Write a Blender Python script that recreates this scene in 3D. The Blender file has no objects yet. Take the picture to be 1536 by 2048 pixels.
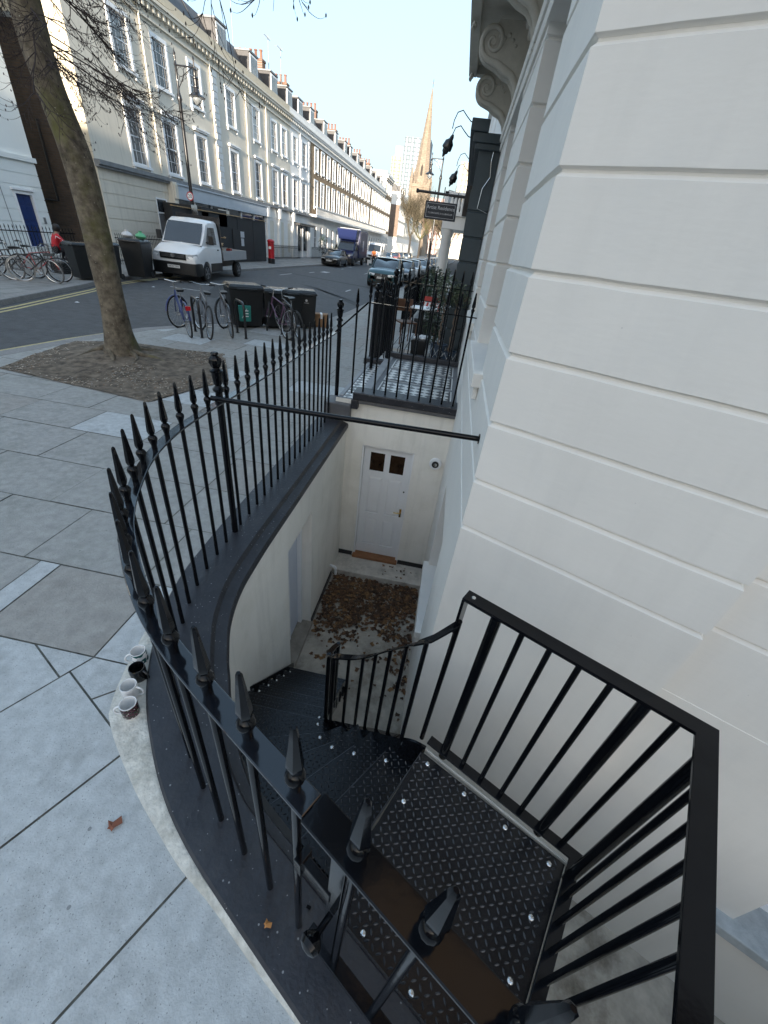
import bpy, bmesh, math, random
from mathutils import Matrix, Vector, noise
from mathutils.geometry import tessellate_polygon
R_ = math.radians
sc = bpy.context.scene
col = sc.collection
rnd = random.Random(7)

# ---------------------------------------------------------------- camera
cd = bpy.data.cameras.new('camera'); cam = bpy.data.objects.new('camera', cd); col.objects.link(cam)
cd.sensor_fit = 'VERTICAL'; cd.sensor_height = 36; cd.sensor_width = 27; cd.lens = 14.0625
cd.clip_start = 0.02; cd.clip_end = 5000
zc = Vector((161, 1197, 800)).normalized()
yc = Vector((157, 514, -800)); yc = (yc - zc * yc.dot(zc)).normalized()
xc = yc.cross(zc)
cam.matrix_world = Matrix.Translation((0, 0, 2.2)) @ Matrix((xc, yc, zc)).to_4x4()
sc.camera = cam

# ---------------------------------------------------------------- world, sun, exposure
SUN_EL, SUN_AZ = R_(6), R_(176.5)      # azimuth clockwise from +Y (street axis)
w = bpy.data.worlds.new('World'); sc.world = w; w.use_nodes = True
nt = w.node_tree; nt.nodes.clear()
sky = nt.nodes.new('ShaderNodeTexSky'); sky.sky_type = 'NISHITA'; sky.sun_disc = False
sky.sun_elevation = SUN_EL; sky.sun_rotation = SUN_AZ
sky.air_density = 1.0; sky.dust_density = 6.0; sky.ozone_density = 3.0
bg = nt.nodes.new('ShaderNodeBackground'); bg.inputs[1].default_value = 0.15
out = nt.nodes.new('ShaderNodeOutputWorld')
hs_ = nt.nodes.new('ShaderNodeHueSaturation'); hs_.inputs['Saturation'].default_value = 1.05; hs_.inputs['Value'].default_value = 1.0
nt.links.new(sky.outputs[0], hs_.inputs['Color']); gm = nt.nodes.new('ShaderNodeGamma'); gm.inputs[1].default_value = .45
nt.links.new(hs_.outputs[0], gm.inputs[0]); nt.links.new(gm.outputs[0], bg.inputs[0]); nt.links.new(bg.outputs[0], out.inputs[0])
sl = bpy.data.lights.new('sun', 'SUN'); sl.energy = 2.0; sl.angle = R_(0.5); sl.color = (1, .88, .72)
so = bpy.data.objects.new('sun', sl); col.objects.link(so)
sd = Vector((math.sin(SUN_AZ) * math.cos(SUN_EL), math.cos(SUN_AZ) * math.cos(SUN_EL), math.sin(SUN_EL)))
so.rotation_euler = sd.to_track_quat('Z', 'Y').to_euler()
sc.view_settings.view_transform = 'Standard'; sc.view_settings.look = 'None'
sc.view_settings.exposure = 2.88; sc.view_settings.gamma = 1

# ---------------------------------------------------------------- materials
MATS = {}
def mat(name, c, rough=.6, var=.12, scale=6, bump=.0, bscale=60, metal=0, coat=0, spec=.5, c2=None, stain=None, sscale=1.5, samt=.5, tr=0, speck=None, streak=0, vst=0):
    if name in MATS: return MATS[name]
    m = bpy.data.materials.new(name); m.use_nodes = True; t = m.node_tree; N = t.nodes; L = t.links
    b = N['Principled BSDF']; b.inputs['Roughness'].default_value = rough; b.inputs['Metallic'].default_value = metal
    b.inputs['Specular IOR Level'].default_value = spec; b.inputs['Coat Weight'].default_value = coat
    b.inputs['Coat Roughness'].default_value = .08
    if tr: b.inputs['Transmission Weight'].default_value = tr
    tc = N.new('ShaderNodeTexCoord')
    nz = N.new('ShaderNodeTexNoise'); nz.inputs['Scale'].default_value = scale; nz.inputs['Detail'].default_value = 8; nz.inputs['Roughness'].default_value = .62
    L.new(tc.outputs['Object'], nz.inputs['Vector'])
    rp = N.new('ShaderNodeValToRGB'); rp.color_ramp.elements[0].position = .3; rp.color_ramp.elements[1].position = .7
    a = [max(0, v * (1 - var)) for v in c]; d = [min(1, v * (1 + var)) for v in (c2 or c)]
    rp.color_ramp.elements[0].color = (*a, 1); rp.color_ramp.elements[1].color = (*d, 1)
    L.new(nz.outputs[0], rp.inputs[0]); cur = rp.outputs[0]
    if stain:
        n2 = N.new('ShaderNodeTexNoise'); n2.inputs['Scale'].default_value = sscale; n2.inputs['Detail'].default_value = 10; n2.inputs['Roughness'].default_value = .7
        L.new(tc.outputs['Object'], n2.inputs['Vector'])
        r2 = N.new('ShaderNodeValToRGB'); r2.color_ramp.elements[0].position = .5; r2.color_ramp.elements[1].position = .68
        r2.color_ramp.elements[0].color = (0, 0, 0, 1); r2.color_ramp.elements[1].color = (samt,) * 3 + (1,)
        L.new(n2.outputs[0], r2.inputs[0])
        mx = N.new('ShaderNodeMix'); mx.data_type = 'RGBA'; L.new(r2.outputs[0], mx.inputs[0]); L.new(cur, mx.inputs[6]); mx.inputs[7].default_value = (*stain, 1)
        cur = mx.outputs[2]
    if vst:
        n4 = N.new('ShaderNodeTexNoise'); n4.inputs['Scale'].default_value = 7; n4.inputs['Detail'].default_value = 7; n4.inputs['Roughness'].default_value = .6
        mp4 = N.new('ShaderNodeMapping'); mp4.inputs['Scale'].default_value = (1, 1, .10); L.new(tc.outputs['Object'], mp4.inputs[0]); L.new(mp4.outputs[0], n4.inputs['Vector'])
        r4_ = N.new('ShaderNodeMapRange'); r4_.inputs[1].default_value = .5; r4_.inputs[2].default_value = .75; r4_.inputs[3].default_value = 1; r4_.inputs[4].default_value = 1 - vst; L.new(n4.outputs[0], r4_.inputs[0])
        mv = N.new('ShaderNodeMix'); mv.data_type = 'RGBA'; mv.blend_type = 'MULTIPLY'; mv.inputs[0].default_value = 1; L.new(cur, mv.inputs[6]); L.new(r4_.outputs[0], mv.inputs[7]); cur = mv.outputs[2]
    for (ss, th, sc3, am) in (speck or ()):
        vo = N.new('ShaderNodeTexVoronoi'); vo.inputs['Scale'].default_value = ss; L.new(tc.outputs['Object'], vo.inputs['Vector'])
        sp_ = N.new('ShaderNodeSeparateColor'); L.new(vo.outputs['Color'], sp_.inputs[0])
        m1 = N.new('ShaderNodeMath'); m1.operation = 'MULTIPLY'; L.new(sp_.outputs[0], m1.inputs[0]); m1.inputs[1].default_value = th
        m2 = N.new('ShaderNodeMath'); m2.operation = 'LESS_THAN'; L.new(vo.outputs['Distance'], m2.inputs[0]); L.new(m1.outputs[0], m2.inputs[1])
        m3 = N.new('ShaderNodeMath'); m3.operation = 'MULTIPLY'; L.new(m2.outputs[0], m3.inputs[0]); m3.inputs[1].default_value = am
        mx2 = N.new('ShaderNodeMix'); mx2.data_type = 'RGBA'; L.new(m3.outputs[0], mx2.inputs[0]); L.new(cur, mx2.inputs[6]); mx2.inputs[7].default_value = (*sc3, 1); cur = mx2.outputs[2]
    L.new(cur, b.inputs['Base Color'])
    if bump:
        n3 = N.new('ShaderNodeTexNoise'); n3.inputs['Scale'].default_value = bscale; n3.inputs['Detail'].default_value = 6
        if streak:
            mp3 = N.new('ShaderNodeMapping'); mp3.inputs['Scale'].default_value = (1, 1, streak); L.new(tc.outputs['Object'], mp3.inputs[0]); L.new(mp3.outputs[0], n3.inputs['Vector'])
        else: L.new(tc.outputs['Object'], n3.inputs['Vector'])
        bp = N.new('ShaderNodeBump'); bp.inputs['Strength'].default_value = bump; bp.inputs['Distance'].default_value = .01
        L.new(n3.outputs[0], bp.inputs['Height']); L.new(bp.outputs[0], b.inputs['Normal'])
    MATS[name] = m; return m

def brickmat(name, c1, c2, mortar, sc_=1.0, bw=.225, bh=.075, ms=.012, rough=.85, axis='YZ', off=.5, bump=.3, msm=.1):
    if name in MATS: return MATS[name]
    m = bpy.data.materials.new(name); m.use_nodes = True; t = m.node_tree; N = t.nodes; L = t.links
    b = N['Principled BSDF']; b.inputs['Roughness'].default_value = rough
    tc = N.new('ShaderNodeTexCoord'); sp = N.new('ShaderNodeSeparateXYZ'); cb = N.new('ShaderNodeCombineXYZ')
    L.new(tc.outputs['Object'], sp.inputs[0])
    L.new(sp.outputs[{'X': 0, 'Y': 1, 'Z': 2}[axis[0]]], cb.inputs[0]); L.new(sp.outputs[{'X': 0, 'Y': 1, 'Z': 2}[axis[1]]], cb.inputs[1])
    br = N.new('ShaderNodeTexBrick'); br.inputs['Scale'].default_value = sc_; br.inputs['Brick Width'].default_value = bw
    br.inputs['Row Height'].default_value = bh; br.inputs['Mortar Size'].default_value = ms; br.inputs['Mortar Smooth'].default_value = msm
    br.offset = off
    br.inputs['Color1'].default_value = (*c1, 1); br.inputs['Color2'].default_value = (*c2, 1); br.inputs['Mortar'].default_value = (*mortar, 1)
    L.new(cb.outputs[0], br.inputs['Vector'])
    nz = N.new('ShaderNodeTexNoise'); nz.inputs['Scale'].default_value = 2.2; nz.inputs['Detail'].default_value = 9; nz.inputs['Roughness'].default_value = .7
    L.new(tc.outputs['Object'], nz.inputs['Vector'])
    rp = N.new('ShaderNodeMapRange'); rp.inputs[1].default_value = .3; rp.inputs[2].default_value = .7; rp.inputs[3].default_value = .75; rp.inputs[4].default_value = 1.15
    L.new(nz.outputs[0], rp.inputs[0])
    mx = N.new('ShaderNodeMix'); mx.data_type = 'RGBA'; mx.blend_type = 'MULTIPLY'; mx.inputs[0].default_value = 1
    L.new(br.outputs[0], mx.inputs[6]); L.new(rp.outputs[0], mx.inputs[7]); L.new(mx.outputs[2], b.inputs['Base Color'])
    bp = N.new('ShaderNodeBump'); bp.inputs['Strength'].default_value = bump; bp.inputs['Distance'].default_value = .01; bp.invert = True
    L.new(br.outputs[1], bp.inputs['Height']); L.new(bp.outputs[0], b.inputs['Normal'])
    MATS[name] = m; return m

# ---------------------------------------------------------------- mesh builder
class MB:
    def __init__(s, M=None): s.v = []; s.f = []; s.mi = []; s.M = M
    def add(s, vs, fs, mi=0):
        n = len(s.v)
        s.v += [tuple(v) for v in vs]; s.f += [tuple(i + n for i in f) for f in fs]; s.mi += [mi] * len(fs)
        return s
    def box(s, x0, x1, y0, y1, z0, z1, mi=0):
        return s.add([(x, y, z) for z in (z0, z1) for y in (y0, y1) for x in (x0, x1)],
                     [(0, 2, 3, 1), (4, 5, 7, 6), (0, 1, 5, 4), (2, 6, 7, 3), (0, 4, 6, 2), (1, 3, 7, 5)], mi)
    def obox(s, c, h, rz=0, mi=0, M=None):
        T = Matrix.Translation(c) @ (M or Matrix.Rotation(rz, 4, 'Z'))
        v = [T @ Vector((x * h[0], y * h[1], z * h[2])) for z in (-1, 1) for y in (-1, 1) for x in (-1, 1)]
        return s.add(v, [(0, 2, 3, 1), (4, 5, 7, 6), (0, 1, 5, 4), (2, 6, 7, 3), (0, 4, 6, 2), (1, 3, 7, 5)], mi)
    def frustum(s, c, h0, h1, z0, z1, mi=0, d=(0, 0)):
        v = [(c[0] + sx * h0[0], c[1] + sy * h0[1], z0) for sy in (-1, 1) for sx in (-1, 1)] + \
            [(c[0] + d[0] + sx * h1[0], c[1] + d[1] + sy * h1[1], z1) for sy in (-1, 1) for sx in (-1, 1)]
        return s.add(v, [(0, 2, 3, 1), (4, 5, 7, 6), (0, 1, 5, 4), (2, 6, 7, 3), (0, 4, 6, 2), (1, 3, 7, 5)], mi)
    def prism(s, poly, z0, z1, mi=0, top=True, bot=True, mt=None):
        n = len(poly)
        a = sum(poly[i][0] * poly[(i + 1) % n][1] - poly[(i + 1) % n][0] * poly[i][1] for i in range(n))
        if a < 0: poly = poly[::-1]
        v = [(p[0], p[1], z0) for p in poly] + [(p[0], p[1], z1) for p in poly]
        s.add(v, [(i, (i + 1) % n, n + (i + 1) % n, n + i) for i in range(n)], mi)
        k = len(s.v) - 2 * n
        if top: s.f.append(tuple(k + n + i for i in range(n))); s.mi.append(mi if mt is None else mt)
        if bot: s.f.append(tuple(k + i for i in range(n))[::-1]); s.mi.append(mi)
        return s
    def tube(s, pts, r, n=8, mi=0, caps=True, sx=1.0, closed=False):
        pts = [Vector(p) for p in pts]; m = len(pts)
        rs = r if isinstance(r, (list, tuple)) else [r] * m
        v = []; u = None
        for i, p in enumerate(pts):
            if closed: t = pts[(i + 1) % m] - pts[i - 1]
            else: t = pts[min(i + 1, m - 1)] - pts[max(i - 1, 0)]
            t.normalize()
            if u is None:
                u = Vector((0, 0, 1)) if abs(t.z) < .9 else Vector((1, 0, 0))
            u = (u - t * u.dot(t)); u.normalize(); b = t.cross(u)
            for k in range(n):
                a = 2 * math.pi * (k + .5) / n
                v.append(p + (u * math.cos(a) * sx + b * math.sin(a)) * rs[i])
        f = [(i * n + k, i * n + (k + 1) % n, (i + 1) * n + (k + 1) % n, (i + 1) * n + k) for i in range(m - 1) for k in range(n)]
        if closed: f += [((m - 1) * n + k, (m - 1) * n + (k + 1) % n, (k + 1) % n, k) for k in range(n)]
        elif caps: f += [tuple(range(n))[::-1], tuple((m - 1) * n + k for k in range(n))]
        return s.add(v, f, mi)
    def lathe(s, prof, c=(0, 0, 0), n=16, mi=0, sx=1, sy=1, M=None, rot=0, lobes=0, la=0):
        v = []
        for r, z in prof:
            for k in range(n):
                a = 2 * math.pi * k / n + rot
                rr = r * (1 + la * math.cos(lobes * a)) if lobes else r
                v.append(Vector((rr * math.cos(a) * sx, rr * math.sin(a) * sy, z)))
        if M: v = [M @ q for q in v]
        v = [q + Vector(c) for q in v]; m = len(prof)
        f = [(i * n + k, i * n + (k + 1) % n, (i + 1) * n + (k + 1) % n, (i + 1) * n + k) for i in range(m - 1) for k in range(n)]
        f += [tuple(range(n))[::-1], tuple((m - 1) * n + k for k in range(n))]
        return s.add(v, f, mi)
    def sweep(s, path, prof, zs=None, mi=0, closed_path=False, caps=True, mis=None):
        """path: 2D polyline; prof: closed list of (offset to the left, z); zs: height added per point"""
        P = [Vector(p) for p in path]; m = len(P); n = len(prof); v = []
        for i in range(m):
            a = (P[i] - P[i - 1]).normalized() if (i > 0 or closed_path) else None
            b = (P[(i + 1) % m] - P[i]).normalized() if (i < m - 1 or closed_path) else None
            if a is None: a = b
            if b is None: b = a
            na = Vector((-a.y, a.x)); nb = Vector((-b.y, b.x)); nn = (na + nb); nn /= max(.3, nn.length_squared / 2)
            z = zs[i] if zs else 0
            for o, h in prof: v.append((P[i].x + nn.x * o, P[i].y + nn.y * o, h + z))
        k0 = len(s.v); s.v += v
        for i in range(m if closed_path else m - 1):
            j = (i + 1) % m
            for k in range(n):
                s.f.append(tuple(q + k0 for q in (i * n + k, i * n + (k + 1) % n, j * n + (k + 1) % n, j * n + k)))
                s.mi.append(mis[k] if mis else mi)
        if caps and not closed_path:
            s.f.append(tuple(k0 + k for k in range(n))[::-1]); s.mi.append(mi)
            s.f.append(tuple(k0 + (m - 1) * n + k for k in range(n))); s.mi.append(mi)
        return s
    def wall(s, O, U, L, z0, z1, ops=(), d=.12, mi=0, mr=None, zones=None):
        """vertical wall face from O along U (2D unit) length L, outward normal to the right of U; ops (u0,u1,za,zb)"""
        us = sorted({0, L} | {q for o in ops for q in o[:2]}); zz = {z0, z1} | {q for o in ops for q in o[2:4]}
        if zones: zz |= {z for z, _ in zones}
        zz = sorted(z for z in zz if z0 <= z <= z1); us = [u for u in us if 0 <= u <= L]
        Nn = (U[1], -U[0])
        P = lambda u, z, q=0: (O[0] + U[0] * u - Nn[0] * q, O[1] + U[1] * u - Nn[1] * q, z)
        for i in range(len(us) - 1):
            for j in range(len(zz) - 1):
                uc, zc_ = (us[i] + us[i + 1]) / 2, (zz[j] + zz[j + 1]) / 2
                if any(o[0] < uc < o[1] and o[2] < zc_ < o[3] for o in ops): continue
                m_ = mi
                if zones:
                    for z, q in zones:
                        if zc_ > z: m_ = q
                s.add([P(us[i], zz[j]), P(us[i + 1], zz[j]), P(us[i + 1], zz[j + 1]), P(us[i], zz[j + 1])], [(0, 1, 2, 3)], m_)
        for o in ops:
            a, b, c, e = o[:4]; r = mr if mr is not None else mi
            for q in (((a, c), (a, e)), ((a, e), (b, e)), ((b, e), (b, c)), ((b, c), (a, c))):
                (u1, w1), (u2, w2) = q
                s.add([P(u1, w1), P(u1, w1, d), P(u2, w2, d), P(u2, w2)], [(3, 2, 1, 0)], r)
        return s
    def build(s, name, mats, parent=None, smooth=None, loc=None, bevel=None, local=False):
        me = bpy.data.meshes.new(name)
        me.from_pydata(s.v if s.M is None else [tuple(s.M @ Vector(q)) for q in s.v], [], s.f)
        for m in (mats if isinstance(mats, (list, tuple)) else [mats]): me.materials.append(m)
        me.polygons.foreach_set('material_index', s.mi); me.update()
        if smooth:
            me.polygons.foreach_set('use_smooth', [True] * len(s.f)); me.set_sharp_from_angle(angle=R_(smooth))
        o = bpy.data.objects.new(name, me); col.objects.link(o)
        if loc: o.location = loc
        if parent: o.parent = parent
        if bevel:
            b = o.modifiers.new('bevel', 'BEVEL'); b.width = bevel; b.segments = 2; b.limit_method = 'ANGLE'; b.angle_limit = R_(40)
        return o

def tag(o, label=None, cat=None, group=None, kind=None):
    if label: o['label'] = label
    if cat: o['category'] = cat
    if group: o['group'] = group
    if kind: o['kind'] = kind
    return o
def thing(name, label, cat, loc=(0, 0, 0), rz=0, group=None):
    o = bpy.data.objects.new(name, None); col.objects.link(o); o.location = loc; o.rotation_euler = (0, 0, rz); o.empty_display_size = .1
    return tag(o, label, cat, group)
def struct(o): o['kind'] = 'structure'; return o
KIDS = {}
def copy_tree(o, parent=None, keep=True):
    c = o.copy(); col.objects.link(c)
    if parent: c.parent = parent
    for ch in [q for q in list(o.children)]: copy_tree(ch, c)
    return c
def dup(o, loc, rz=0, label=None, scale=None):
    c = copy_tree(o); c.location = loc; c.rotation_euler = (0, 0, rz)
    if label: c['label'] = label
    if scale: c.scale = scale
    return c
def text_mesh(name, body, size, m, parent=None, M=None, ext=.002, align='CENTER', sx=1):
    cu = bpy.data.curves.new(name, 'FONT'); cu.body = body; cu.size = size; cu.extrude = ext; cu.align_x = align; cu.align_y = 'CENTER'
    cu.resolution_u = 3
    t = bpy.data.objects.new(name, cu); col.objects.link(t)
    dg = bpy.context.evaluated_depsgraph_get(); me = bpy.data.meshes.new_from_object(t.evaluated_get(dg)); me.materials.clear()
    bpy.data.objects.remove(t); me.transform(Matrix.Diagonal((sx, 1, 1, 1)))
    if M: me.transform(M)
    me.materials.append(m); o = bpy.data.objects.new(name, me); col.objects.link(o)
    if parent: o.parent = parent
    return o
def clip_poly(subj, clip):
    """Sutherland-Hodgman: clip polygon subj (any) by convex ccw clip"""
    outp = subj
    for i in range(len(clip)):
        a, b = clip[i], clip[(i + 1) % len(clip)]; inp = outp; outp = []
        side = lambda p: (b[0] - a[0]) * (p[1] - a[1]) - (b[1] - a[1]) * (p[0] - a[0])
        for k in range(len(inp)):
            p, q = inp[k - 1], inp[k]; sp, sq = side(p), side(q)
            if (sp >= 0) != (sq >= 0):
                t = sp / (sp - sq); outp.append((p[0] + t * (q[0] - p[0]), p[1] + t * (q[1] - p[1])))
            if sq >= 0: outp.append(q)
        if not outp: return []
    return outp
def sheet(mb, outer, holes, z, mi=0):
    vs = [Vector((p[0], p[1], 0)) for p in outer]; hs = [[Vector((p[0], p[1], 0)) for p in h] for h in holes]
    tr = tessellate_polygon([vs] + hs); allv = vs + [p for h in hs for p in h]
    def up(t):
        a, b, c = (allv[i] for i in t); return t if (b - a).cross(c - a).z > 0 else t[::-1]
    mb.add([(p.x, p.y, z) for p in allv], [up(tuple(t)) for t in tr], mi)

# shared materials
M_BLACK = mat('gloss_black_paint', (.003, .0035, .005), .12, .3, 3, .05, 22, coat=0, spec=.26)
M_RAILTOP = mat('gloss_black_flat_bar', (.006, .008, .012), .10, .3, 3, .04, 18, coat=.35, spec=.6)
M_BLACK2 = mat('satin_black_paint', (.012, .012, .014), .32, .3, 5, .15, 60, coat=.2)
M_COPE = mat('dark_masonry_paint', (.026, .027, .033), .42, .25, 4, .35, 45, stain=(.06, .06, .06), sscale=7, samt=.35, speck=[(38, .16, (.45, .45, .45), .5), (120, .2, (.012, .012, .014), .6)])
M_CREAM = mat('cream_stucco', (.80, .77, .715), .75, .03, 2, .14, 14, stain=(.72, .715, .685), sscale=1.2, samt=.3, streak=3, vst=.045, speck=[(7, .03, (.55, .54, .5), .5)])
M_WHITEW = mat('white_render', (.86, .83, .76), .8, .03, 2, .3, 22, stain=(.70, .67, .58), sscale=1.4, samt=.5, vst=.14)
M_WHITE = mat('white_gloss_paint', (.84, .85, .86), .35, .03, 3, .05, 40)
M_STUCG = mat('greige_stucco', (.72, .67, .57), .85, .05, 1.2, .2, 15, stain=(.58, .53, .45), sscale=.6, samt=.4, vst=.16)
M_STUCW = mat('white_stucco', (.82, .81, .78), .8, .04, 1.0, .15, 15, stain=(.68, .66, .6), sscale=.7, samt=.35, vst=.14)
M_GLASS = mat('window_glass', (.03, .035, .04), .05, .3, 1.5, spec=.8)
M_SLATE = mat('slate_roof', (.07, .068, .07), .6, .3, 3, .3, 12)
M_LEAD = mat('lead_flashing', (.2, .21, .22), .55, .2, 3)
M_BRICKR = brickmat('red_brick', (.19, .085, .05), (.13, .06, .04), (.2, .17, .14))
M_BRICKY = brickmat('london_stock_brick', (.36, .215, .09), (.27, .15, .06), (.3, .26, .2))
M_BRICKD = brickmat('sooty_brown_brick', (.10, .065, .042), (.06, .04, .028), (.07, .055, .045), axis='XZ', bh=.09, bw=.3, ms=.02)
M_TERRA = mat('terracotta', (.20, .10, .07), .8)
M_STEEL = mat('zinc_bolt', (.75, .76, .76), .22, .1, 20, metal=1)
M_RUBBER = mat('tyre_rubber', (.015, .015, .015), .75, .2, 10)
M_CHROME = mat('bright_metal', (.6, .6, .6), .25, .1, 10, metal=1)
M_DKPLASTIC = mat('black_plastic', (.012, .013, .014), .42, .2, 8, .1, 60)
M_WOODL = mat('pale_timber', (.42, .28, .14), .7, .25, 8)
# ================================================================ paths shared by the near scene
BARS = [(-1.425, 5.20 - .1652 * k) for k in range(17)]          # straight run, far to near, last one beside the post
POST = (-1.425, 2.459)
CURVE = [(-1.427, 2.315), (-1.425, 2.166), (-1.42, 2.007), (-1.40, 1.842), (-1.367, 1.686), (-1.318, 1.53), (-1.249, 1.378), (-1.171, 1.226),
         (-1.075, 1.082), (-.964, .951), (-.848, .829), (-.724, .720), (-.585, .622), (-.437, .534), (-.291, .452), (-.145, .371)]
GATEP = [(.011, .285), (.157, .203), (.303, .121), (.449, .039), (.595, -.043)]
PATH = [(-1.425, 5.30), (-1.425, 4.2), (-1.425, 3.2), (-1.427, 2.6)] + CURVE + [(.011, .285), (.303, .121), (1.2, -.385), (3.5, -1.68)]
def capz(p): return .045 + .065 * max(0, min(1, (p[1] - .9) / 1.6))
PZ = [capz(p) for p in PATH]
def offs(path, o):
    P = [Vector(p) for p in path]; r = []
    for i in range(len(P)):
        a = (P[i] - P[i - 1]).normalized() if i else None; b = (P[i + 1] - P[i]).normalized() if i < len(P) - 1 else None
        a = a or b; b = b or a; nn = Vector((-a.y, a.x)) + Vector((-b.y, b.x)); nn /= max(.3, nn.length_squared / 2)
        r.append((P[i].x + nn.x * o, P[i].y + nn.y * o))
    return r
KERB = [(-8.3, -6), (-7.9, 2), (-7.55, 4.5), (-7.35, 6.1), (-7.2, 7.6), (-6.95, 9.0), (-6.3, 10.25), (-5.2, 11.35), (-4.25, 12.3), (-3.95, 13.4), (-3.8, 16), (-3.45, 35), (-3.25, 60), (-3.1, 230)]
KERBL = [(-9.0, -6), (-9.9, 4), (-10.5, 7), (-11.1, 9.5), (-11.75, 11.8), (-12.2, 13.4), (-12.75, 14.9), (-13.1, 16.8), (-13.3, 20), (-13.1, 26), (-13.0, 60), (-13.0, 230)]
ZR = -.13

# ---------------------------------------------------------------- ground sheets
wellpoly = offs(PATH, .22) + [(12, -6.5), (12, 5.4), (.3, 5.4)]
wellpoly = [p for p in wellpoly]
M_ROAD = mat('asphalt', (.075, .077, .08), .82, .28, 5, .35, 180, stain=(.085, .085, .088), sscale=.7, samt=.5, speck=[(60, .3, (.13, .13, .13), .5), (3, .02, (.35, .35, .34), .6)])
M_LAND = mat('land_asphalt', (.06, .06, .06), .9, .2, 2)
mb = MB(); sheet(mb, [(-900, -900), (900, -900), (900, 1800), (-900, 1800)], [wellpoly], -.2); struct(mb.build('ground', M_LAND))
mb = MB(); rp = [(p[0] + .02, p[1]) for p in KERB] + [(p[0] - .02, p[1]) for p in KERBL[::-1]]; sheet(mb, rp, [], ZR); struct(mb.build('road', M_ROAD))
# darker trench repairs in the carriageway
mb = MB()
for pts in ([(-12.6, 31), (-12.3, 30.6), (-3.9, 27.2), (-3.9, 27.9)], [(-8.6, 24.5), (-7.9, 24.3), (-4.2, 19.0), (-4.2, 19.9)], [(-11, 20.2), (-10.2, 20), (-8.5, 15.5), (-9.2, 15.5)]):
    sheet(mb, pts, [], ZR + .004)
struct(mb.build('road_patch', mat('patched_asphalt', (.036, .038, .041), .8, .25, 6, .3, 150)))
M_YEL = mat('worn_yellow_line', (.50, .42, .20), .7, .15, 8, stain=(.2, .19, .15), sscale=9, samt=.7)
M_WLINE = mat('worn_white_line', (.5, .5, .5), .7, .12, 8, stain=(.15, .15, .15), sscale=6, samt=.8)
mb = MB()
for o in (.22, .42):
    mb.sweep(KERB[1:10], [(o, .004), (o + .085, .004), (o + .085, .0), (o, .0)], [ZR] * 9)
    mb.sweep(KERBL[1:9], [(-o, .004), (-o - .085, .004), (-o - .085, .0), (-o, .0)], [ZR] * 8)
struct(mb.build('yellow_lines', M_YEL))
mb = MB()
for x, y, lx, ly in ((-11.2, 16.6, 1.3, .09), (-11.2, 28, .1, 2.2), (-10.9, 33, .1, 1.3), (-10.7, 35.2, .5, 1.2), (-10.9, 42.4, .12, .9), (-11.2, 46.5, .1, 1.6), (-5.9, 24, .1, 1.2), (-8.2, 40, .1, 1.8), (-8.2, 48, .1, 1.8)):
    mb.add([(x, y, ZR + .006), (x + lx, y, ZR + .006), (x + lx, y + ly, ZR + .006), (x, y + ly, ZR + .006)], [(0, 1, 2, 3)])
struct(mb.build('road_markings', M_WLINE))
M_KERB = mat('granite_kerb', (.26, .25, .24), .8, .2, 30, .3, 90, stain=(.14, .14, .13), sscale=4, samt=.5)
mb = MB(); mb.sweep(KERB, [(0, -.25), (0, -.012), (-.015, .002), (-.28, .002), (-.28, -.25)]); struct(mb.build('kerb', M_KERB, smooth=30))
mb = MB(); mb.sweep(KERBL, [(0, -.25), (0, -.012), (.015, .002), (.28, .002), (.28, -.25)]); struct(mb.build('far_kerb', M_KERB, smooth=30))
M_FLAG = brickmat('far_flagstones', (.22, .215, .205), (.28, .275, .26), (.09, .09, .085), bw=.9, bh=.62, ms=.012, axis='YX', bump=.15)
kl = offs(KERBL, .27)
mb = MB(); sheet(mb, [(-60, -6)] + [(-60, 230)] + kl[::-1], [], 0.0); struct(mb.build('far_pavement', M_FLAG))

# near pavement: real slabs with open joints
M_SL = [mat('paving_slab_blue', (.47, .49, .49), .78, .16, 16, .35, 110, stain=(.24, .24, .23), sscale=6, samt=.4, speck=[(95, .26, (.14, .15, .15), .55), (9, .075, (.12, .125, .13), .6), (150, .12, (.62, .63, .62), .5)]),
        mat('paving_slab_grey', (.34, .335, .315), .8, .17, 13, .4, 90, stain=(.19, .20, .17), sscale=3.5, samt=.5, speck=[(95, .26, (.14, .15, .15), .55), (9, .075, (.12, .125, .13), .6), (150, .12, (.62, .63, .62), .5)]),
        mat('paving_slab_brown', (.33, .315, .29), .85, .18, 11, .4, 80, stain=(.24, .22, .19), sscale=5, samt=.4, speck=[(95, .26, (.14, .15, .15), .55), (9, .075, (.12, .125, .13), .6), (150, .12, (.62, .63, .62), .5)]),
        mat('paving_slab_pale', (.47, .49, .49), .78, .14, 15, .3, 110, stain=(.18, .18, .17), sscale=5, samt=.35, speck=[(95, .26, (.14, .15, .15), .55), (9, .075, (.12, .125, .13), .6), (150, .12, (.62, .63, .62), .5)])]
STO = offs(PATH, -.152)
M_JOINT = mat('joint_mortar', (.15, .15, .13), .95, .5, 18, .2, 50)
reg = [p for p in offs(KERB, -.27) if p[1] < 60]
right_edge = [(.25, 60), (.25, 8.7), (-1.25, 8.2), (-1.6, 5.3)] + STO[1:-1] + [(3, -6)]
region = reg + right_edge
mb = MB(); sheet(mb, region, [], -.007); struct(mb.build('pavement_bed', M_JOINT))
mb = MB(); r4 = random.Random(11)
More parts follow.
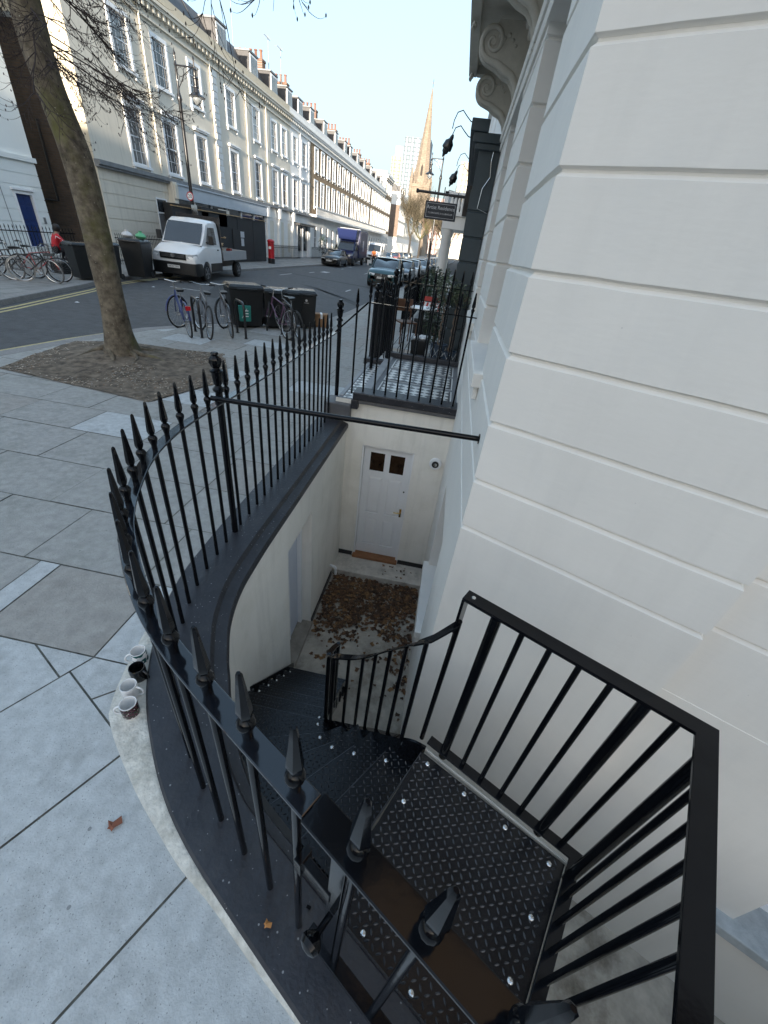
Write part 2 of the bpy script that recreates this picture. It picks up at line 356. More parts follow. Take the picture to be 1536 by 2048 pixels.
def slab(rect, extra, z, mi):
    p = clip_poly(region, rect)
    if extra: p = clip_poly(p, extra)
    if len(p) < 3: return
    q = []
    for a in p:
        if not q or (Vector(a) - Vector(q[-1])).length > 1e-4: q.append(a)
    if len(q) > 3 and (Vector(q[0]) - Vector(q[-1])).length < 1e-4: q.pop()
    if len(q) < 3: return
    c = sum((Vector(a) for a in q), Vector((0, 0))) / len(q)
    tx, ty = r4.uniform(-.0018, .0018), r4.uniform(-.0018, .0018)
    v = [(a[0], a[1], z + (a[0] - c.x) * tx + (a[1] - c.y) * ty) for a in q]
    vs = [Vector((a[0], a[1], 0)) for a in q]
    fs = []
    for t in tessellate_polygon([vs]):
        A, B, C_ = (vs[i] for i in t)
        fs.append(tuple(t) if (B - A).cross(C_ - A).z > 0 else tuple(t)[::-1])
    mb.add(v, fs, mi)
g = .005
y = 1.224; row = 0
hs = [.62, .66, .65, .68, .62, .66]
UP = [(-99, 1.2285), (99, 1.2285), (99, 99), (-99, 99)]
while y < 59:
    h = hs[row % 6]; x = 0.6 - (row % 3) * .37 if row else -.78 - .9
    if row == 0: xs = [1, -1.7, -2.47, -2.63, -3.6]
    else:
        xs = [1 - (row * .41) % .9]
        while xs[-1] > -8.5: xs.append(xs[-1] - r4.choice((.76, .92, .92, 1.08)))
    for a, b in zip(xs, xs[1:]):
        mi = 2 if (row == 0 and b == -2.47) else 3 if (row == 0 and b == -2.63) else r4.choice((1, 1, 1, 1, 1, 1, 2, 0)) if y < 12 else r4.choice((1, 1, 2))
        if row == 1 and b > -2.2: mi = 1
        slab([(b + g, y + g), (a - g, y + g), (a - g, y + h - g), (b + g, y + h - g)], UP, r4.uniform(-.002, .001), mi)
    y += h; row += 1
    if row == 1:
        while xs[-1] > -8.5:
            b = xs[-1] - .95; slab([(b + g, 1.224 + g), (xs[-1] - g, 1.224 + g), (xs[-1] - g, 1.224 + h - g), (b + g, 1.224 + h - g)], UP, 0, 1); xs.append(b)
e = Vector((.888, -.46)); d = Vector((.46, .888))
DN = [(-99, -99), (99, -99), (99, 1.2195), (-99, 1.2195)]
for k in range(-12, 7):
    c0 = -.759 + .6555 * k; c1 = c0 + .6555
    t = {-2: .18, -3: .131, -1: 9, 0: 9}.get(k, .9); cuts = [9, t]
    if k in (-1, 0, 1): cuts = [9, -.75 + .2 * k]
    while cuts[-1] > -6: cuts.append(cuts[-1] - r4.choice((1.15, .95, 1.3)))
    for a, b in zip(cuts, cuts[1:]):
        R4 = [e * (c0 + g) + d * (b + g), e * (c1 - g) + d * (b + g), e * (c1 - g) + d * (a - g), e * (c0 + g) + d * (a - g)]
        R4 = [tuple(q) for q in R4]
        mi = r4.choice((0, 0, 0, 3)) if k > -4 else r4.choice((1, 0, 1, 2))
        if k == -2 and a == 9:                    # strip crossed by the oblique joint beside the mugs
            u = Vector((.76, .65)); p0 = Vector((-1.433, 1.073)); nn = Vector((-u.y, u.x))
            L1 = [tuple(p0 + nn * g - u * 9), tuple(p0 + nn * g + u * 9), tuple(p0 + u * 9 + nn * 9), tuple(p0 - u * 9 + nn * 9)]
            L2 = [tuple(p0 - nn * g + u * 9), tuple(p0 - nn * g - u * 9), tuple(p0 - u * 9 - nn * 9), tuple(p0 + u * 9 - nn * 9)]
            R5 = R4
            for LL in (L1, L2):
                pp = clip_poly(R5, LL)
                if len(pp) > 2: slab(pp, DN, 0, 0)
        else: slab(R4, DN, r4.uniform(-.002, .001), mi)
struct(mb.build('pavement', M_SL))

# tree pit: bare soil with bark chips and roots
PIT = [(-6.60, 5.25), (-3.95, 4.95), (-3.50, 6.4), (-4.38, 7.95), (-6.45, 7.45), (-7.0, 7.2)]
M_SOIL = mat('tree_pit_soil', (.085, .065, .046), .95, .45, 8, .6, 50, c2=(.17, .135, .10), stain=(.06, .045, .03), sscale=2.5, samt=.7)
mb = MB(); n = 34
def soil_h(x, y):
    r = math.hypot(x + 5.66, y - 6.69)
    return .012 + .10 * math.exp(-(r / .75) ** 2) + .02 * noise.noise(Vector((x * 1.6, y * 1.6, 1))) + .010 * noise.noise(Vector((x * 4.3, y * 4.7, 3)))
def inpoly(p, x, y):
    c = False
    for i in range(len(p)):
        (x1, y1), (x2, y2) = p[i - 1], p[i]
        if (y1 > y) != (y2 > y) and x < (x2 - x1) * (y - y1) / (y2 - y1) + x1: c = not c
    return c
st = .07
for i in range(60):
    for j in range(50):
        x, y = -7.1 + i * st, 4.9 + j * st
        cp = clip_poly(PIT, [(x, y), (x + st, y), (x + st, y + st), (x, y + st)])
        if len(cp) > 2: mb.add([(a, b, soil_h(a, b)) for a, b in cp], [tuple(range(len(cp)))])
o = mb.build('tree_pit_soil', M_SOIL); bmx = bmesh.new(); bmx.from_mesh(o.data); bmesh.ops.remove_doubles(bmx, verts=bmx.verts, dist=.001); bmx.to_mesh(o.data); bmx.free()
for p in o.data.polygons: p.use_smooth = True
struct(o)
mb = MB(); rr = random.Random(3)
for k in range(6500):
    x, y = rr.uniform(-7.1, -3.4), rr.uniform(4.9, 8)
    if not inpoly(PIT, x, y): continue
    if noise.noise(Vector((x * 1.3, y * 1.3, 8))) * 1.5 + .55 * (math.hypot(x + 5.6, y - 6.7) - 1.1) < rr.uniform(-.15, .55): continue
    s = rr.uniform(.008, .026); a = rr.uniform(0, 6.3); z = soil_h(x, y) + .006; tl = rr.uniform(-.6, .6)
    ca, sa = math.cos(a) * s, math.sin(a) * s
    mb.add([(x - ca, y - sa, z - tl * s * .4), (x + sa * .5, y - ca * .5, z), (x + ca, y + sa, z + tl * s * .4 + .002), (x - sa * .5, y + ca * .5, z + .004)], [(0, 1, 2, 3)], rr.choice((0, 0, 1, 2)))
tag(mb.build('bark_chips', [mat('bark_chip_pale', (.42, .35, .27), .9), mat('bark_chip_brown', (.2, .12, .07), .9), mat('bark_chip_grey', (.3, .27, .23), .9)]), 'pale bark chips and twigs scattered over the bare soil round the tree', 'bark chips', kind='stuff')

# stone edging outside the dark plinth
M_STONE = mat('weathered_stone_edging', (.60, .58, .52), .85, .22, 22, 1.0, 45, stain=(.27, .26, .21), sscale=8, samt=.55)
mb = MB()
SP = [PATH[0]] + PATH[1:]
# finer path for the stone and coping
def fine(path, k=3):
    P = [Vector(p) for p in path]; r = []
    for i in range(len(P) - 1):
        p0 = P[max(i - 1, 0)]; p1 = P[i]; p2 = P[i + 1]; p3 = P[min(i + 2, len(P) - 1)]
        L = (p2 - p1).length; kk = k if L < .5 else 6
        for j in range(kk):
            t = j / kk
            if L > .5: q = p1.lerp(p2, t)
            else: q = .5 * ((2 * p1) + (p2 - p0) * t + (2 * p0 - 5 * p1 + 4 * p2 - p3) * t * t + (3 * p1 - p0 - 3 * p2 + p3) * t ** 3) if (p3 - p2).length < .5 and (p1 - p0).length < .5 else p1.lerp(p2, t)
            r.append((q.x, q.y))
    r.append(tuple(P[-1])); return r
FP = fine(PATH); FZ = [capz(p) for p in FP]
rs = random.Random(5); pts = []
mb = MB()
io = []
for i, p in enumerate(FP):
    wob = .02 * noise.noise(Vector((p[0] * 3, p[1] * 3, 0))); io.append(wob)
prof = lambda w_: [(-.158, -.05), (-.158, .03), (-.19, .036), (-.28 - w_, .022), (-.335 - w_, .009), (-.342 - w_, -.05)]
V = []; nP = [Vector(q) for q in FP]
for i, p in enumerate(FP):
    a = (nP[i] - nP[i - 1]).normalized() if i else (nP[1] - nP[0]).normalized(); b = (nP[i + 1] - nP[i]).normalized() if i < len(FP) - 1 else a
    nn = Vector((-a.y, a.x)) + Vector((-b.y, b.x)); nn /= nn.length_squared / 2
    xs_ = [(-9, .25), (-1.3, .33), (-1.12, .335), (-.9, .265), (-.7, .215), (-.45, .185), (0, .165), (9, .165)]
    wo = next(a[1] + (b[1] - a[1]) * (p[0] - a[0]) / (b[0] - a[0]) for a, b in zip(xs_, xs_[1:]) if a[0] <= p[0] <= b[0])
    if p[1] > 1.15: wo = .33 - .13 * min(1, (p[1] - 1.15) / .5)
    wo += io[i] * .4; iw = min(.158, .145)
    for (o_, h) in [(-iw, -.05), (-iw, .025), (-iw - (wo - iw) * .2, .03), (-iw - (wo - iw) * .65, .018), (-wo + .004, .008), (-wo, -.05)]:
        V.append((p[0] + nn.x * o_, p[1] + nn.y * o_, h + .006 * noise.noise(Vector((p[0] * 9, p[1] * 9, o_ * 20)))))
n = 6; F = [(i * n + k, i * n + k + 1, (i + 1) * n + k + 1, (i + 1) * n + k) for i in range(len(FP) - 1) for k in range(n - 1)]
mb.add(V, F); struct(mb.build('stone_edging', M_STONE, smooth=50))

# ---------------------------------------------------------------- sunken area: walls, floor, back wall with door
ZF = -2.42
aw = thing('area_wall', 'curved white rendered retaining wall of the sunken area under a dark painted coping', 'wall', (-1.3, 2.5, 0))
def place(o, parent):
    o.parent = parent; o.matrix_parent_inverse = Matrix.Translation(-Vector(parent.location)) if parent.rotation_euler.z == 0 else parent.matrix_world.inverted()
    return o
def PB(mb, name, m, par, **k): return place(mb.build(name, m, **k), par)
mb = MB()
mb.sweep(FP, [(-.15, -.25), (-.152, -.01), (-.14, .002), (.15, .002), (.175, -.004), (.195, -.04), (.235, -.055), (.262, -.062), (.275, -.085), (.272, -.125), (.244, -.145), (.244, -.25)], FZ)
taper = lambda x: 1 - .42 * max(0, min(1, (x + 1.12) / .55))
for i, p in enumerate(FP):
    for k in range(12):
        q = mb.v[i * 12 + k]; dx, dy = q[0] - p[0], q[1] - p[1]
        if k >= 3 and k < 12: f_ = taper(p[0]); mb.v[i * 12 + k] = (p[0] + dx * f_, p[1] + dy * f_, q[2])
PB(mb, 'coping', M_COPE, aw, smooth=38)
INNER = [(p[0] + (q[0] - p[0]) * taper(p[0]), p[1] + (q[1] - p[1]) * taper(p[0])) for p, q in zip(FP, offs(FP, .25))]
k0 = next(i for i, p in enumerate(FP) if p[1] < 2.35)
mb = MB(); I = INNER[k0:]
for i in range(len(I) - 1):
    a, b = I[i], I[i + 1]; za, zb = FZ[k0 + i] - .13, FZ[k0 + i + 1] - .13
    mb.add([(a[0], a[1], ZF), (b[0], b[1], ZF), (b[0], b[1], zb), (a[0], a[1], za)], [(0, 1, 2, 3)])
yk = I[0][1]; xk = I[0][0]
mb.wall((xk, yk), (0, 1), 5.32 - yk, ZF, -.015, [(2.96 - yk, 3.75 - yk, ZF, -.47)], .2)
mb.v = [(x, y, z) for x, y, z in mb.v]
o = PB(mb, 'rendered_face', M_WHITEW, aw, smooth=25)
# vault door in that wall
mb = MB(); mb.box(xk - .21, xk - .17, 2.97, 3.74, ZF + .06, -.48)
dv = PB(mb, 'door', mat('pale_blue_door_paint', (.62, .66, .74), .4, .04, 2), aw, bevel=.004)
mb = MB()
for a, b in ((2.96, 3.02), (3.69, 3.75)): mb.box(xk - .17, xk - .12, a, b, ZF + .05, -.47)
mb.box(xk - .17, xk - .12, 3.02, 3.69, -.55, -.47); mb.box(xk - .168, xk - .15, 3.33, 3.37, ZF + .08, -.56)
PB(mb, 'door_frame', M_WHITE, aw, bevel=.004)
mb = MB(); mb.box(xk - .2, xk + .03, 2.95, 3.76, ZF - .01, ZF + .05); PB(mb, 'threshold', mat('rough_concrete', (.3, .27, .23), .9, .25, 8, .6, 40), aw, bevel=.01)
mb = MB(); mb.box(xk + .001, xk + .016, yk, 2.955, ZF, ZF + .07); mb.box(xk + .001, xk + .016, 3.755, 4.8, ZF, ZF + .1); PB(mb, 'skirting', M_BLACK2, aw)

M_CONC = mat('stained_concrete', (.42, .38, .32), .9, .3, 5, .5, 40, stain=(.12, .10, .07), sscale=2.2, samt=.85)
mb = MB(); mb.add([(-1.6, -3, ZF), (12, -7, ZF), (12, 5.6, ZF), (-1.6, 5.6, ZF)], [(0, 1, 2, 3)]); struct(mb.build('area_floor', M_CONC))
mb = MB(); mb.box(-1.3, .5, 4.86, 5.34, ZF - .05, -2.32); st_ = mb.build('door_step', mat('step_concrete', (.58, .54, .48), .9, .2, 7, .5, 50, stain=(.13, .12, .1), sscale=4, samt=.5), bevel=.015)
tag(st_, 'low concrete step in front of the white basement door', 'step')

bw = thing('back_wall', 'cream rendered end wall of the sunken area around a white panelled door', 'wall', (-.4, 5.3, -2.4))
mb = MB(); mb.wall((-1.35, 5.3), (1, 0), 1.95, ZF, .40, [(1.35 - .925, 1.35 - .155, -2.32, -.235)], .13)
mb.box(-1.09, .6, 5.301, 5.43, .40, .41)
PB(mb, 'rendered_face', M_WHITEW, bw)
M_GREYC = mat('grey_ledge_paint', (.12, .12, .125), .5, .2, 6, .2, 50)
mb = MB(); mb.box(-1.10, .31, 5.21, 5.5, .43, .53); mb.box(-1.12, -1.02, 5.212, 5.5, .30, .428)
PB(mb, 'coping', M_COPE, bw, bevel=.012)
mb = MB(); mb.box(-1.08, .31, 5.235, 5.32, .375, .43); mb.box(-1.50, -1.121, 5.22, 5.55, .12, .34); PB(mb, 'ledge', M_GREYC, bw, bevel=.015)
mb = MB(); mb.box(-1.2, -.94, 5.285, 5.299, ZF, -2.24); mb.box(-.14, .4, 5.285, 5.299, ZF, -2.24); PB(mb, 'skirting', M_BLACK2, bw)
# six panel door with two small lights
DX0, DX1, DZ0, DZ1, DY = -.895, -.185, -2.27, -.265, 5.385
mb = MB()
def door_cells(x0, x1, z0, z1):
    s = .095; mid = .085; xm = (x0 + x1) / 2
    rows = [(z0 + .19, z0 + .72), (z0 + .83, z0 + 1.50), (z0 + 1.60, z1 - .10)]
    cols = [(x0 + s, xm - mid / 2), (xm + mid / 2, x1 - s)]
    return rows, cols
rows, cols = door_cells(DX0, DX1, DZ0, DZ1)
ops = [(c[0] - DX0, c[1] - DX0, r[0], r[1]) for r in rows for c in cols]
mb.wall((DX0, DY), (1, 0), DX1 - DX0, DZ0, DZ1, ops, .016)
for r in rows[:2]:
    for c in cols:
        a, b, e0, f0 = c[0], c[1], r[0], r[1]; q = .035
        mb.add([(a, DY + .016, e0), (b, DY + .016, e0), (b, DY + .016, f0), (a, DY + .016, f0), (a + q, DY + .003, e0 + q), (b - q, DY + .003, e0 + q), (b - q, DY + .003, f0 - q), (a + q, DY + .003, f0 - q)],
               [(0, 1, 5, 4), (1, 2, 6, 5), (2, 3, 7, 6), (3, 0, 4, 7), (4, 5, 6, 7)])
dr = PB(mb, 'door', M_WHITE, bw); dr['label'] = 'white six panel door with two small glazed lights and brass handle'
mb = MB()
for c in cols: mb.add([(c[0], DY + .014, rows[2][0]), (c[1], DY + .014, rows[2][0]), (c[1], DY + .014, rows[2][1]), (c[0], DY + .014, rows[2][1])], [(0, 1, 2, 3)])
gl = mb.build('pane', mat('dark_interior_glass', (.035, .02, .012), .12, .5, 9)); gl.parent = dr
M_BRASS = mat('brass', (.55, .38, .12), .25, .1, 10, metal=1)
mb = MB(); mb.box(-.245, -.215, DY - .012, DY - .001, -1.42, -1.27); mb.tube([(-.23, DY - .01, -1.325), (-.23, DY - .05, -1.325), (-.335, DY - .052, -1.33)], .008, 8)
h = mb.build('handle', M_BRASS, smooth=40); h.parent = dr
mb = MB(); mb.lathe([(.013, 0), (.013, .006), (.006, .006)], n=12, M=Matrix.Rotation(R_(90), 4, 'X'), c=(-.225, DY - .001, -.95)); h = mb.build('lock', M_BLACK2); h.parent = dr
mb = MB(); mb.box(-.925, -.897, 5.32, 5.42, -2.3, -.235); mb.box(-.183, -.155, 5.32, 5.42, -2.3, -.235); mb.box(-.897, -.183, 5.32, 5.42, -.262, -.235)
PB(mb, 'door_frame', M_WHITE, bw, bevel=.004)
mb = MB(); mb.box(-.93, -.15, 5.24, 5.40, -2.325, -2.272); PB(mb, 'sill', mat('oak_sill', (.27, .12, .05), .55, .3, 6, .2, 30), bw, bevel=.008)
# outdoor light
lt = MB(); Mx = Matrix.Rotation(R_(90), 4, 'X')
ol = thing('wall_light', 'round white bulkhead light with dark centre beside the basement door', 'light', (.165, 5.3, -.33))
lt.lathe([(.088, 0), (.088, .03), (.08, .04), (.05, .043)], n=32, M=Mx); o = lt.build('housing', M_WHITE, ol, smooth=35, loc=(0, -.002, 0))
lt = MB(); lt.lathe([(.05, 0), (.05, .012), (.04, .016)], n=24, M=Mx); o = lt.build('bezel', M_DKPLASTIC, ol, smooth=35, loc=(0, -.044, 0))
lt = MB(); lt.lathe([(.027, 0), (.025, .008), (.01, .012)], n=24, M=Mx); o = lt.build('lens', M_CHROME, ol, smooth=35, loc=(0, -.060, 0))
# small waste pipe
mb = MB(); mb.tube([(-1.17, 4.72, -2.13), (-1.09, 4.70, -2.13), (-1.075, 4.69, -2.14), (-1.07, 4.69, -2.17), (-1.07, 4.69, -2.27)], .022, 12)
tag(mb.build('waste_pipe', M_WHITE, smooth=40), 'short white plastic waste pipe bent out of the area wall above the leaves', 'pipe')
# fallen leaves on the area floor
M_LEAF = [mat('leaf_brown', (.12, .06, .028), .8, .35, 30), mat('leaf_tan', (.22, .12, .05), .8, .3, 30), mat('leaf_dark', (.06, .034, .02), .85, .3, 30)]
def leaf(mb, x, y, z, s, a, r_, mi):
    n = 9; vs = [(x, y, z + .008)]
    for k in range(n):
        t = a + 2 * math.pi * k / n; q = s * (1.0 if k % 2 == 0 else .55) * r_.uniform(.8, 1.1) * (.75 + .35 * math.cos(t - a))
        vs.append((x + math.cos(t) * q, y + math.sin(t) * q, z + r_.uniform(0, .5) * s * .5))
    mb.add(vs, [(0, 1 + k, 1 + (k + 1) % n) for k in range(n)], mi)
mb = MB(); rr = random.Random(9)
cnt = 0
while cnt < 2300:
    x, y = rr.uniform(-1.12, .28), rr.uniform(2.6, 4.84)
    dens = .02 + 1.15 * math.exp(-((y - 4.5) / .42) ** 2) + .75 * math.exp(-((x + .72) / .35) ** 2 - ((y - 4.05) / .32) ** 2) + .32 * math.exp(-((x - .2) / .16) ** 2) * (y > 3) + .1 * (y > 3.6)
    dens *= .35 + 1.3 * max(0, .35 + noise.noise(Vector((x * 4, y * 4, 2))))
    if rr.random() > dens: continue
    cnt += 1
    leaf(mb, x, y, ZF + .003 + rr.random() * .035 * min(1, dens), rr.uniform(.018, .055), rr.uniform(0, 6.3), rr, rr.choice((0, 0, 1, 2, 2)))
for k in range(16): leaf(mb, rr.uniform(-.4, .2), rr.uniform(4.9, 5.2), -2.315, rr.uniform(.02, .035), rr.uniform(0, 6), rr, rr.choice((0, 1, 2)))
tag(mb.build('fallen_leaves', M_LEAF), 'drift of brown fallen leaves on the concrete floor before the door step', 'leaves', kind='stuff')
# ================================================================ spiked railings
def spear_mesh(zt=1.45):
    """spearhead with ring collar, top at z=zt"""
    mb = MB(); z = zt
    mb.lathe([(.0045, z), (.0085, z - .006), (.0115, z - .035), (.0165, z - .085), (.0215, z - .13), (.0225, z - .148), (.0175, z - .163), (.0095, z - .172)][::-1], n=6, sx=1.0, sy=.8)
    mb.lathe([(.0125, z - .255), (.0135, z - .225), (.0185, z - .205), (.0225, z - .194), (.0225, z - .187), (.017, z - .176), (.0095, z - .170)], n=14)
    return mb
M_BLK = M_BLACK
spear_me = spear_mesh().build('spearhead', M_BLK, smooth=28); SPEAR = spear_me.data; bpy.data.objects.remove(spear_me)
bar_o = MB().lathe([(.0125, -.02), (.0125, 1.215)], n=12).build('baluster', M_BLK, smooth=40); BAR = bar_o.data; bpy.data.objects.remove(bar_o)
def baluster(par, x, y, z0, zt=1.45, rz=0, sc_=1.0, foot=True):
    """thing-space baluster; z scaled so that the spear top is at zt"""
    o = bpy.data.objects.new('baluster', BAR); col.objects.link(o); o.parent = par
    rail = zt - .25 * sc_
    o.location = (x - par.location.x, y - par.location.y, z0 - par.location.z); o.scale = (1, 1, (rail - z0) / 1.2 * 1.0)
    s = bpy.data.objects.new('spearhead', SPEAR); col.objects.link(s); s.parent = par
    s.rotation_euler = (0, 0, rz); s.scale = (sc_,) * 3; s.location = (x - par.location.x, y - par.location.y, zt - 1.45 * sc_ - par.location.z)
    return o
def flat_rail(path, zs, wdt, th, name, m, par, bevel=.003):
    mb = MB(); mb.sweep(path, [(-wdt / 2, 0), (wdt / 2, 0), (wdt / 2, th), (-wdt / 2, th)], zs); return PB(mb, name, m, par, bevel=bevel)
def urn_post(par, x, y, z0, zt, r=.024):
    k = MB(); z = zt
    k.lathe([(r, z0), (r, z - .33), (r * 1.0, z - .32)], n=16)
    k.lathe([(r * .95, z - .33), (r * 1.35, z - .325), (r * 1.35, z - .305), (r, z - .295), (r * .95, z - .26), (r * 1.5, z - .25), (r * 1.55, z - .235), (r * 1.0, z - .222), (r * .8, z - .215),
             (r * 1.15, z - .2), (r * 1.4, z - .15), (r * 1.45, z - .135), (r * 1.75, z - .125), (r * 1.7, z - .115), (r * .95, z - .105), (r * .8, z - .098)], n=20)
    k.lathe([(r * .8, z - .1), (r * 1.2, z - .092), (r * 1.6, z - .065), (r * 1.55, z - .045), (r * 1.0, z - .026), (r * .7, z - .02), (r * 1.0, z - .014), (r * .8, z - .003), (r * .2, z)], n=32, lobes=8, la=.07)
    return PB(k, 'post', M_BLK, par, smooth=40)
rl = thing('area_railing', 'long black spearhead railing curving along the dark coping around the sunken area', 'railing', (-1.425, 2.459, 0))
ang = lambda i, L: math.atan2(L[min(i + 1, len(L) - 1)][1] - L[max(i - 1, 0)][1], L[min(i + 1, len(L) - 1)][0] - L[max(i - 1, 0)][0])
for i, p in enumerate(BARS): baluster(rl, p[0], p[1], capz(p) - .005, rz=R_(90))
for i, p in enumerate(CURVE): baluster(rl, p[0], p[1], capz(p) - .005, rz=ang(i, CURVE))
def post_at(par, x, y, z0, zt, r=.024):
    o = urn_post(par, x, y, z0, zt, r); o.data.transform(Matrix.Translation((x, y, 0))); return o
post_at(rl, POST[0], POST[1], .10, 1.525); post_at(rl, -1.425, 5.62, .12, 1.56, .028)
RPATH = [(-1.425, 5.6), (-1.425, 4), (-1.425, 2.6)] + CURVE + [(-.10, .346)]
RF = fine(RPATH); flat_rail(RF, [1.19] * len(RF), .058, .012, 'rail', M_RAILTOP, rl)

# gate
gt = thing('area_gate', 'black spearhead gate with round latch knob at the head of the metal stairs', 'gate', (-.05, .31, 0))
for i, p in enumerate(GATEP): baluster(gt, p[0], p[1], .18 if i else .09, rz=ang(i, GATEP), sc_=1.06)
gd = (Vector(GATEP[-1]) - Vector(GATEP[0])).normalized(); gp0 = Vector(GATEP[0])
gpath = [tuple(gp0 - gd * .125), tuple(gp0 + gd * .75)]
flat_rail(gpath, [1.192] * 2, .07, .014, 'rail', M_BLK, gt); flat_rail(gpath, [.155] * 2, .045, .022, 'bottom_rail', M_BLK, gt)
mb = MB(); a = math.atan2(gd.y, gd.x); c = gp0 - gd * .035
mb.obox((c.x, c.y, .655), (.022, .008, .53), a); PB(mb, 'stile', M_BLK, gt, bevel=.002)
mb = MB(); c2 = gp0 - gd * .10; mb.obox((c2.x, c2.y, .80), (.055, .012, .03), a); mb.obox((c2.x - gd.x * .055, c2.y - gd.y * .055, .80), (.012, .022, .042), a)
PB(mb, 'latch', M_BLK, gt, bevel=.002)
nd = Vector((gd.y, -gd.x)); mb = MB(); k = c + nd * .01
mb.tube([(k.x, k.y, .70), (k.x + nd.x * .05, k.y + nd.y * .05, .70)], .009, 10)
Mk = Matrix.Rotation(math.atan2(nd.y, nd.x), 4, 'Z') @ Matrix.Rotation(R_(90), 4, 'Y')
mb.lathe([(.008, 0), (.016, .006), (.027, .018), (.030, .028), (.024, .04), (.01, .046)], n=24, M=Mk, c=(k.x + nd.x * .045, k.y + nd.y * .045, .70))
PB(mb, 'knob', M_BLK, gt, smooth=40)
# stay bar from railing to the building
mb = MB(); mb.tube([(-1.40, 2.32, 1.272), (.30, 2.32, 1.30)], .0165, 14); mb.lathe([(.03, 0), (.03, .006)], n=16, M=Matrix.Rotation(R_(-90), 4, 'Y'), c=(.3, 2.32, 1.30))
tag(mb.build('stay_bar', M_BLK, smooth=40), 'black steel stay bar spanning level from the railing to the cream wall', 'bar')

# ================================================================ metal staircase
M_PLATE = mat('black_checker_plate', (.006, .007, .009), .24, .35, 6, .12, 45, spec=.35)
M_LENS = mat('lighter_plate_lozenge', (.035, .037, .042), .25, .5, 9, spec=.6)  # raised lozenges and nosing lines in a lighter tone than the plate
stc = thing('metal_staircase', 'black checker plate staircase winding down from the gate into the sunken area', 'staircase', (0, .9, 0))
def pip(p, x, y): return inpoly(p, x, y)
def plate(poly, z, name='tread', th=.01, angp=0.0, par=stc, lens=True, pitch=.0285, nose=None):
    mb = MB(); mb.prism(poly, z - th, z)
    if lens:
        xs = [p[0] for p in poly]; ys = [p[1] for p in poly]; cx_, cy_ = (min(xs) + max(xs)) / 2, (min(ys) + max(ys)) / 2
        R = max(max(xs) - min(xs), max(ys) - min(ys)); n_ = int(R / pitch) + 1; ca, sa = math.cos(angp), math.sin(angp)
        big = Vector((0, 0))
        for i in range(-n_, n_ + 1):
            for j in range(-n_, n_ + 1):
                x = cx_ + (i * ca - j * sa) * pitch; y = cy_ + (i * sa + j * ca) * pitch
                if not pip(poly, x, y): continue
                t = angp + (R_(45) if (i + j) % 2 else R_(-45)); c_, s_ = math.cos(t), math.sin(t); l, w_ = .0125, .0038
                if not (pip(poly, x + c_ * l, y + s_ * l) and pip(poly, x - c_ * l, y - s_ * l)): continue
                q = lambda u, v, h: (x + u * c_ - v * s_, y + u * s_ + v * c_, z + h)
                mb.add([q(-l, 0, 0), q(-l * .45, -w_, 0), q(l * .45, -w_, 0), q(l, 0, 0), q(l * .45, w_, 0), q(-l * .45, w_, 0), q(-l * .5, 0, .003), q(l * .5, 0, .003)],
                       [(0, 1, 6), (1, 2, 7, 6), (2, 3, 7), (3, 4, 7), (4, 5, 6, 7), (5, 0, 6)], 1)
    if nose: mb.tube([(nose[0][0], nose[0][1], z - .001), (nose[1][0], nose[1][1], z - .001)], .0035, 6, 1)
    return PB(mb, name, [M_PLATE, M_LENS], par)
bolt_o = MB().lathe([(.0125, -.001), (.0125, .001), (.0105, .0045), (.006, .007), (.001, .0075)], n=16).build('bolt', M_STEEL, smooth=60); BOLT = bolt_o.data; bpy.data.objects.remove(bolt_o)
def bolt(x, y, z, par=stc, s=1.0):
    o = bpy.data.objects.new('bolt', BOLT); col.objects.link(o); o.parent = par; o.location = (x - par.location.x, y - par.location.y, z - par.location.z); o.scale = (s, s, s)
u1 = Vector((.885, -.466)); u2 = Vector((-.466, -.885))
Pc = Vector((.945, .775))                      # outer corner of platform plate
PL0 = Pc - u1 * .76; PLc = Pc + u2 * .82
inner_pl = offs(PATH, .165)
plat = [tuple(PL0), (.264, 1.086), (.096, .768), (-.035, .50), (.05, .445), (.33, .29), tuple(PLc)]
plat = [(.264, 1.12), (.096, .768), (-.115, .395), (.50, .045), tuple(PLc), tuple(Pc)]
plate(plat, 0.0, 'landing', .012, math.atan2(u1.y, u1.x), nose=((.264, 1.11), (-.10, .43)))
for p in [(.303, 1.062), (.493, .963), (.686, .863), (.873, .764), (.766, .57), (.662, .38), (.201, .87), (.10, .40), (.30, .285), (-.04, .47)]: bolt(p[0], p[1], .001)
S = [(.285, 1.13, .0), (.22, 1.15, -.005), (.155, 1.175, -.05), (.08, 1.27, -.23), (-.005, 1.39, -.45), (-.10, 1.50, -.67), (-.19, 1.57, -.81), (-.29, 1.61, -.89), (-.385, 1.66, -.97)]
I_ = [(.264, 1.10), (.085, 1.175), (-.105, 1.265), (-.25, 1.36), (-.36, 1.50), (-.42, 1.69)]
W_ = [(.25, 1.16), (.10, 1.245), (-.015, 1.375), (-.12, 1.51), (-.24, 1.58), (-.38, 1.68)]
O_ = [(-.115, .42), (-.385, .50), (-.675, .66), (-.95, .90), (-1.13, 1.25), (-1.175, 1.69)]
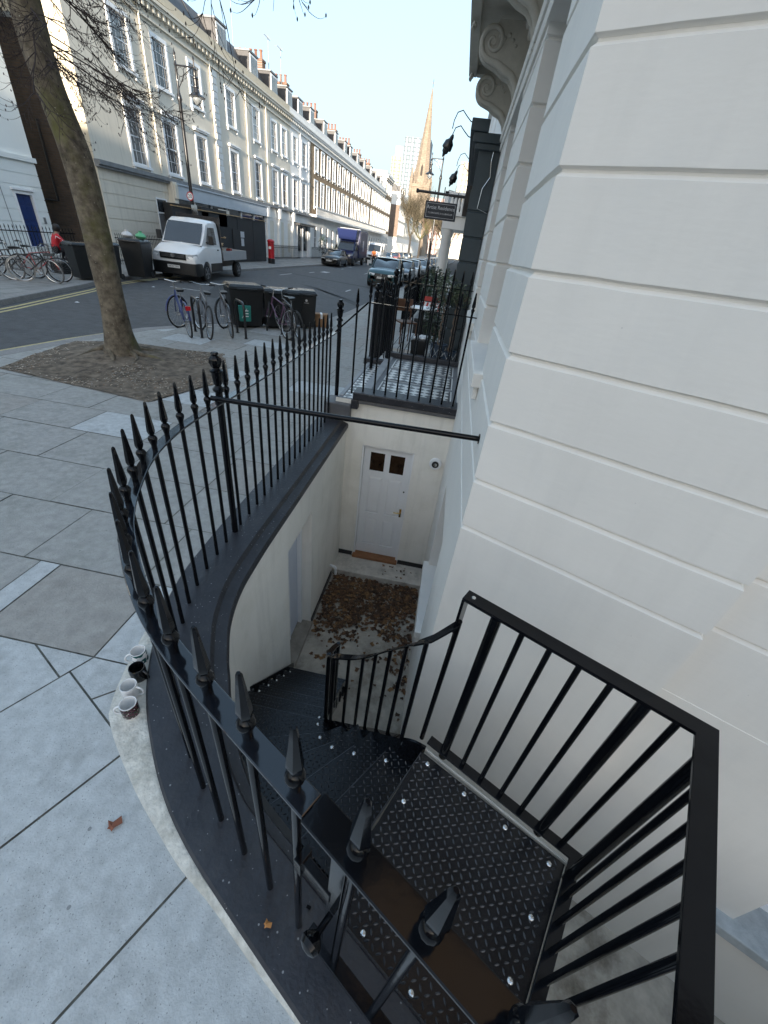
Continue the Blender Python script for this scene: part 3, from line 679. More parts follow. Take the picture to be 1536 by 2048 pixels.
for k in range(1, 6):
    a, b, c_, d_ = I_[k - 1], I_[k], O_[k], O_[k - 1]; z = -.2 * k
    plate([a, W_[k - 1], W_[k], b, c_, d_], z, 'tread', .008, math.atan2(d_[1] - a[1], d_[0] - a[0]), nose=(b, c_))
    mb = MB(); A, D = a, d_; mb.add([(A[0], A[1], z), (D[0], D[1], z), (D[0], D[1], z + .192), (A[0], A[1], z + .192)], [(0, 1, 2, 3)]); PB(mb, 'riser', M_BLACK, stc)
    va, vd, vb, vc = Vector(a), Vector(d_), Vector(b), Vector(c_)
    n1 = vb.lerp(vc, .05) * .8 + va.lerp(vd, .05) * .2; bolt(n1.x, n1.y, z + .001, s=1.15)
    n1 = vb.lerp(vc, .8) * .75 + va.lerp(vd, .8) * .25; bolt(n1.x, n1.y, z + .001, s=1.15)
for k in range(6, 13):
    y0 = 1.69 + .192 * (k - 6); z = -.2 * k
    if z < ZF + .03: continue
    plate([(-.425, y0), (-.435, y0 + .212), (-1.165, y0 + .212), (-1.165, y0)], z, 'tread', .008, 0, nose=((-.44, y0 + .212), (-1.16, y0 + .212)))
    mb = MB(); mb.add([(-.42, y0, z), (-1.165, y0, z), (-1.165, y0, z + .192), (-.42, y0, z + .192)], [(0, 1, 2, 3)]); PB(mb, 'riser', M_BLACK, stc)
    bolt(-1.13, y0 + .05, z + .001, s=1.2); bolt(-1.13, y0 + .15, z + .001, s=1.2); bolt(-.48, y0 + .12, z + .001, s=1.2)
for p in ((-.638, .90, -.62), (-.361, .68, -.4), (-.45, .86, -.4)): pass
# strings
def ribbon(pts, h0, h1, th, name, m, par):
    """vertical plate following 3D points, from z-h0 to z+h1, thickness th"""
    mb = MB(); P = [(p[0], p[1]) for p in pts]; zs = [p[2] for p in pts]
    mb.sweep(P, [(-th / 2, -h0), (th / 2, -h0), (th / 2, h1), (-th / 2, h1)], zs); return PB(mb, name, m, par)
def spline3(P, k=5):
    P = [Vector(p) for p in P]; r = []
    for i in range(len(P) - 1):
        p0 = P[max(i - 1, 0)]; p1 = P[i]; p2 = P[i + 1]; p3 = P[min(i + 2, len(P) - 1)]
        for j in range(k):
            t = j / k; r.append(.5 * ((2 * p1) + (p2 - p0) * t + (2 * p0 - 5 * p1 + 4 * p2 - p3) * t * t + (3 * p1 - p0 - 3 * p2 + p3) * t ** 3))
    r.append(P[-1]); return r
SF = spline3(S + [(-.42, 1.92, -1.24), (-.43, 2.2, -1.53), (-.44, 2.6, -1.95), (-.44, 3.02, -2.38)], 6)
ribbon([(p[0], p[1], p[2]) for p in SF], .20, .03, .012, 'inner_string', M_BLACK, stc)
OF = [(O_[k][0], O_[k][1], -.2 * k) for k in range(6)] + [(-1.158, 2.2, -1.53), (-1.158, 3.0, -2.36)]
ribbon([(p[0] * 1.0, p[1], p[2]) for p in OF], .1, .06, .01, 'outer_string', M_BLACK, stc)
M_EDGE = mat('primed_edge_strip', (.55, .53, .48), .6, .15, 9)
def rib_path(P2, z0, z1, th, name, m, par):
    mb = MB(); mb.sweep(P2, [(-th / 2, z0), (th / 2, z0), (th / 2, z1), (-th / 2, z1)]); return PB(mb, name, m, par)
pe = [(.25, 1.155), tuple(Pc + u1 * .012 - u2 * .012), tuple(PLc + u1 * .012)]
rib_path(pe, -.03, .004, .006, 'edge_strip', M_EDGE, stc)
mb = MB()
for q, zb in ((Vector((.75, .70)), ZF), (Vector((-.2, 1.5)), ZF)): mb.tube([(q.x, q.y, ZF), (q.x, q.y, -.14 if q.x > 0 else -.95)], .03, 14)
PB(mb, 'support_post', M_BLACK, stc, smooth=40)

# guard rail round the landing and down the inner side of the stairs
gr = thing('stair_guard', 'black flat topped guard rail round the landing sweeping down as the stair handrail', 'handrail', (.8, .8, 0))
A0 = Vector((.262, 1.215)); Cn = Vector((1.005, .823)); B1 = Cn + u2 * 1.25
tp = [tuple(A0), tuple(Cn), tuple(B1)]
flat_rail(tp, [1.062] * 3, .062, .014, 'top_rail', M_BLK, gr, .002)
lo = Vector((.30, 1.175)); lc = Vector((.99, .805)); lb = lc + u2 * 1.25
flat_rail([tuple(lo), tuple(lc), tuple(lb)], [.02] * 3, .05, .012, 'bottom_rail', M_BLK, gr, .002)
u1n = u1.normalized(); u2n = u2.normalized()
def rod(par, x0, y0, z0, x1, y1, z1, r, name='baluster', n=12):
    mb = MB(); mb.tube([(x0, y0, z0), (x1, y1, z1)], r, n); return PB(mb, name, M_BLK, par, smooth=40)
L1 = (lc - lo).length
for t, r in ((.095, .022), (.20, .0115), (.305, .0115), (.41, .0115), (.515, .0115), (.62, .022), (.715, .0115)):
    p = lo + u1n * t; rod(gr, p.x, p.y, -.02 if r > .02 else .03, p.x, p.y, 1.064, r, 'post' if r > .02 else 'baluster')
for t, r in ((.085, .022), (.17, .0115), (.27, .0115), (.37, .0115), (.47, .0115), (.57, .0115), (.72, .022), (.83, .0115), (.93, .0115), (1.03, .0115)):
    p = lc + u2n * t; rod(gr, p.x, p.y, -.02 if r > .02 else .03, p.x, p.y, 1.064, r, 'post' if r > .02 else 'baluster')
mb = MB(); q = A0 + u1n * .035; mb.lathe([(.009, 0), (.008, .003), (.003, .004)], n=16, c=(q.x, q.y, 1.0765)); PB(mb, 'screw', M_STEEL, gr)
mb = MB(); q = A0 + u1n * .006; mb.obox((q.x, q.y, .965), (.006, .03, .097), math.atan2(u1n.y, u1n.x))
PB(mb, 'end_plate', M_BLK, gr)
HS = [p for p in SF]
HR = [(p[0], p[1], p[2] + .85) for p in HS if p[1] > 1.2 and p[1] < 2.2]
HR = [(.268, 1.20, .915), (.18, 1.20, .79)] + HR[1:]
mb = MB(); P2 = [(p[0], p[1]) for p in HR]
mb.sweep(P2, [(-.021, -.008), (.021, -.008), (.021, .008), (-.021, .008)], [p[2] for p in HR]); PB(mb, 'handrail', M_BLK, gr, bevel=.002)
acc = 0; last = None; pts_h = []
SFh = [p for p in SF if p[0] < .16 and p[1] < 2.2]
step = .105; acc = .0; prev = SFh[0]
rod(gr, .262, 1.19, .0, .268, 1.20, .93, .0125, 'post'); rod(gr, prev[0], prev[1], prev[2], prev[0], prev[1], prev[2] + .84, .0115)
for p in SFh[1:]:
    acc += math.hypot(p[0] - prev[0], p[1] - prev[1]); prev = p
    if acc >= step: acc = 0; rod(gr, p[0], p[1], p[2], p[0], p[1], p[2] + .847, .0115)
p = SFh[-1]; rod(gr, p[0], p[1], p[2] - .1, p[0], p[1], p[2] + .86, .016, 'post')
mb = MB(); p = (-.39, 1.665, -.97); mb.tube([(p[0], p[1], ZF), (p[0], p[1], p[2] + .85)], .016, 12); PB(mb, 'post', M_BLK, gr, smooth=40)
mb = MB(); mb.sweep([(q[0], q[1]) for q in SFh], [(-.018, .0), (.018, .0), (.018, .012), (-.018, .012)], [q[2] + .03 for q in SFh]); PB(mb, 'lower_rail', M_BLK, gr)

# ================================================================ corner building (cream, right)
cb = thing('corner_building', 'cream stucco corner house with deep horizontal grooves and a bracketed balcony', 'building', (.3, 2.1, 0))
GZ = [.81, 1.138, 1.482, 1.826, 2.17, 2.512, 2.857, 3.2, 3.545]
def banded(mb, poly, z0, z1, grooves, dep=.02, hw=.017, wob=0):
    P = [Vector(p) for p in poly]
    if wob:                                   # finer points along the hand-run stucco faces near the camera
        Q = []
        for i, p in enumerate(P):
            q = P[(i + 1) % len(P)]; L = (q - p).length; k_ = max(1, int(min(L, 9) / .12)) if L < 12 and min(p.length, q.length) < 3.4 else 1
            Q += [p.lerp(q, j / k_) for j in range(k_)]
        P = Q
    n = len(P)
    ar = sum(P[i].x * P[(i + 1) % n].y - P[(i + 1) % n].x * P[i].y for i in range(n))
    if ar < 0: P = P[::-1]
    lv = [(z0, 0)]
    for g_ in grooves:
        if z0 < g_ < z1: lv += [(g_ - hw, 0), (g_ - hw * .75, .006), (g_ - hw * .1, dep), (g_ + hw * .45, dep), (g_ + hw * .8, .004), (g_ + hw, 0)]
    lv.append((z1, 0)); V = []
    for z, o_ in lv:
        for i in range(n):
            a = (P[i] - P[i - 1]).normalized(); b = (P[(i + 1) % n] - P[i]).normalized()
            nn = Vector((-a.y, a.x)) + Vector((-b.y, b.x)); nn /= max(.3, nn.length_squared / 2)
            if wob:
                q3 = Vector((P[i].x, P[i].y, z)); w1 = .0016 * noise.noise(q3 * 5) + .0007 * noise.noise(q3 * 17); w2 = 0 if z in (z0, z1) else .0035 * noise.noise(q3 * 4.3) + .0014 * noise.noise(q3 * 21)
                V.append((P[i].x + nn.x * (o_ + w1), P[i].y + nn.y * (o_ + w1), z + w2))
            else: V.append((P[i].x + nn.x * o_, P[i].y + nn.y * o_, z))
    F = [(j * n + i, j * n + (i + 1) % n, (j + 1) * n + (i + 1) % n, (j + 1) * n + i) for j in range(len(lv) - 1) for i in range(n)]
    F += [tuple(range(n))[::-1], tuple((len(lv) - 1) * n + i for i in range(n))]
    mb.add(V, F)
cq = Vector((1.475, 1.522)); cdv = Vector((.897, -.442)); ci = Vector((.442, .897)); rq = cq + ci * .11
far = rq + cdv * 9
mb = MB()
S0, S1 = 1.25, 2.55                             # window in the recessed plane (distance from rq)
wa, wb_ = rq + cdv * S0, rq + cdv * S1
# piers between sill (1.5) and head (3.6)
banded(mb, [(.3, 3.13), (.3, 2.1), tuple(cq), tuple(rq), tuple(wa), tuple(wa + ci * .3), tuple(rq + ci * 1.5 + cdv), (.9, 3.13)], 1.5, 3.62, GZ, wob=1)
banded(mb, [tuple(wb_), tuple(far), tuple(far + ci * 3), tuple(wb_ + ci * 3)], 1.5, 3.62, GZ)
banded(mb, [(.3, 5.78), (.3, 4.34), (.9, 4.34), (.9, 5.78)], 1.5, 3.62, GZ)
banded(mb, [(.3, 8.62), (.3, 7.0), (.9, 7.0), (.9, 8.62)], 1.5, 3.62, GZ)
full = [(.3, 8.62), (.3, 2.1), tuple(cq), tuple(rq), tuple(far), tuple(far + ci * 9), (9, 8.62)]
banded(mb, full, .0, 1.5, GZ, wob=1)
banded(mb, full, 3.62, 4.6, [3.98])
banded(mb, full, 4.6, 4.72, [])
# basement zone with window gap
banded(mb, [(.3, 2.98), (.3, 2.1), tuple(cq), tuple(rq), tuple(rq + cdv * 1.12), tuple(rq + cdv * 1.12 + ci * .3), tuple(rq + ci * 1.5 + cdv), (.9, 2.98)], -1.2, -.0, [])
banded(mb, [(.3, 8.62), (.3, 4.08), (.9, 4.08), (.9, 8.62)], -1.2, -.0, [])
banded(mb, [tuple(rq + cdv * 2.6), tuple(far), tuple(far + ci * 3), tuple(rq + cdv * 2.6 + ci * 3)], -1.2, 0, [])
banded(mb, full, ZF - .05, -1.2, [])
a_ = rq - ci * .004 + cdv * .002; b_ = far - ci * .004
mb.prism([tuple(a_), tuple(b_), tuple(b_ + ci * .006), tuple(a_ + ci * .006)], 0.0, .30)
wl = PB(mb, 'wall', M_CREAM, cb, smooth=20, bevel=None)
mb = MB(); banded(mb, [(.31, 8.62), (.31, 2.107), tuple(cq + ci * .012), tuple(rq + ci * .012), tuple(far), tuple(far + ci * 9), (9, 8.62)], 4.72, 12.6, []); PB(mb, 'upper_wall', brickmat('upper_stock_brick', (.22, .14, .07), (.16, .10, .05), (.2, .17, .13)), cb)  # unseen upper storeys; brown brick put in to darken their reflection in the rail
# moulded architrave lines over the windows
mb = MB()
for z, o_ in ((3.62, .02), (3.72, .045), (4.22, .03), (4.30, .07)):
    mb.sweep([(.3, 8.62), (.3, 2.1), tuple(cq)], [(0, z), (-o_, z), (-o_ - .012, z + .03), (-o_ - .012, z + .07), (0, z + .085)])
PB(mb, 'moulding', M_CREAM, cb, smooth=30)
# sills
def sillbox(mb, p, dr, L, out, z0, z1, inn=.3):
    n_ = Vector((dr.y, -dr.x)); p = Vector(p)
    mb.prism([tuple(p + n_ * out), tuple(p + dr * L + n_ * out), tuple(p + dr * L - n_ * inn), tuple(p - n_ * inn)], z0, z1)
dn = Vector((0, -1)); 
for (ya, yb, z0, z1, z2) in ((3.05, 4.42, 1.40, 1.5, 0), (5.7, 7.08, 1.40, 1.5, 0), (2.93, 4.14, -1.29, -1.2, 0)):
    mb = MB(); mb.box(.235, .6, ya, yb, z0, z1 + .004); mb.box(.262, .299, ya + .05, ya + .15, z0 - .1, z0); mb.box(.262, .299, yb - .15, yb - .05, z0 - .1, z0)
    PB(mb, 'sill', M_CREAM, cb, bevel=.008)
M_SILL = mat('weathered_grey_sill', (.40, .43, .44), .75, .15, 14, .3, 70, stain=(.2, .23, .25), sscale=3, samt=.5)
mb = MB(); p = rq + cdv * 1.02; sillbox(mb, p, cdv, 1.7, .10, -1.29, -1.196, .3); PB(mb, 'sill', M_SILL, cb, bevel=.01)
mb = MB(); p = rq + cdv * 1.15; sillbox(mb, p, cdv, 1.5, .06, 1.40, 1.504, .3); PB(mb, 'sill', M_CREAM, cb, bevel=.008)
# windows
def sash(par, M, w_, h_, nx=3, ny=2):
    mb = MB(M); t = .05
    mb.box(0, t, -.03, .03, 0, h_); mb.box(w_ - t, w_, -.03, .03, 0, h_); mb.box(t, w_ - t, -.03, .03, 0, .07); mb.box(t, w_ - t, -.03, .03, h_ - t, h_); mb.box(t, w_ - t, -.035, .03, h_ / 2 - .02, h_ / 2 + .025)
    for k in range(1, nx): mb.box(w_ * k / nx - .009, w_ * k / nx + .009, -.02, .02, t, h_ / 2 - .021); mb.box(w_ * k / nx - .009, w_ * k / nx + .009, -.02, .02, h_ / 2 + .026, h_ - t)
    f = PB(mb, 'window', M_WHITE, par)
    mb = MB(M); mb.add([(0, .01, 0), (w_, .01, 0), (w_, .01, h_), (0, .01, h_)], [(0, 1, 2, 3)]); g_ = mb.build('pane', M_GLASS); g_.parent = f
    return f
MW = lambda x, y, z, a_: Matrix.Translation((x, y, z)) @ Matrix.Rotation(a_, 4, 'Z')
sash(cb, MW(.55, 4.34, 1.5, R_(-90)), 1.21, 2.12); sash(cb, MW(.55, 7.0, 1.5, R_(-90)), 1.22, 2.12)
sash(cb, MW(.55, 4.08, -1.2, R_(-90)), 1.1, 1.2)
q = rq + cdv * 1.12 + ci * .22; sash(cb, MW(q.x, q.y, -1.2, math.atan2(cdv.y, cdv.x)), 1.48, 1.2)
q = wa + ci * .22; sash(cb, MW(q.x, q.y, 1.5, math.atan2(cdv.y, cdv.x)), 1.3, 2.12)
# balcony slab on scroll brackets
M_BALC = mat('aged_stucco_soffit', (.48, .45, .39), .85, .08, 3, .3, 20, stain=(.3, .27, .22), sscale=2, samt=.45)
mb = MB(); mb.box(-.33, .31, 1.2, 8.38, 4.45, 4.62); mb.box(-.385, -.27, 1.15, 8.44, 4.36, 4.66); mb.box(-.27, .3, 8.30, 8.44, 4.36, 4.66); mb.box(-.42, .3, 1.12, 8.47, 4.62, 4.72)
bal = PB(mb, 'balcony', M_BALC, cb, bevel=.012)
def scroll_bracket(y, wd=.16):
    """S-scroll console: spiral volute outside, tapering tail down the wall"""
    mb = MB(); yc_ = y
    xw = .3; zt = 4.36
    pts = []
    c = Vector((-.09, zt - .17)); 
    for k in range(0, 44):                     # spiral volute
        t = k / 43; a_ = R_(-95) + t * R_(-560) ; r_ = .022 + .125 * (1 - t) ** 1.0
        pts.append((c.x + math.cos(a_) * r_, c.y + math.sin(a_) * r_, .030 * (1 - .55 * t)))
    tail = [(.292, zt - .72, .018), (.27, zt - .6, .026), (.235, zt - .5, .034), (.17, zt - .42, .04), (.08, zt - .385, .042), (-.01, zt - .34, .036)]
    path = tail + pts
    m = len(path)
    for s_ in (-1, 1):
        mb.tube([(p[0], yc_ + s_ * wd * .42, p[1]) for p in path], [p[2] for p in path], 8)
    # web between the two scroll faces
    outl = [(xw, zt)] + [(xw, zt - .7)] + [(p[0], p[1]) for p in tail[1:]] + [(c.x + math.cos(a_) * .135, c.y + math.sin(a_) * .135) for a_ in [R_(-95 - 20 * k) for k in range(1, 10)]] + [(-.05, zt)]
    v = [(p[0], yc_ - wd * .4, p[1]) for p in outl] + [(p[0], yc_ + wd * .4, p[1]) for p in outl]; n = len(outl)
    mb.add(v, [(i, (i + 1) % n, n + (i + 1) % n, n + i) for i in range(n)] + [tuple(range(n)), tuple(range(n, 2 * n))[::-1]])
    mb.lathe([(.001, -wd * .47), (.03, -wd * .46), (.034, 0), (.03, wd * .46), (.001, wd * .47)], n=14, M=Matrix.Rotation(R_(90), 4, 'X'), c=(c.x, yc_, c.y))
    for dx, dz, r_ in ((.06, .05, .045), (.115, .03, .04), (.165, .055, .04), (.21, .02, .035), (.25, -.02, .03), (-.24, .12, .03), (-.255, .09, .025)):
        mb.lathe([(.001, -1), (.7, -.7), (1, 0), (.7, .7), (.001, 1)], n=10, M=Matrix.Diagonal((r_, wd * .52, r_, 1)) @ Matrix.Rotation(R_(90), 4, 'X'), c=(c.x + dx, yc_, c.y + dz))
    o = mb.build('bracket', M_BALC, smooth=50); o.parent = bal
for y in (6.7, 8.18, 5.1, 3.4): scroll_bracket(y)
# upper windows of the corner building (out of frame, complete the facade)
mb = MB(); mb.box(-.1, 10, -1, 8.62, 12.6, 12.8); PB(mb, 'roof', M_LEAD, cb)

# ================================================================ mugs on the stone edging
def mug(name, label, x, y, mats, hang, s=1.0, z=.012, r=.041, h=.095, band=None):
    t = thing(name, label, 'mug', (x, y, z), 0, 'mugs left in a row by the plinth')
    mb = MB(); mb.lathe([(r * .9, 0), (r * .95, .004), (r, .012), (r, h - .003), (r - .0015, h), (r - .0045, h - .001), (r - .0055, h - .006), (r - .0055, .01), (.001, .008)], n=40)
    o = mb.build('body', mats, t, smooth=40)
    if band:
        me = o.data
        me.materials.append(band)
        for p in me.polygons:
            c_ = p.center
            if .015 < c_.z < h - .014 and math.hypot(c_.x, c_.y) > r - .003: p.material_index = 1
    mb = MB(); pts = []
    for k in range(13):
        a_ = R_(-100 + 200 * k / 12); pts.append((math.cos(hang) * (r - .004 + .032 * math.cos(a_) * 1.0 + .002), math.sin(hang) * (r - .004 + .032 * math.cos(a_) + .002), h * .5 + .032 * math.sin(a_)))
    mb.tube(pts, .0055, 10); mb.build('handle', mats, t, smooth=50)
    return t
M_CER = mat('white_ceramic', (.78, .78, .77), .12, .02, 3, coat=.5)
M_CERK = mat('black_ceramic', (.006, .006, .007), .1, .2, 3, coat=.5)
def print_mat(name, cols, scale):
    m = bpy.data.materials.new(name); m.use_nodes = True; t = m.node_tree; N = t.nodes; L = t.links; b = N['Principled BSDF']; b.inputs['Roughness'].default_value = .15
    tc = N.new('ShaderNodeTexCoord'); vo = N.new('ShaderNodeTexVoronoi'); vo.inputs['Scale'].default_value = scale
    mp = N.new('ShaderNodeMapping'); mp.inputs['Scale'].default_value = (1, 1, 1.6); L.new(tc.outputs['Object'], mp.inputs[0]); L.new(mp.outputs[0], vo.inputs['Vector'])
    sp = N.new('ShaderNodeSeparateColor'); L.new(vo.outputs['Color'], sp.inputs[0]); rp = N.new('ShaderNodeValToRGB'); rp.color_ramp.interpolation = 'CONSTANT'
    L.new(sp.outputs[0], rp.inputs[0]); els = rp.color_ramp.elements
    for i, (p_, c_) in enumerate(cols):
        e_ = els[i] if i < 2 else els.new(p_); e_.position = p_; e_.color = (*c_, 1)
    L.new(rp.outputs[0], b.inputs['Base Color']); return m
M_PRINT = print_mat('speckled_print', [(0, (.02, .008, .01)), (.35, (.10, .02, .04)), (.6, (.03, .05, .02)), (.8, (.02, .01, .015)), (.93, (.6, .5, .5))], 140)
M_TEAL = print_mat('teal_print', [(0, (.78, .78, .77)), (.55, (.02, .10, .10))], 45)
mug('mug', 'white mug with dark teal pattern, farthest of the row beside the plinth', -1.418, 1.255, M_CER, R_(215), band=M_TEAL, z=.02)
mug('mug', 'plain black mug standing between two white mugs', -1.352, 1.155, M_CERK, R_(-8), z=.025)
mug('mug', 'plain white mug with beige inside and handle toward the railing', -1.325, 1.052, M_CER, R_(8), z=.024)
mug('mug', 'white mug with dark red and green speckled band, nearest the camera', -1.262, .964, M_CER, R_(205), band=M_PRINT, z=.022)
# single fallen leaves
mb = MB(); rr = random.Random(2); leaf(mb, 0, 0, 0, .038, 1.2, rr, 0); tag(mb.build('fallen_leaf', mat('red_leaf', (.22, .08, .045), .8), loc=(-1.03, .515, .004)), 'single reddish brown leaf lying flat on the blue grey paving slab', 'leaf')
mb = MB(); leaf(mb, 0, 0, 0, .022, .4, rr, 0); tag(mb.build('fallen_leaf', mat('orange_leaf', (.45, .2, .06), .8), loc=(-.262, .345, .07)), 'small orange leaf lying on the dark coping below the gate', 'leaf')
# ================================================================ tiled entrance beyond the sunken area
def flatmat(name, c, rough=.5): return mat(name, c, rough, .08, 20)
M_TILEG = mat('grey_tile', (.13, .135, .145), .5, .15, 12)
def checker_mat(name, size, rot, c1, c2, rough=.35):
    m = bpy.data.materials.new(name); m.use_nodes = True; t = m.node_tree; N = t.nodes; L = t.links; b = N['Principled BSDF']; b.inputs['Roughness'].default_value = rough
    tc = N.new('ShaderNodeTexCoord'); mp = N.new('ShaderNodeMapping'); mp.inputs['Rotation'].default_value = (0, 0, rot); mp.inputs['Location'].default_value = (.013, .027, .013)
    ck = N.new('ShaderNodeTexChecker'); ck.inputs['Scale'].default_value = 1 / size; ck.inputs[1].default_value = (*c1, 1); ck.inputs[2].default_value = (*c2, 1)
    L.new(tc.outputs['Object'], mp.inputs[0]); L.new(mp.outputs[0], ck.inputs[0]); L.new(ck.outputs[0], b.inputs['Base Color']); return m
M_CHK = checker_mat('victorian_check_tile', .105, R_(45), (.62, .62, .6), (.06, .06, .065))
ep = thing('entrance_platform', 'raised doorstep platform of black and white diamond tiles beside the house wall', 'tiled step', (-.4, 6.5, .45))
mb = MB(); mb.box(-1.0, .3, 5.44, 8.05, .2, .45); PB(mb, 'base', M_TILEG, ep)
def fieldt(x0, x1, y0, y1, z):
    a = MB(); a.box(x0, x1, y0, y1, z, z + .003); PB(a, 'border', flatmat('white_tile', (.62, .62, .6), .35), ep)
    a = MB(); a.box(x0 + .02, x1 - .02, y0 + .02, y1 - .02, z + .003, z + .005); PB(a, 'border', flatmat('dark_tile', (.05, .05, .055), .35), ep)
    a = MB(); a.box(x0 + .045, x1 - .045, y0 + .045, y1 - .045, z + .005, z + .008); PB(a, 'tile_panel', M_CHK, ep)
for y0, y1 in ((5.52, 6.22), (6.32, 7.02), (7.12, 7.78)): fieldt(-.86, .22, y0, y1, .45)
mb = MB(); mb.box(-1.06, -.93, 5.5, 8.05, .41, .461); mb.box(-1.42, -1.35, 5.75, 8.05, .2, .292); PB(mb, 'nosing', mat('grey_stone_nosing', (.3, .31, .32), .6), ep, bevel=.01)
mb = MB(); mb.box(-1.40, -1.0, 5.6, 8.05, -.1, .28); PB(mb, 'lower_step', M_TILEG, ep)
a = MB(); a.box(-1.34, -1.06, 5.7, 8.05, .28, .287); PB(a, 'tile_panel', M_CHK, ep)
# railing on the end wall
r2 = thing('platform_railing', 'short black spearhead railing above the basement door wall, nearer of the two', 'railing', (-.4, 5.3, .52))
xs2 = [-1.135 + .1525 * k for k in range(10)]
for k, x in enumerate(xs2): baluster(r2, x, 5.3, .52 if k else .50, 1.86 if k else 1.74, sc_=.95)
flat_rail([(-1.0, 5.3), (.31, 5.3)], [1.60] * 2, .03, .012, 'rail', M_BLK, r2, .002)
mb = MB(); mb.tube([(-1.40, 5.32, 1.22), (-1.0, 5.3, 1.606)], .010, 8); PB(mb, 'slanted_rail', M_BLK, r2)
r3 = thing('platform_railing', 'short black spearhead railing at the far edge of the diamond tiled platform', 'railing', (-.4, 7.95, .5))
mb = MB(); mb.box(-1.02, .3, 7.88, 8.03, .452, .54); mb.box(-1.5, -1.021, 7.9, 8.05, .25, .36); PB(mb, 'coping', M_COPE, r3, bevel=.01)
for k in range(9): baluster(r3, -.98 + .152 * k, 7.95, .53, 1.99 if k not in (1, 4) else 1.93, sc_=1.05)
flat_rail([(-1.0, 7.95), (.31, 7.95)], [1.70] * 2, .03, .012, 'rail', M_BLK, r3, .002)
for x, y, zt in ((-1.28, 7.5, 1.66), (-1.02, 7.7, 1.9)): post_at(r3, x, y, .2, zt, .028)
flat_rail([(-1.02, 7.7), (-1.6, 9.8)], [1.45, 1.32], .03, .012, 'rail', M_BLK, r3, .002)
for k in range(1, 9): baluster(r3, -1.02 - .0725 * k, 7.7 + .26 * k, .2, 1.66, sc_=.95)
mb = MB(); mb.tube([(-1.12, 5.7, 1.25), (-1.0, 6.4, 1.56)], .01, 8)
# forecourt behind: pale tiled steps, pots, plants, bin
fc = thing('forecourt_steps', 'pale ribbed tiled steps in front of the dark grey pier', 'steps', (-.4, 9, .3))
M_PT = brickmat('pale_tile', (.6, .6, .58), (.52, .52, .5), (.12, .12, .12), bw=.14, bh=.14, ms=.012, axis='XY', off=0)
mb = MB(); mb.box(-1.25, .28, 8.06, 8.9, .2, .33); PB(mb, 'step', M_PT, fc); mb = MB(); mb.box(-1.15, .28, 8.9, 11.0, .2, .42); PB(mb, 'step', M_PT, fc)
bn = thing('pedal_bin', 'small black open bin with a white bag on the pale tiled steps', 'bin', (-.52, 8.42, .33))
mb = MB(); mb.frustum((0, 0), (.12, .12), (.155, .155), 0, .42); mb.build('body', M_DKPLASTIC, bn, bevel=.01)
mb = MB(); rr = random.Random(4)
for k in range(9): mb.lathe([(.01, -.03), (.05, -.01), (.055, .01), (.02, .035)], n=8, c=(rr.uniform(-.1, .1), rr.uniform(-.1, .1), .43 + rr.uniform(0, .03)))
mb.build('bag', mat('white_bag', (.7, .7, .7), .5), bn, smooth=60)
# lattice planters with olive trees
def lattice_pot(x, y, z, h, r, label, g='lattice planters beside the dark pier'):
    t = thing('lattice_planter', label, 'plant pot', (x, y, z), 0, g)
    mb = MB(); mb.lathe([(r * .8, 0), (r * .97, h * .1), (r, h * .5), (r * .97, h * .93), (r * 1.03, h * .95), (r * 1.03, h), (r * .9, h), (r * .85, h * .9), (.001, h * .9)], n=28); mb.build('body', mat('navy_glaze', (.03, .05, .08), .3), t, smooth=40)
    mb = MB()
    for k in range(7):
        for s_ in (-1, 1):
            for q in range(3):
                pts = []
                for j in range(5):
                    u_ = j / 4; a_ = 2 * math.pi * (k + s_ * (q + u_) * .5) / 7; pts.append((math.cos(a_) * r * 1.02, math.sin(a_) * r * 1.02, h * (.08 + .28 * (q + u_))))
                mb.tube(pts, .004, 4)
    mb.build('lattice', mat('white_lattice', (.6, .62, .62), .5), t)
    return t
p1_ = lattice_pot(-.13, 8.25, .33, .42, .16, 'navy planter with white diamond lattice, left one of the pair')
p2_ = lattice_pot(.09, 8.2, .33, .33, .14, 'lower navy planter with white lattice, squeezed against the cream wall')
def leafball(mb, c, R, n, s, rr, mi=0, flat=1.0):
    for k in range(n):
        while True:
            v = Vector((rr.uniform(-1, 1), rr.uniform(-1, 1), rr.uniform(-1, 1)))
            if v.length < 1 and noise.noise(v * 2.3 + Vector(c)) > -.25 and v.length > .3: break
        p = Vector(c) + Vector((v.x * R[0], v.y * R[1], v.z * R[2])); a = Vector((rr.gauss(0, 1), rr.gauss(0, 1), rr.gauss(0, .8) + .5)).normalized(); b = a.cross(Vector((rr.gauss(0, 1), rr.gauss(0, 1), rr.gauss(0, 1)))).normalized()
        l = s * rr.uniform(.6, 1.3); w_ = l * .3
        mb.add([p, p + a * l * .5 + b * w_, p + a * l, p + a * l * .5 - b * w_], [(0, 1, 2, 3)], mi if isinstance(mi, int) else rr.choice(mi))
M_OLV = [mat('olive_leaf', (.10, .13, .07), .6, .3, 9), mat('olive_leaf_dark', (.045, .065, .035), .6, .3, 9), mat('olive_leaf_silver', (.2, .24, .17), .6, .2, 9)]
M_TRUNKS = mat('small_trunk_bark', (.16, .12, .09), .9, .3, 20, .5, 50)
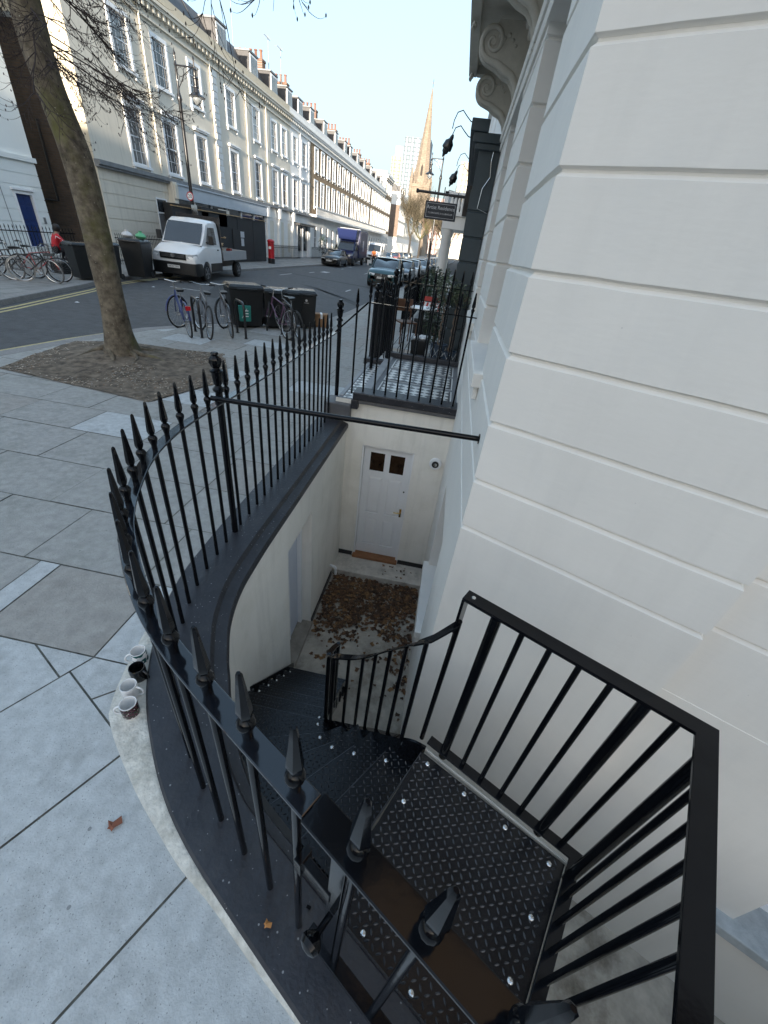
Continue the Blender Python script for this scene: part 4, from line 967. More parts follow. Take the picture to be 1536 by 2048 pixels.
def olive(x, y, z, hh, cr, label, seed):
    rr = random.Random(seed); t = thing('olive_tree', label, 'tree', (x, y, z), 0)
    mb = MB(); pts = [(.035 * math.sin(k * 1.3), .035 * math.cos(k * 1.3), hh * k / 12) for k in range(13)]; mb.tube(pts, .018, 8); pts = [(-.035 * math.sin(k * 1.3), -.035 * math.cos(k * 1.3), hh * k / 12) for k in range(13)]; mb.tube(pts, .016, 8)
    for k in range(9):
        a_ = rr.uniform(0, 6.3); mb.tube([(0, 0, hh), (math.cos(a_) * cr * .4, math.sin(a_) * cr * .4, hh + cr * .5), (math.cos(a_) * cr * .8, math.sin(a_) * cr * .8, hh + cr * rr.uniform(.5, 1.2))], [.012, .007, .003], 5)
    mb.build('trunk', M_TRUNKS, t, smooth=50)
    mb = MB(); leafball(mb, (0, 0, hh + cr * .8), (cr, cr, cr * .9), 560, .045, rr, (0, 0, 1, 1, 2)); mb.build('crown', M_OLV, t)
olive(-.13, 8.25, .72, .72, .26, 'olive tree with spiral twisted trunk in the left lattice planter', 1)
olive(.09, 8.2, .62, .78, .22, 'slim olive tree in the lower planter against the cream wall', 2)
mb = MB(); leafball(mb, (.02, 0, .5), (.30, .45, .5), 1500, .05, random.Random(5), (0, 1, 1)); t = thing('evergreen_bush', 'dark green bush growing at the foot of the dark grey pier', 'bush', (-.30, 9.6, .42)); mb.build('foliage', [mat('bush_leaf', (.04, .065, .03), .55, .3, 9), mat('bush_leaf_dark', (.02, .035, .018), .55, .3, 9)], t)
mb = MB(); mb.tube([(0, 0, 0), (0, 0, .4)], .02, 6); mb.build('stem', M_TRUNKS, t)
# folded black parasol / windbreak, tables, cone
t = thing('folded_screen', 'tall black folded cloth screen standing by the forecourt railing', 'screen', (-1.40, 8.9, .15), R_(8))
mb = MB(); 
for k in range(5): mb.frustum((.0 + k * .07 - .14, .02 * (-1) ** k), (.04, .05), (.035, .04), 0, 1.28, d=(.0, 0))
mb.build('cloth', mat('black_cloth', (.01, .011, .013), .8, .3, 12, .3, 30), t, bevel=.01)
mb = MB(); mb.box(-.2, .2, -.1, .1, 0, .03); mb.build('base', M_DKPLASTIC, t)
t = thing('cafe_table', 'small dark cafe table with a white top in the forecourt', 'table', (-.62, 9.9, .42))
mb = MB(); mb.lathe([(.30, .70), (.31, .71), (.31, .73), (.0, .73)], n=24); mb.build('tabletop', M_WHITE, t, smooth=40)
mb = MB(); mb.tube([(0, 0, .02), (0, 0, .7)], .025, 10); mb.lathe([(.2, 0), (.2, .02), (.03, .05)], n=20); mb.build('leg', M_DKPLASTIC, t, smooth=40)
t = thing('cafe_chair', 'brown wooden folding chair beside the white cafe table', 'chair', (-.95, 9.6, .42), R_(30))
mb = MB(); mb.box(-.2, .2, -.2, .2, .42, .45); mb.build('seat', mat('brown_wood', (.14, .07, .04), .6), t, bevel=.004)
mb = MB(); mb.box(-.2, .2, .19, .21, .62, .86); mb.build('backrest', mat('brown_wood', (.14, .07, .04)), t, bevel=.004)
for sx in (-1, 1):
    for sy in (-1, 1):
        mb = MB(); mb.tube([(sx * .18, sy * .19, 0), (sx * .18, sy * .19, .86 if sy > 0 else .42)], .014, 6); mb.build('leg', mat('brown_wood', (.14, .07, .04)), t)
t = thing('warning_board', 'red and white striped warning board behind the far railing', 'sign', (-.62, 12.5, 0))
mb = MB(); mb.box(-.28, .28, -.02, .02, .78, 1.02); mb.build('panel', M_WHITE, t)
mb = MB()
for k in range(5): mb.add([(-.26 + k * .11, -.022, .785), (-.21 + k * .11, -.022, .785), (-.16 + k * .11, -.022, 1.015), (-.21 + k * .11, -.022, 1.015)], [(0, 1, 2, 3)])
mb.box(-.25, .25, -.03, -.0205, 1.05, 1.16); mb.build('red_stripe', mat('safety_red', (.5, .06, .05), .5), t)
for s_ in (-1, 1): mb = MB(); mb.tube([(s_ * .22, 0, 0), (s_ * .22, 0, 1.1)], .015, 6); mb.build('leg', M_DKPLASTIC, t)
t = thing('pink_board', 'slim salmon pink folding board leaning on a black stand on the pavement', 'sign', (-2.05, 13.6, 0), R_(12))
mb = MB(); mb.add([(-.06, 0, .25), (.14, .06, .25), (.10, .05, .98), (.06, .04, .98), (-.06, .03, .25), (.14, .09, .25), (.10, .08, .98), (.06, .07, .98)], [(0, 1, 2, 3), (7, 6, 5, 4), (0, 3, 7, 4), (1, 5, 6, 2), (2, 6, 7, 3), (0, 4, 5, 1)]); mb.build('panel', mat('salmon_board', (.6, .14, .12), .5), t)
mb = MB(); mb.tube([(-.05, 0, 0), (.06, .05, .9)], .014, 6); mb.tube([(.15, .1, 0), (.10, .06, .9)], .014, 6); mb.build('leg', M_DKPLASTIC, t)

# dark grey rusticated pier / porch flank of the next house, with lanterns and hanging sign
M_DKG = mat('slate_grey_paint', (.045, .06, .068), .55, .12, 3, .2, 30)
dp = thing('dark_porch', 'dark slate grey rusticated shopfront pier projecting beyond the cream facade', 'building', (0, 8.64, 0))
mb = MB(); banded(mb, [(-.06, 8.64), (.29, 8.64), (.29, 9.5), (-.06, 9.5)], .33, 3.12, [.62, .99, 1.36, 1.73, 2.10, 2.47, 2.84], dep=.022, hw=.022)
mb.box(-.045, .29, 8.655, 9.5, 3.121, 3.78); PB(mb, 'pier', M_DKG, dp)
mb = MB(); mb.box(-.12, .34, 8.60, 9.55, 3.62, 3.70); mb.box(-.17, .36, 8.57, 20, 3.70, 3.82); mb.box(-.23, .05, 8.54, 20, 3.82, 3.97); PB(mb, 'cornice', M_DKG, dp, bevel=.012)
mb = MB(); mb.box(-.03, .05, 9.5, 17.5, 3.1, 3.80); PB(mb, 'fascia', M_DKG, dp)
mb = MB(); mb.box(.02, .3, 9.5, 17.5, .33, .95); PB(mb, 'stall_riser', M_DKG, dp)
for k in range(5): mb = MB(); mb.box(.0, .1, 9.5 + k * 1.95, 9.6 + k * 1.95, .95, 3.1); PB(mb, 'mullion', M_DKG, dp)
mb = MB(); mb.box(.08, .09, 9.6, 17.4, .95, 3.1); PB(mb, 'shop_window', M_GLASS, dp)
mb = MB(); mb.box(.30, 9, 8.63, 17.8, .3, 12.2); PB(mb, 'wall', M_STUCW, dp)
mb = MB(); mb.tube([(.20, 8.636, 3.75), (.18, 8.63, 3.5), (.21, 8.63, 3.3), (.12, 8.63, 3.15), (.10, 8.63, 2.88), (.27, 8.63, 2.83)], .006, 6); PB(mb, 'cable', M_STEEL, dp)
def lantern(x, y, z, label, s=1.0, rz=0):
    t = thing('swan_neck_lamp', label, 'lamp', (x, y, z), rz, 'black lamps over the dark porch')
    mb = MB()
    for dz, dy in ((.28, .0), (.10, .02)):
        mb.tube([(.0, dy, dz), (-.06, dy, dz + .01), (-.14, dy, dz + .07), (-.21, dy, dz + .13), (-.29, dy, dz + .10), (-.33, dy, dz - .0), (-.34, dy, dz - .10)], .008 * s, 6)
    mb.build('arm', M_BLACK2, t, smooth=60)
    mb = MB(); Mx = Matrix.Translation((-.35, 0, .02)) @ Matrix.Rotation(R_(24), 4, 'Y')
    mb.lathe([(.012, .10), (.03, .07), (.035, .03), (.075, -.01), (.085, -.09), (.08, -.105), (.055, -.115), (.05, -.15), (.028, -.17), (.012, -.21), (.002, -.22)][::-1], n=14, M=Mx, sy=.8); mb.build('head', M_BLACK2, t, smooth=35)
lantern(-.20, 9.0, 3.72, 'nearer black swan neck lamp sticking out from the dark porch cornice')
lantern(-.14, 11.6, 3.62, 'farther black swan neck lamp on the dark porch', .9)
hs_t = thing('hanging_sign', 'black framed hotel sign reading Artist Residence hanging from a black bar', 'sign', (-.55, 9.4, 2.95))
Y9 = 9.4
mb = MB(); mb.tube([(.43, 0, .13), (-.46, 0, .145)], .022, 8); mb.tube([(-.46, 0, .145), (-.50, 0, .145)], .034, 8)
for x in (-.15, .02, .28): mb.tube([(x, 0, .02), (x, 0, .24 if x == .02 else .18)], .009, 6)
mb.build('bar', M_BLACK2, hs_t, smooth=40)
mb = MB(); mb.box(.40, .50, -.05, .05, -.15, .3); mb.build('bracket', M_BLACK2, hs_t)
mb = MB(); mb.box(-.30, .29, -.025, .025, -.25, .02); mb.build('panel', mat('sign_navy', (.012, .018, .03), .35), hs_t, bevel=.003)
mb = MB()
for s0, s1, t0, t1 in ((-.27, .26, -.222, -.217), (-.27, .26, -.012, -.007), (-.27, -.265, -.217, -.012), (.255, .26, -.217, -.012)): mb.box(s0, s1, -.029, -.0255, t0, t1)
M_LET = mat('sign_lettering', (.62, .64, .66), .5); mb.build('border', M_LET, hs_t)
MT = lambda x, y, z: Matrix.Translation((x, y, z)) @ Matrix.Rotation(R_(90), 4, 'X')
text_mesh('lettering', 'Artist Residence', .078, M_LET, hs_t, MT(-.005, -.028, -.072))
text_mesh('lettering', 'CLUBROOMS & CLUBHOUSE', .036, M_LET, hs_t, MT(-.005, -.028, -.155))
# small sign further on and portico
t = thing('hanging_sign', 'small dark framed sign hung high in front of the white portico', 'sign', (-.95, 24, 4.0)); mb = MB(); mb.box(-.35, .45, -.03, .03, -.42, .42); mb.build('panel', M_DKPLASTIC, t)
mb = MB(); mb.box(-.28, .38, -.04, -.031, -.35, .35); mb.build('inset', mat('grey_sign_face', (.3, .31, .32), .5), t); mb = MB(); mb.tube([(-.3, 0, .5), (1.2, 0, .5)], .03, 6); mb.build('bar', M_BLACK2, t)
pt = thing('white_portico', 'white columned portico with a small balustrade beyond the dark porch', 'portico', (-.6, 19, 0))
mb = MB(); mb.box(-.95, .3, 18.3, 21, 2.95, 3.35); mb.box(-1.05, .3, 18.2, 21.1, 3.35, 3.47); mb.box(-1.0, -.86, 18.24, 21.05, 3.95, 4.03); mb.box(-1.0, .3, 18.24, 18.36, 3.951, 4.031); mb.box(-1.0, -.85, 18.24, 18.4, 3.47, 3.95); PB(mb, 'entablature', M_STUCW, pt, bevel=.01)
for k in range(8):
    mb = MB(); mb.lathe([(.05, 3.47), (.04, 3.55), (.06, 3.68), (.035, 3.85), (.05, 3.95)], n=10, c=(-.72 + k * .13, 18.3, 0)); PB(mb, 'baluster', M_STUCW, pt, smooth=50)
for x, y in ((-.75, 18.55), (-.75, 20.6)):
    mb = MB(); mb.lathe([(.24, .1), (.24, .2), (.19, .26), (.185, 1.2), (.165, 2.75), (.2, 2.8), (.22, 2.95)], n=20, c=(x, y, 0)); PB(mb, 'column', M_STUCW, pt, smooth=40)
mb = MB(); mb.box(-1.1, .3, 18.2, 21.1, -.05, .1); PB(mb, 'base', M_STUCW, pt)
def plain_house(name, label, x0, x1, y0, y1, h, m, nb, side='R', fl=((.9, 3.0), (4.3, 6.4), (7.7, 9.4))):
    t = thing(name, label, 'house', (x0, (y0 + y1) / 2, 0))
    mb = MB(); L = y1 - y0; ops = []
    for b in range(nb):
        c = L * (b + .5) / nb
        for za, zb in fl: ops.append((c - .55, c + .55, za, zb))
    if side == 'R': mb.wall((x0, y1), (0, -1), L, 0, h, ops, .15)
    else: mb.wall((x1, y0), (0, 1), L, 0, h, ops, .15)
    fx = x0 if side == 'R' else x1; bx = x1 if side == 'R' else x0
    mb.add([(fx, y0, 0), (bx, y0, 0), (bx, y0, h), (fx, y0, h)], [(0, 1, 2, 3)]); mb.add([(fx, y1, 0), (bx, y1, 0), (bx, y1, h), (fx, y1, h)], [(0, 1, 2, 3)])
    mb.add([(fx, y0, h), (bx, y0, h), (bx, y1, h), (fx, y1, h)], [(0, 1, 2, 3)]); mb.add([(bx, y0, 0), (bx, y1, 0), (bx, y1, h), (bx, y0, h)], [(0, 1, 2, 3)])
    PB(mb, 'wall', m, t)
    s_ = -1 if side == 'R' else 1
    for u0, u1_, za, zb in ops:
        yy = y1 - u1_ if side == 'R' else y0 + u0
        mb = MB(); xg = fx - s_ * .12; mb.add([(xg, yy, za), (xg, yy + 1.1, za), (xg, yy + 1.1, zb), (xg, yy, zb)], [(0, 1, 2, 3)]); w_ = PB(mb, 'pane', M_GLASS, t)
    mb = MB(); mb.box(min(fx, fx + s_ * .3), max(fx, fx + s_ * .3), y0, y1, h - .5, h - .2); PB(mb, 'cornice', M_STUCW, t)
    return t
yy = 17.8
for i, (L, lab) in enumerate(((22, 'first white stucco row house beyond the dark porch on the right side'), (30, 'second stucco row house along the right side of the street'), (34, 'third stucco row house along the right side of the street'), (46, 'last stucco row house at the far right end of the street'))):
    plain_house('row_house', lab, .3, 9, yy + .01, yy + L, 12.2 - .2 * i, M_STUCW, int(L / 2.6)); yy += L
# the unseen sun-blocking houses behind the camera are added further down
# ================================================================ big street tree (left)
M_BARK = mat('mossy_bark', (.075, .058, .040), .92, .45, 9, 1.0, 45, c2=(.15, .125, .09), stain=(.11, .11, .03), sscale=1.3, samt=.8, streak=.35, speck=[(16, .13, (.42, .4, .33), .55), (34, .1, (.03, .025, .02), .7)])
M_TWIG = mat('dark_twig', (.04, .028, .026), .85, .3, 20)
tr = thing('street_tree', 'big bare street tree with a mossy leaning trunk in the square soil pit', 'tree', (-5.66, 6.69, 0))
def trunk_mesh(mb, pts, rs, n=28, rough=.05, seed=0):
    P = spline3(pts, 6); m = len(P); V = []
    rr_ = [rs[min(int(i / 6), len(rs) - 1)] * (1 - (i / 6) % 1) + rs[min(int(i / 6) + 1, len(rs) - 1)] * ((i / 6) % 1) for i in range(m)]
    for i, p in enumerate(P):
        for k in range(n):
            a_ = 2 * math.pi * k / n; dr_ = Vector((math.cos(a_), math.sin(a_), 0))
            q = 1 + rough * noise.noise(Vector((dr_.x * 1.5 + seed, dr_.y * 1.5, p.z * .8))) * 2 + rough * .5 * noise.noise(Vector((dr_.x * 5, dr_.y * 5, p.z * 1.5 + seed)))
            V.append(p + dr_ * rr_[i] * q)
    F = [(i * n + k, i * n + (k + 1) % n, (i + 1) * n + (k + 1) % n, (i + 1) * n + k) for i in range(m - 1) for k in range(n)]
    mb.add(V, F)
mb = MB()
trunk_mesh(mb, [(-5.64, 6.69, -.1), (-5.63, 6.69, .10), (-5.627, 6.69, .42), (-5.60, 6.69, .95), (-5.605, 6.69, 1.9), (-5.63, 6.69, 2.75), (-5.79, 6.69, 3.5), (-5.86, 6.72, 4.2), (-5.95, 6.8, 7.5)], [.36, .30, .23, .195, .18, .19, .17, .175, .14], seed=3, rough=.07)
rr = random.Random(21)
for k in range(8):                                # surface roots
    a_ = k * .785 + rr.uniform(-.25, .25); L = rr.uniform(.35, .85); pts = []
    for j in range(7):
        t_ = j / 6; q = .22 + t_ * L; aa = a_ + .35 * math.sin(t_ * 3 + k)
        x, y = -5.66 + math.cos(aa) * q, 6.69 + math.sin(aa) * q; pts.append((x, y, max(soil_h(x, y), .0) + .06 * (1 - t_) ** 2 - .022))
    mb.tube(pts, [.075, .055, .042, .034, .028, .022, .012], 8)
PB(mb, 'trunk', M_BARK, tr, smooth=60)
def branch(mb, p, d_, L, r, depth, rr, droop=.25, curl=.9, nb=None):
    """drooping branch whose tip curls upward, with side twigs"""
    p = Vector(p); d_ = Vector(d_).normalized(); n_ = 9; pts = [p.copy()]; q = p.copy(); dd = d_.copy()
    for i in range(n_):
        t_ = i / n_
        dd = (dd + Vector((rr.gauss(0, .07), rr.gauss(0, .07), rr.gauss(0, .05) - droop * .22 * (1 - t_) + curl * .38 * t_ * t_))).normalized()
        q = q + dd * L / n_; pts.append(q.copy())
    mb.tube(pts, [r * (1 - .8 * i / n_) for i in range(n_ + 1)], 5 if r < .02 else 7, caps=False)
    if depth == 0:
        mb.lathe([(.001, -.012), (.006, -.004), (.006, .004), (.001, .014)], n=5, c=pts[-1]); return
    k_ = nb or (9 if depth > 1 else 7)
    for k in range(k_):
        i = rr.randint(2, n_ - 1); a = pts[i]; dl = (pts[i + 1] - pts[i - 1]).normalized()
        side = dl.cross(Vector((0, 0, 1))).normalized() * rr.choice((-1, 1)); dn_ = (dl * .75 + side * rr.uniform(.3, .8) + Vector((0, 0, rr.uniform(-.4, .1)))).normalized()
        branch(mb, a, dn_, L * rr.uniform(.3, .52), max(.003, r * .5), depth - 1, rr, droop * .8, curl)
mb = MB(); rr = random.Random(77)
# limbs leaving the trunk above the frame and drooping back into it
specs = []
for k in range(34):
    a_ = R_(rr.uniform(-60, 110)); z0 = rr.uniform(3.6, 6.3)
    specs.append(((-5.82, 6.72, z0), (math.cos(a_), math.sin(a_) * .8, rr.uniform(-.35, .15)), rr.uniform(.9, 1.75), rr.uniform(.008, .014)))
for k in range(13):
    a_ = R_(rr.uniform(130, 215)); z0 = rr.uniform(4.2, 5.6)
    specs.append(((-5.9, 6.72, z0), (math.cos(a_), math.sin(a_), rr.uniform(-.55, -.1)), rr.uniform(1.1, 1.9), rr.uniform(.010, .017)))
for s_ in specs: branch(mb, *s_, 2, rr, droop=.55, curl=1.25)
# long limb reaching over the pavement: hanging twigs seen against the sky
mb.tube([(-5.85, 6.7, 5.6), (-4.9, 5.9, 6.2), (-3.6, 5.0, 5.8), (-2.3, 4.3, 5.1), (-1.3, 3.9, 4.6)], [.12, .09, .06, .035, .02], 8, caps=False)
for s_ in (((-1.55, 4.05, 4.72), (.05, .0, -1), 1.25, .007), ((-1.75, 4.1, 4.75), (-.1, .05, -1), 1.15, .007), ((-1.35, 4.0, 4.6), (.25, .1, -1), 1.0, .007), ((-2.15, 4.25, 5.0), (.1, .0, -1), 1.6, .008), ((-2.4, 4.3, 5.15), (-.1, 0, -1), 1.6, .008), ((-2.9, 4.6, 5.5), (.1, 0, -1), 1.8, .008)):
    branch(mb, *s_, 2, rr, droop=.1, curl=1.2, nb=4)
PB(mb, 'crown', M_TWIG, tr, smooth=60)

# ================================================================ bicycles
def tyre_mat(): return M_RUBBER
M_SPOKE = mat('spoke_wire', (.35, .35, .36), .4, metal=1)
def wheel(par, c, r, rim_m, tm=None, steer=0, guard=None):
    w_ = bpy.data.objects.new('wheel', None)
    bpy.data.objects.remove(w_)
    M = Matrix.Translation(c) @ Matrix.Rotation(steer, 4, 'Z')
    mb = MB(M); mb.tube([(math.cos(a) * r, 0, math.sin(a) * r) for a in [2 * math.pi * k / 36 for k in range(36)]], .019, 8, closed=True)
    t_ = mb.build('wheel', tm or M_RUBBER, par, smooth=50)
    mb = MB(M); mb.tube([(math.cos(a) * (r - .024), 0, math.sin(a) * (r - .024)) for a in [2 * math.pi * k / 36 for k in range(36)]], .011, 6, closed=True); o = mb.build('rim', rim_m, t_, smooth=50)
    mb = MB(M); mb.tube([(0, -.04, 0), (0, .04, 0)], .018, 8)
    for k in range(20):
        a = 2 * math.pi * k / 20; mb.tube([(math.cos(a + .35) * .016, .022 * (-1) ** k, math.sin(a + .35) * .016), (math.cos(a) * (r - .03), 0, math.sin(a) * (r - .03))], .0017, 3, caps=False)
    mb.build('spokes', M_SPOKE, t_)
    if guard:
        mb = MB(M); pts = [(math.cos(a) * (r + .035), 0, math.sin(a) * (r + .035)) for a in [R_(20 + 150 * k / 14) for k in range(15)]]
        mb.tube(pts, .02, 6, sx=.5); mb.build('mudguard', guard, par)
    return t_
def bicycle(label, x, y, heading, lean, fm, rim=M_CHROME, step=False, basket=False, guard=None, steer=.3, saddle_z=.92, tyre=None, drop=0, z=0):
    """local: front wheel toward +x"""
    t = thing('bicycle', label, 'bicycle', (x, y, z), 0)
    t.rotation_euler = (lean, 0, heading)
    R = .335; fw = (.54, 0, R + .0); rw = (-.52, 0, R)
    wheel(t, rw, R, rim, tyre, 0, guard); wheel(t, fw, R, rim, tyre, steer, guard)
    bb = Vector((-.08, 0, .28)); st = Vector((-.22, 0, .72)); hd = Vector((.36, 0, .82)); hb = Vector((.40, 0, .66))
    mb = MB()
    if step: mb.tube([hb, (.1, 0, .45), bb], .02, 8); mb.tube([hd, (.12, 0, .56), (-.12, 0, .45)], .015, 8)
    else: mb.tube([st, hd], .016, 8); mb.tube([hb, bb], .019, 8)
    mb.tube([bb, st], .016, 8); mb.tube([hd, hb], .02, 8)
    for s_ in (-1, 1):
        mb.tube([bb + Vector((0, s_ * .03, 0)), Vector(rw) + Vector((0, s_ * .055, 0))], .010, 6); mb.tube([st + Vector((0, s_ * .015, -.02)), Vector(rw) + Vector((0, s_ * .055, 0))], .008, 6)
    mb.build('frame', fm, t, smooth=50)
    mb = MB(); c_, s2 = math.cos(steer), math.sin(steer)
    for s_ in (-1, 1):
        o_ = Vector((-s2 * s_ * .055, c_ * s_ * .055, 0)); mb.tube([hb + o_ * .6, Vector((.46, 0, .5)) + o_, Vector(fw) + o_], .012, 6)
    mb.build('fork', fm, t, smooth=50)
    mb = MB(); mb.tube([hd, (.345, 0, .98)], .013, 8); h0 = Vector((.36, 0, .985)); sd_ = Vector((-s2, c_, 0)); fd = Vector((c_, s2, 0))
    mb.tube([h0 + sd_ * .29 - fd * .10 + Vector((0, 0, .03)), h0 + sd_ * .2 - fd * .02 + Vector((0, 0, .03)), h0 + sd_ * .05 + fd * .03, h0 - sd_ * .05 + fd * .03, h0 - sd_ * .2 - fd * .02 + Vector((0, 0, .03)), h0 - sd_ * .29 - fd * .10 + Vector((0, 0, .03))], .012, 8)
    hbo = mb.build('handlebar', M_CHROME, t, smooth=50)
    mb = MB()
    for s_ in (-1, 1): mb.tube([h0 + sd_ * .20 * s_ - fd * .03 + Vector((0, 0, .03)), h0 + sd_ * .30 * s_ - fd * .105 + Vector((0, 0, .03))], .017, 8); mb.tube([h0 + sd_ * .2 * s_ + fd * .03, h0 + sd_ * .27 * s_ + fd * .0], .006, 5)
    mb.build('grip', M_DKPLASTIC, hbo)
    mb = MB(); mb.tube([st, (-.25, 0, saddle_z - .03)], .012, 8); mb.build('seat_post', M_CHROME, t)
    mb = MB(); mb.add([(-.38, -.085, saddle_z), (-.38, .085, saddle_z), (-.24, .07, saddle_z + .02), (-.10, .018, saddle_z + .01), (-.10, -.018, saddle_z + .01), (-.24, -.07, saddle_z + .02),
                       (-.36, -.06, saddle_z - .05), (-.36, .06, saddle_z - .05), (-.24, .04, saddle_z - .035), (-.11, .012, saddle_z - .02), (-.11, -.012, saddle_z - .02), (-.24, -.04, saddle_z - .035)],
                      [(0, 5, 4, 3, 2, 1), (6, 7, 8, 9, 10, 11), (0, 1, 7, 6), (1, 2, 8, 7), (2, 3, 9, 8), (3, 4, 10, 9), (4, 5, 11, 10), (5, 0, 6, 11)])
    mb.build('saddle', M_DKPLASTIC, t, bevel=.01)
    mb = MB(); mb.lathe([(.09, -.003), (.09, .003)], n=24, M=Matrix.Translation(bb + Vector((0, -.045, 0))) @ Matrix.Rotation(R_(90), 4, 'X')); mb.tube([bb + Vector((0, -.06, 0)), bb + Vector((.1, -.06, -.12))], .009, 6); mb.tube([bb + Vector((0, .06, 0)), bb + Vector((-.1, .06, .12))], .009, 6)
    mb.box(bb.x + .06, bb.x + .14, -.15, -.06, bb.z - .135, bb.z - .11); mb.box(bb.x - .14, bb.x - .06, .06, .15, bb.z + .11, bb.z + .135); mb.build('crankset', M_CHROME, t)
    if basket:
        mb = MB(); c0 = Vector((.60, 0, .80))
        for zz in (0, .06, .12, .18, .24): w_ = .13 + zz * .25; mb.tube([c0 + Vector((sx * w_, sy * (w_ + .03), zz)) for sx, sy in ((-1, -1), (1, -1), (1, 1), (-1, 1))], .005, 4, closed=True)
        for k in range(20):
            a = 2 * math.pi * k / 20; mb.tube([c0 + Vector((max(-1, min(1, 1.4 * math.cos(a))) * .13, max(-1, min(1, 1.4 * math.sin(a))) * .16, 0)), c0 + Vector((max(-1, min(1, 1.4 * math.cos(a))) * .19, max(-1, min(1, 1.4 * math.sin(a))) * .22, .24))], .004, 4)
        mb.box(.47, .73, -.15, .15, .80, .81); mb.build('basket', M_DKPLASTIC, t)
    return t
M_BBLUE = mat('dark_blue_paint', (.02, .03, .13), .3, coat=.3); M_BGREY = mat('grey_bike_paint', (.12, .12, .13), .35, coat=.3); M_BPURP = mat('purple_bike_paint', (.10, .045, .09), .35, coat=.3); M_BBLK = mat('black_bike_paint', (.02, .02, .022), .3, coat=.3)
M_BRED = mat('red_bike_paint', (.35, .03, .03), .35, coat=.3)
dirv = lambda a, b: math.atan2(b[1] - a[1], b[0] - a[0])
def bike_between(label, pr, pf, lean, fm, **k):
    """rear wheel foot pr, front wheel foot pf"""
    return bicycle(label, (pr[0] + pf[0]) / 2, (pr[1] + pf[1]) / 2, dirv(pr, pf), lean, fm, **k)
b1 = bike_between('dark blue bicycle with blue mudguards and red rear light at the left stand', (-5.66, 8.86), (-6.35, 9.62), R_(-3), M_BBLUE, guard=M_BBLUE, steer=R_(-50), step=True)
mb = MB(); mb.box(-.90, -.86, -.05, .05, .60, .68); mb.build('rear_light', mat('red_reflector', (.5, .01, .02), .2), b1)
bike_between('grey bicycle with thin silver wheels at the right side of the left stand', (-5.24, 8.93), (-5.95, 9.75), R_(6), M_BGREY, steer=R_(15))
bike_between('slate grey bicycle with upright silver handlebar at the middle stand', (-4.98, 9.45), (-5.55, 10.25), R_(-4), M_BGREY, guard=M_BBLK, steer=R_(-35))
bike_between('purple framed mountain bike at the right stand', (-3.88, 10.1), (-4.65, 10.75), R_(8), M_BPURP, steer=R_(-25), rim=M_CHROME)
bike_between('black bicycle half hidden behind the purple mountain bike', (-3.55, 10.15), (-4.25, 10.95), R_(-8), M_BBLK, steer=R_(20))
bike_between('black city bicycle with a front basket on the far left pavement', (-13.55, 12.45), (-12.75, 12.9), R_(9), M_BBLK, basket=True, rim=M_CHROME, tyre=mat('grey_tyre', (.12, .12, .12), .7), steer=R_(-25))
bike_between('black bicycle with pale tyre walls at the left edge of the far pavement', (-14.3, 12.0), (-13.35, 12.5), R_(4), M_BBLK, tyre=mat('cream_tyre', (.35, .33, .3), .7))
bike_between('red framed bicycle behind the black basket bicycle', (-13.75, 13.0), (-12.9, 13.3), R_(-4), M_BRED)
bike_between('dark bicycle farthest back of the far left group', (-14.6, 12.7), (-13.7, 13.3), R_(-6), M_BBLK, saddle_z=1.0)
def hoop(x, y, rz, label):
    t = thing('bike_stand', label, 'bike stand', (x, y, 0), rz, 'bike stands on the near pavement')
    mb = MB(); pts = [(-.35, 0, -.02), (-.35, 0, .6)] + [(-.2 + -.15 * math.cos(R_(k * 18)), 0, .6 + .15 * math.sin(R_(k * 18))) for k in range(1, 6)] + [(.2 + .15 * math.sin(R_(k * 18)), 0, .6 + .15 * math.cos(R_(k * 18))) for k in range(0, 6)] + [(.35, 0, -.02)]
    mb.tube(pts, .027, 12); mb.build('hoop', M_BLACK2, t, smooth=50)
    mb = MB(); mb.lathe([(.05, 0), (.05, .006)], n=14, c=(-.35, 0, 0)); mb.build('base_plate', M_BLACK2, t); mb = MB(); mb.lathe([(.05, 0), (.05, .006)], n=14, c=(.35, 0, 0)); mb.build('base_plate', M_BLACK2, t)
hoop(-5.66, 9.2, R_(132), 'black hoop bike stand between the blue and the thin silver wheeled bicycles')
hoop(-4.88, 9.75, R_(132), 'black hoop bike stand beside the teal bag')
hoop(-3.95, 10.3, R_(132), 'black hoop bike stand holding the purple mountain bike')
# teal bag hung on the middle stand
t = thing('shopping_bag', 'teal green carrier bag hanging at the middle bike stand', 'bag', (-5.05, 10.35, .22), R_(35)); t.scale = (.78, .78, .78)
mb = MB(); mb.frustum((0, 0), (.17, .06), (.19, .05), 0, .46); mb.build('body', mat('teal_bag', (.015, .20, .17), .5, .1, 5), t, bevel=.015)
mb = MB(); mb.tube([(-.08, 0, .45), (-.07, 0, .55), (0, 0, .6), (.07, 0, .55), (.08, 0, .45)], .006, 5); mb.build('strap', M_BLACK2, t)
mb = MB()
for k in range(3): mb.box(-.06 + .0 * k, .1, -.062, -.0615, .30 - .08 * k, .33 - .08 * k)
mb.tube([(-.1, -.064, .1), (-.02, -.064, .25), (.06, -.064, .38)], .008, 4); mb.build('print', M_WHITE, t)

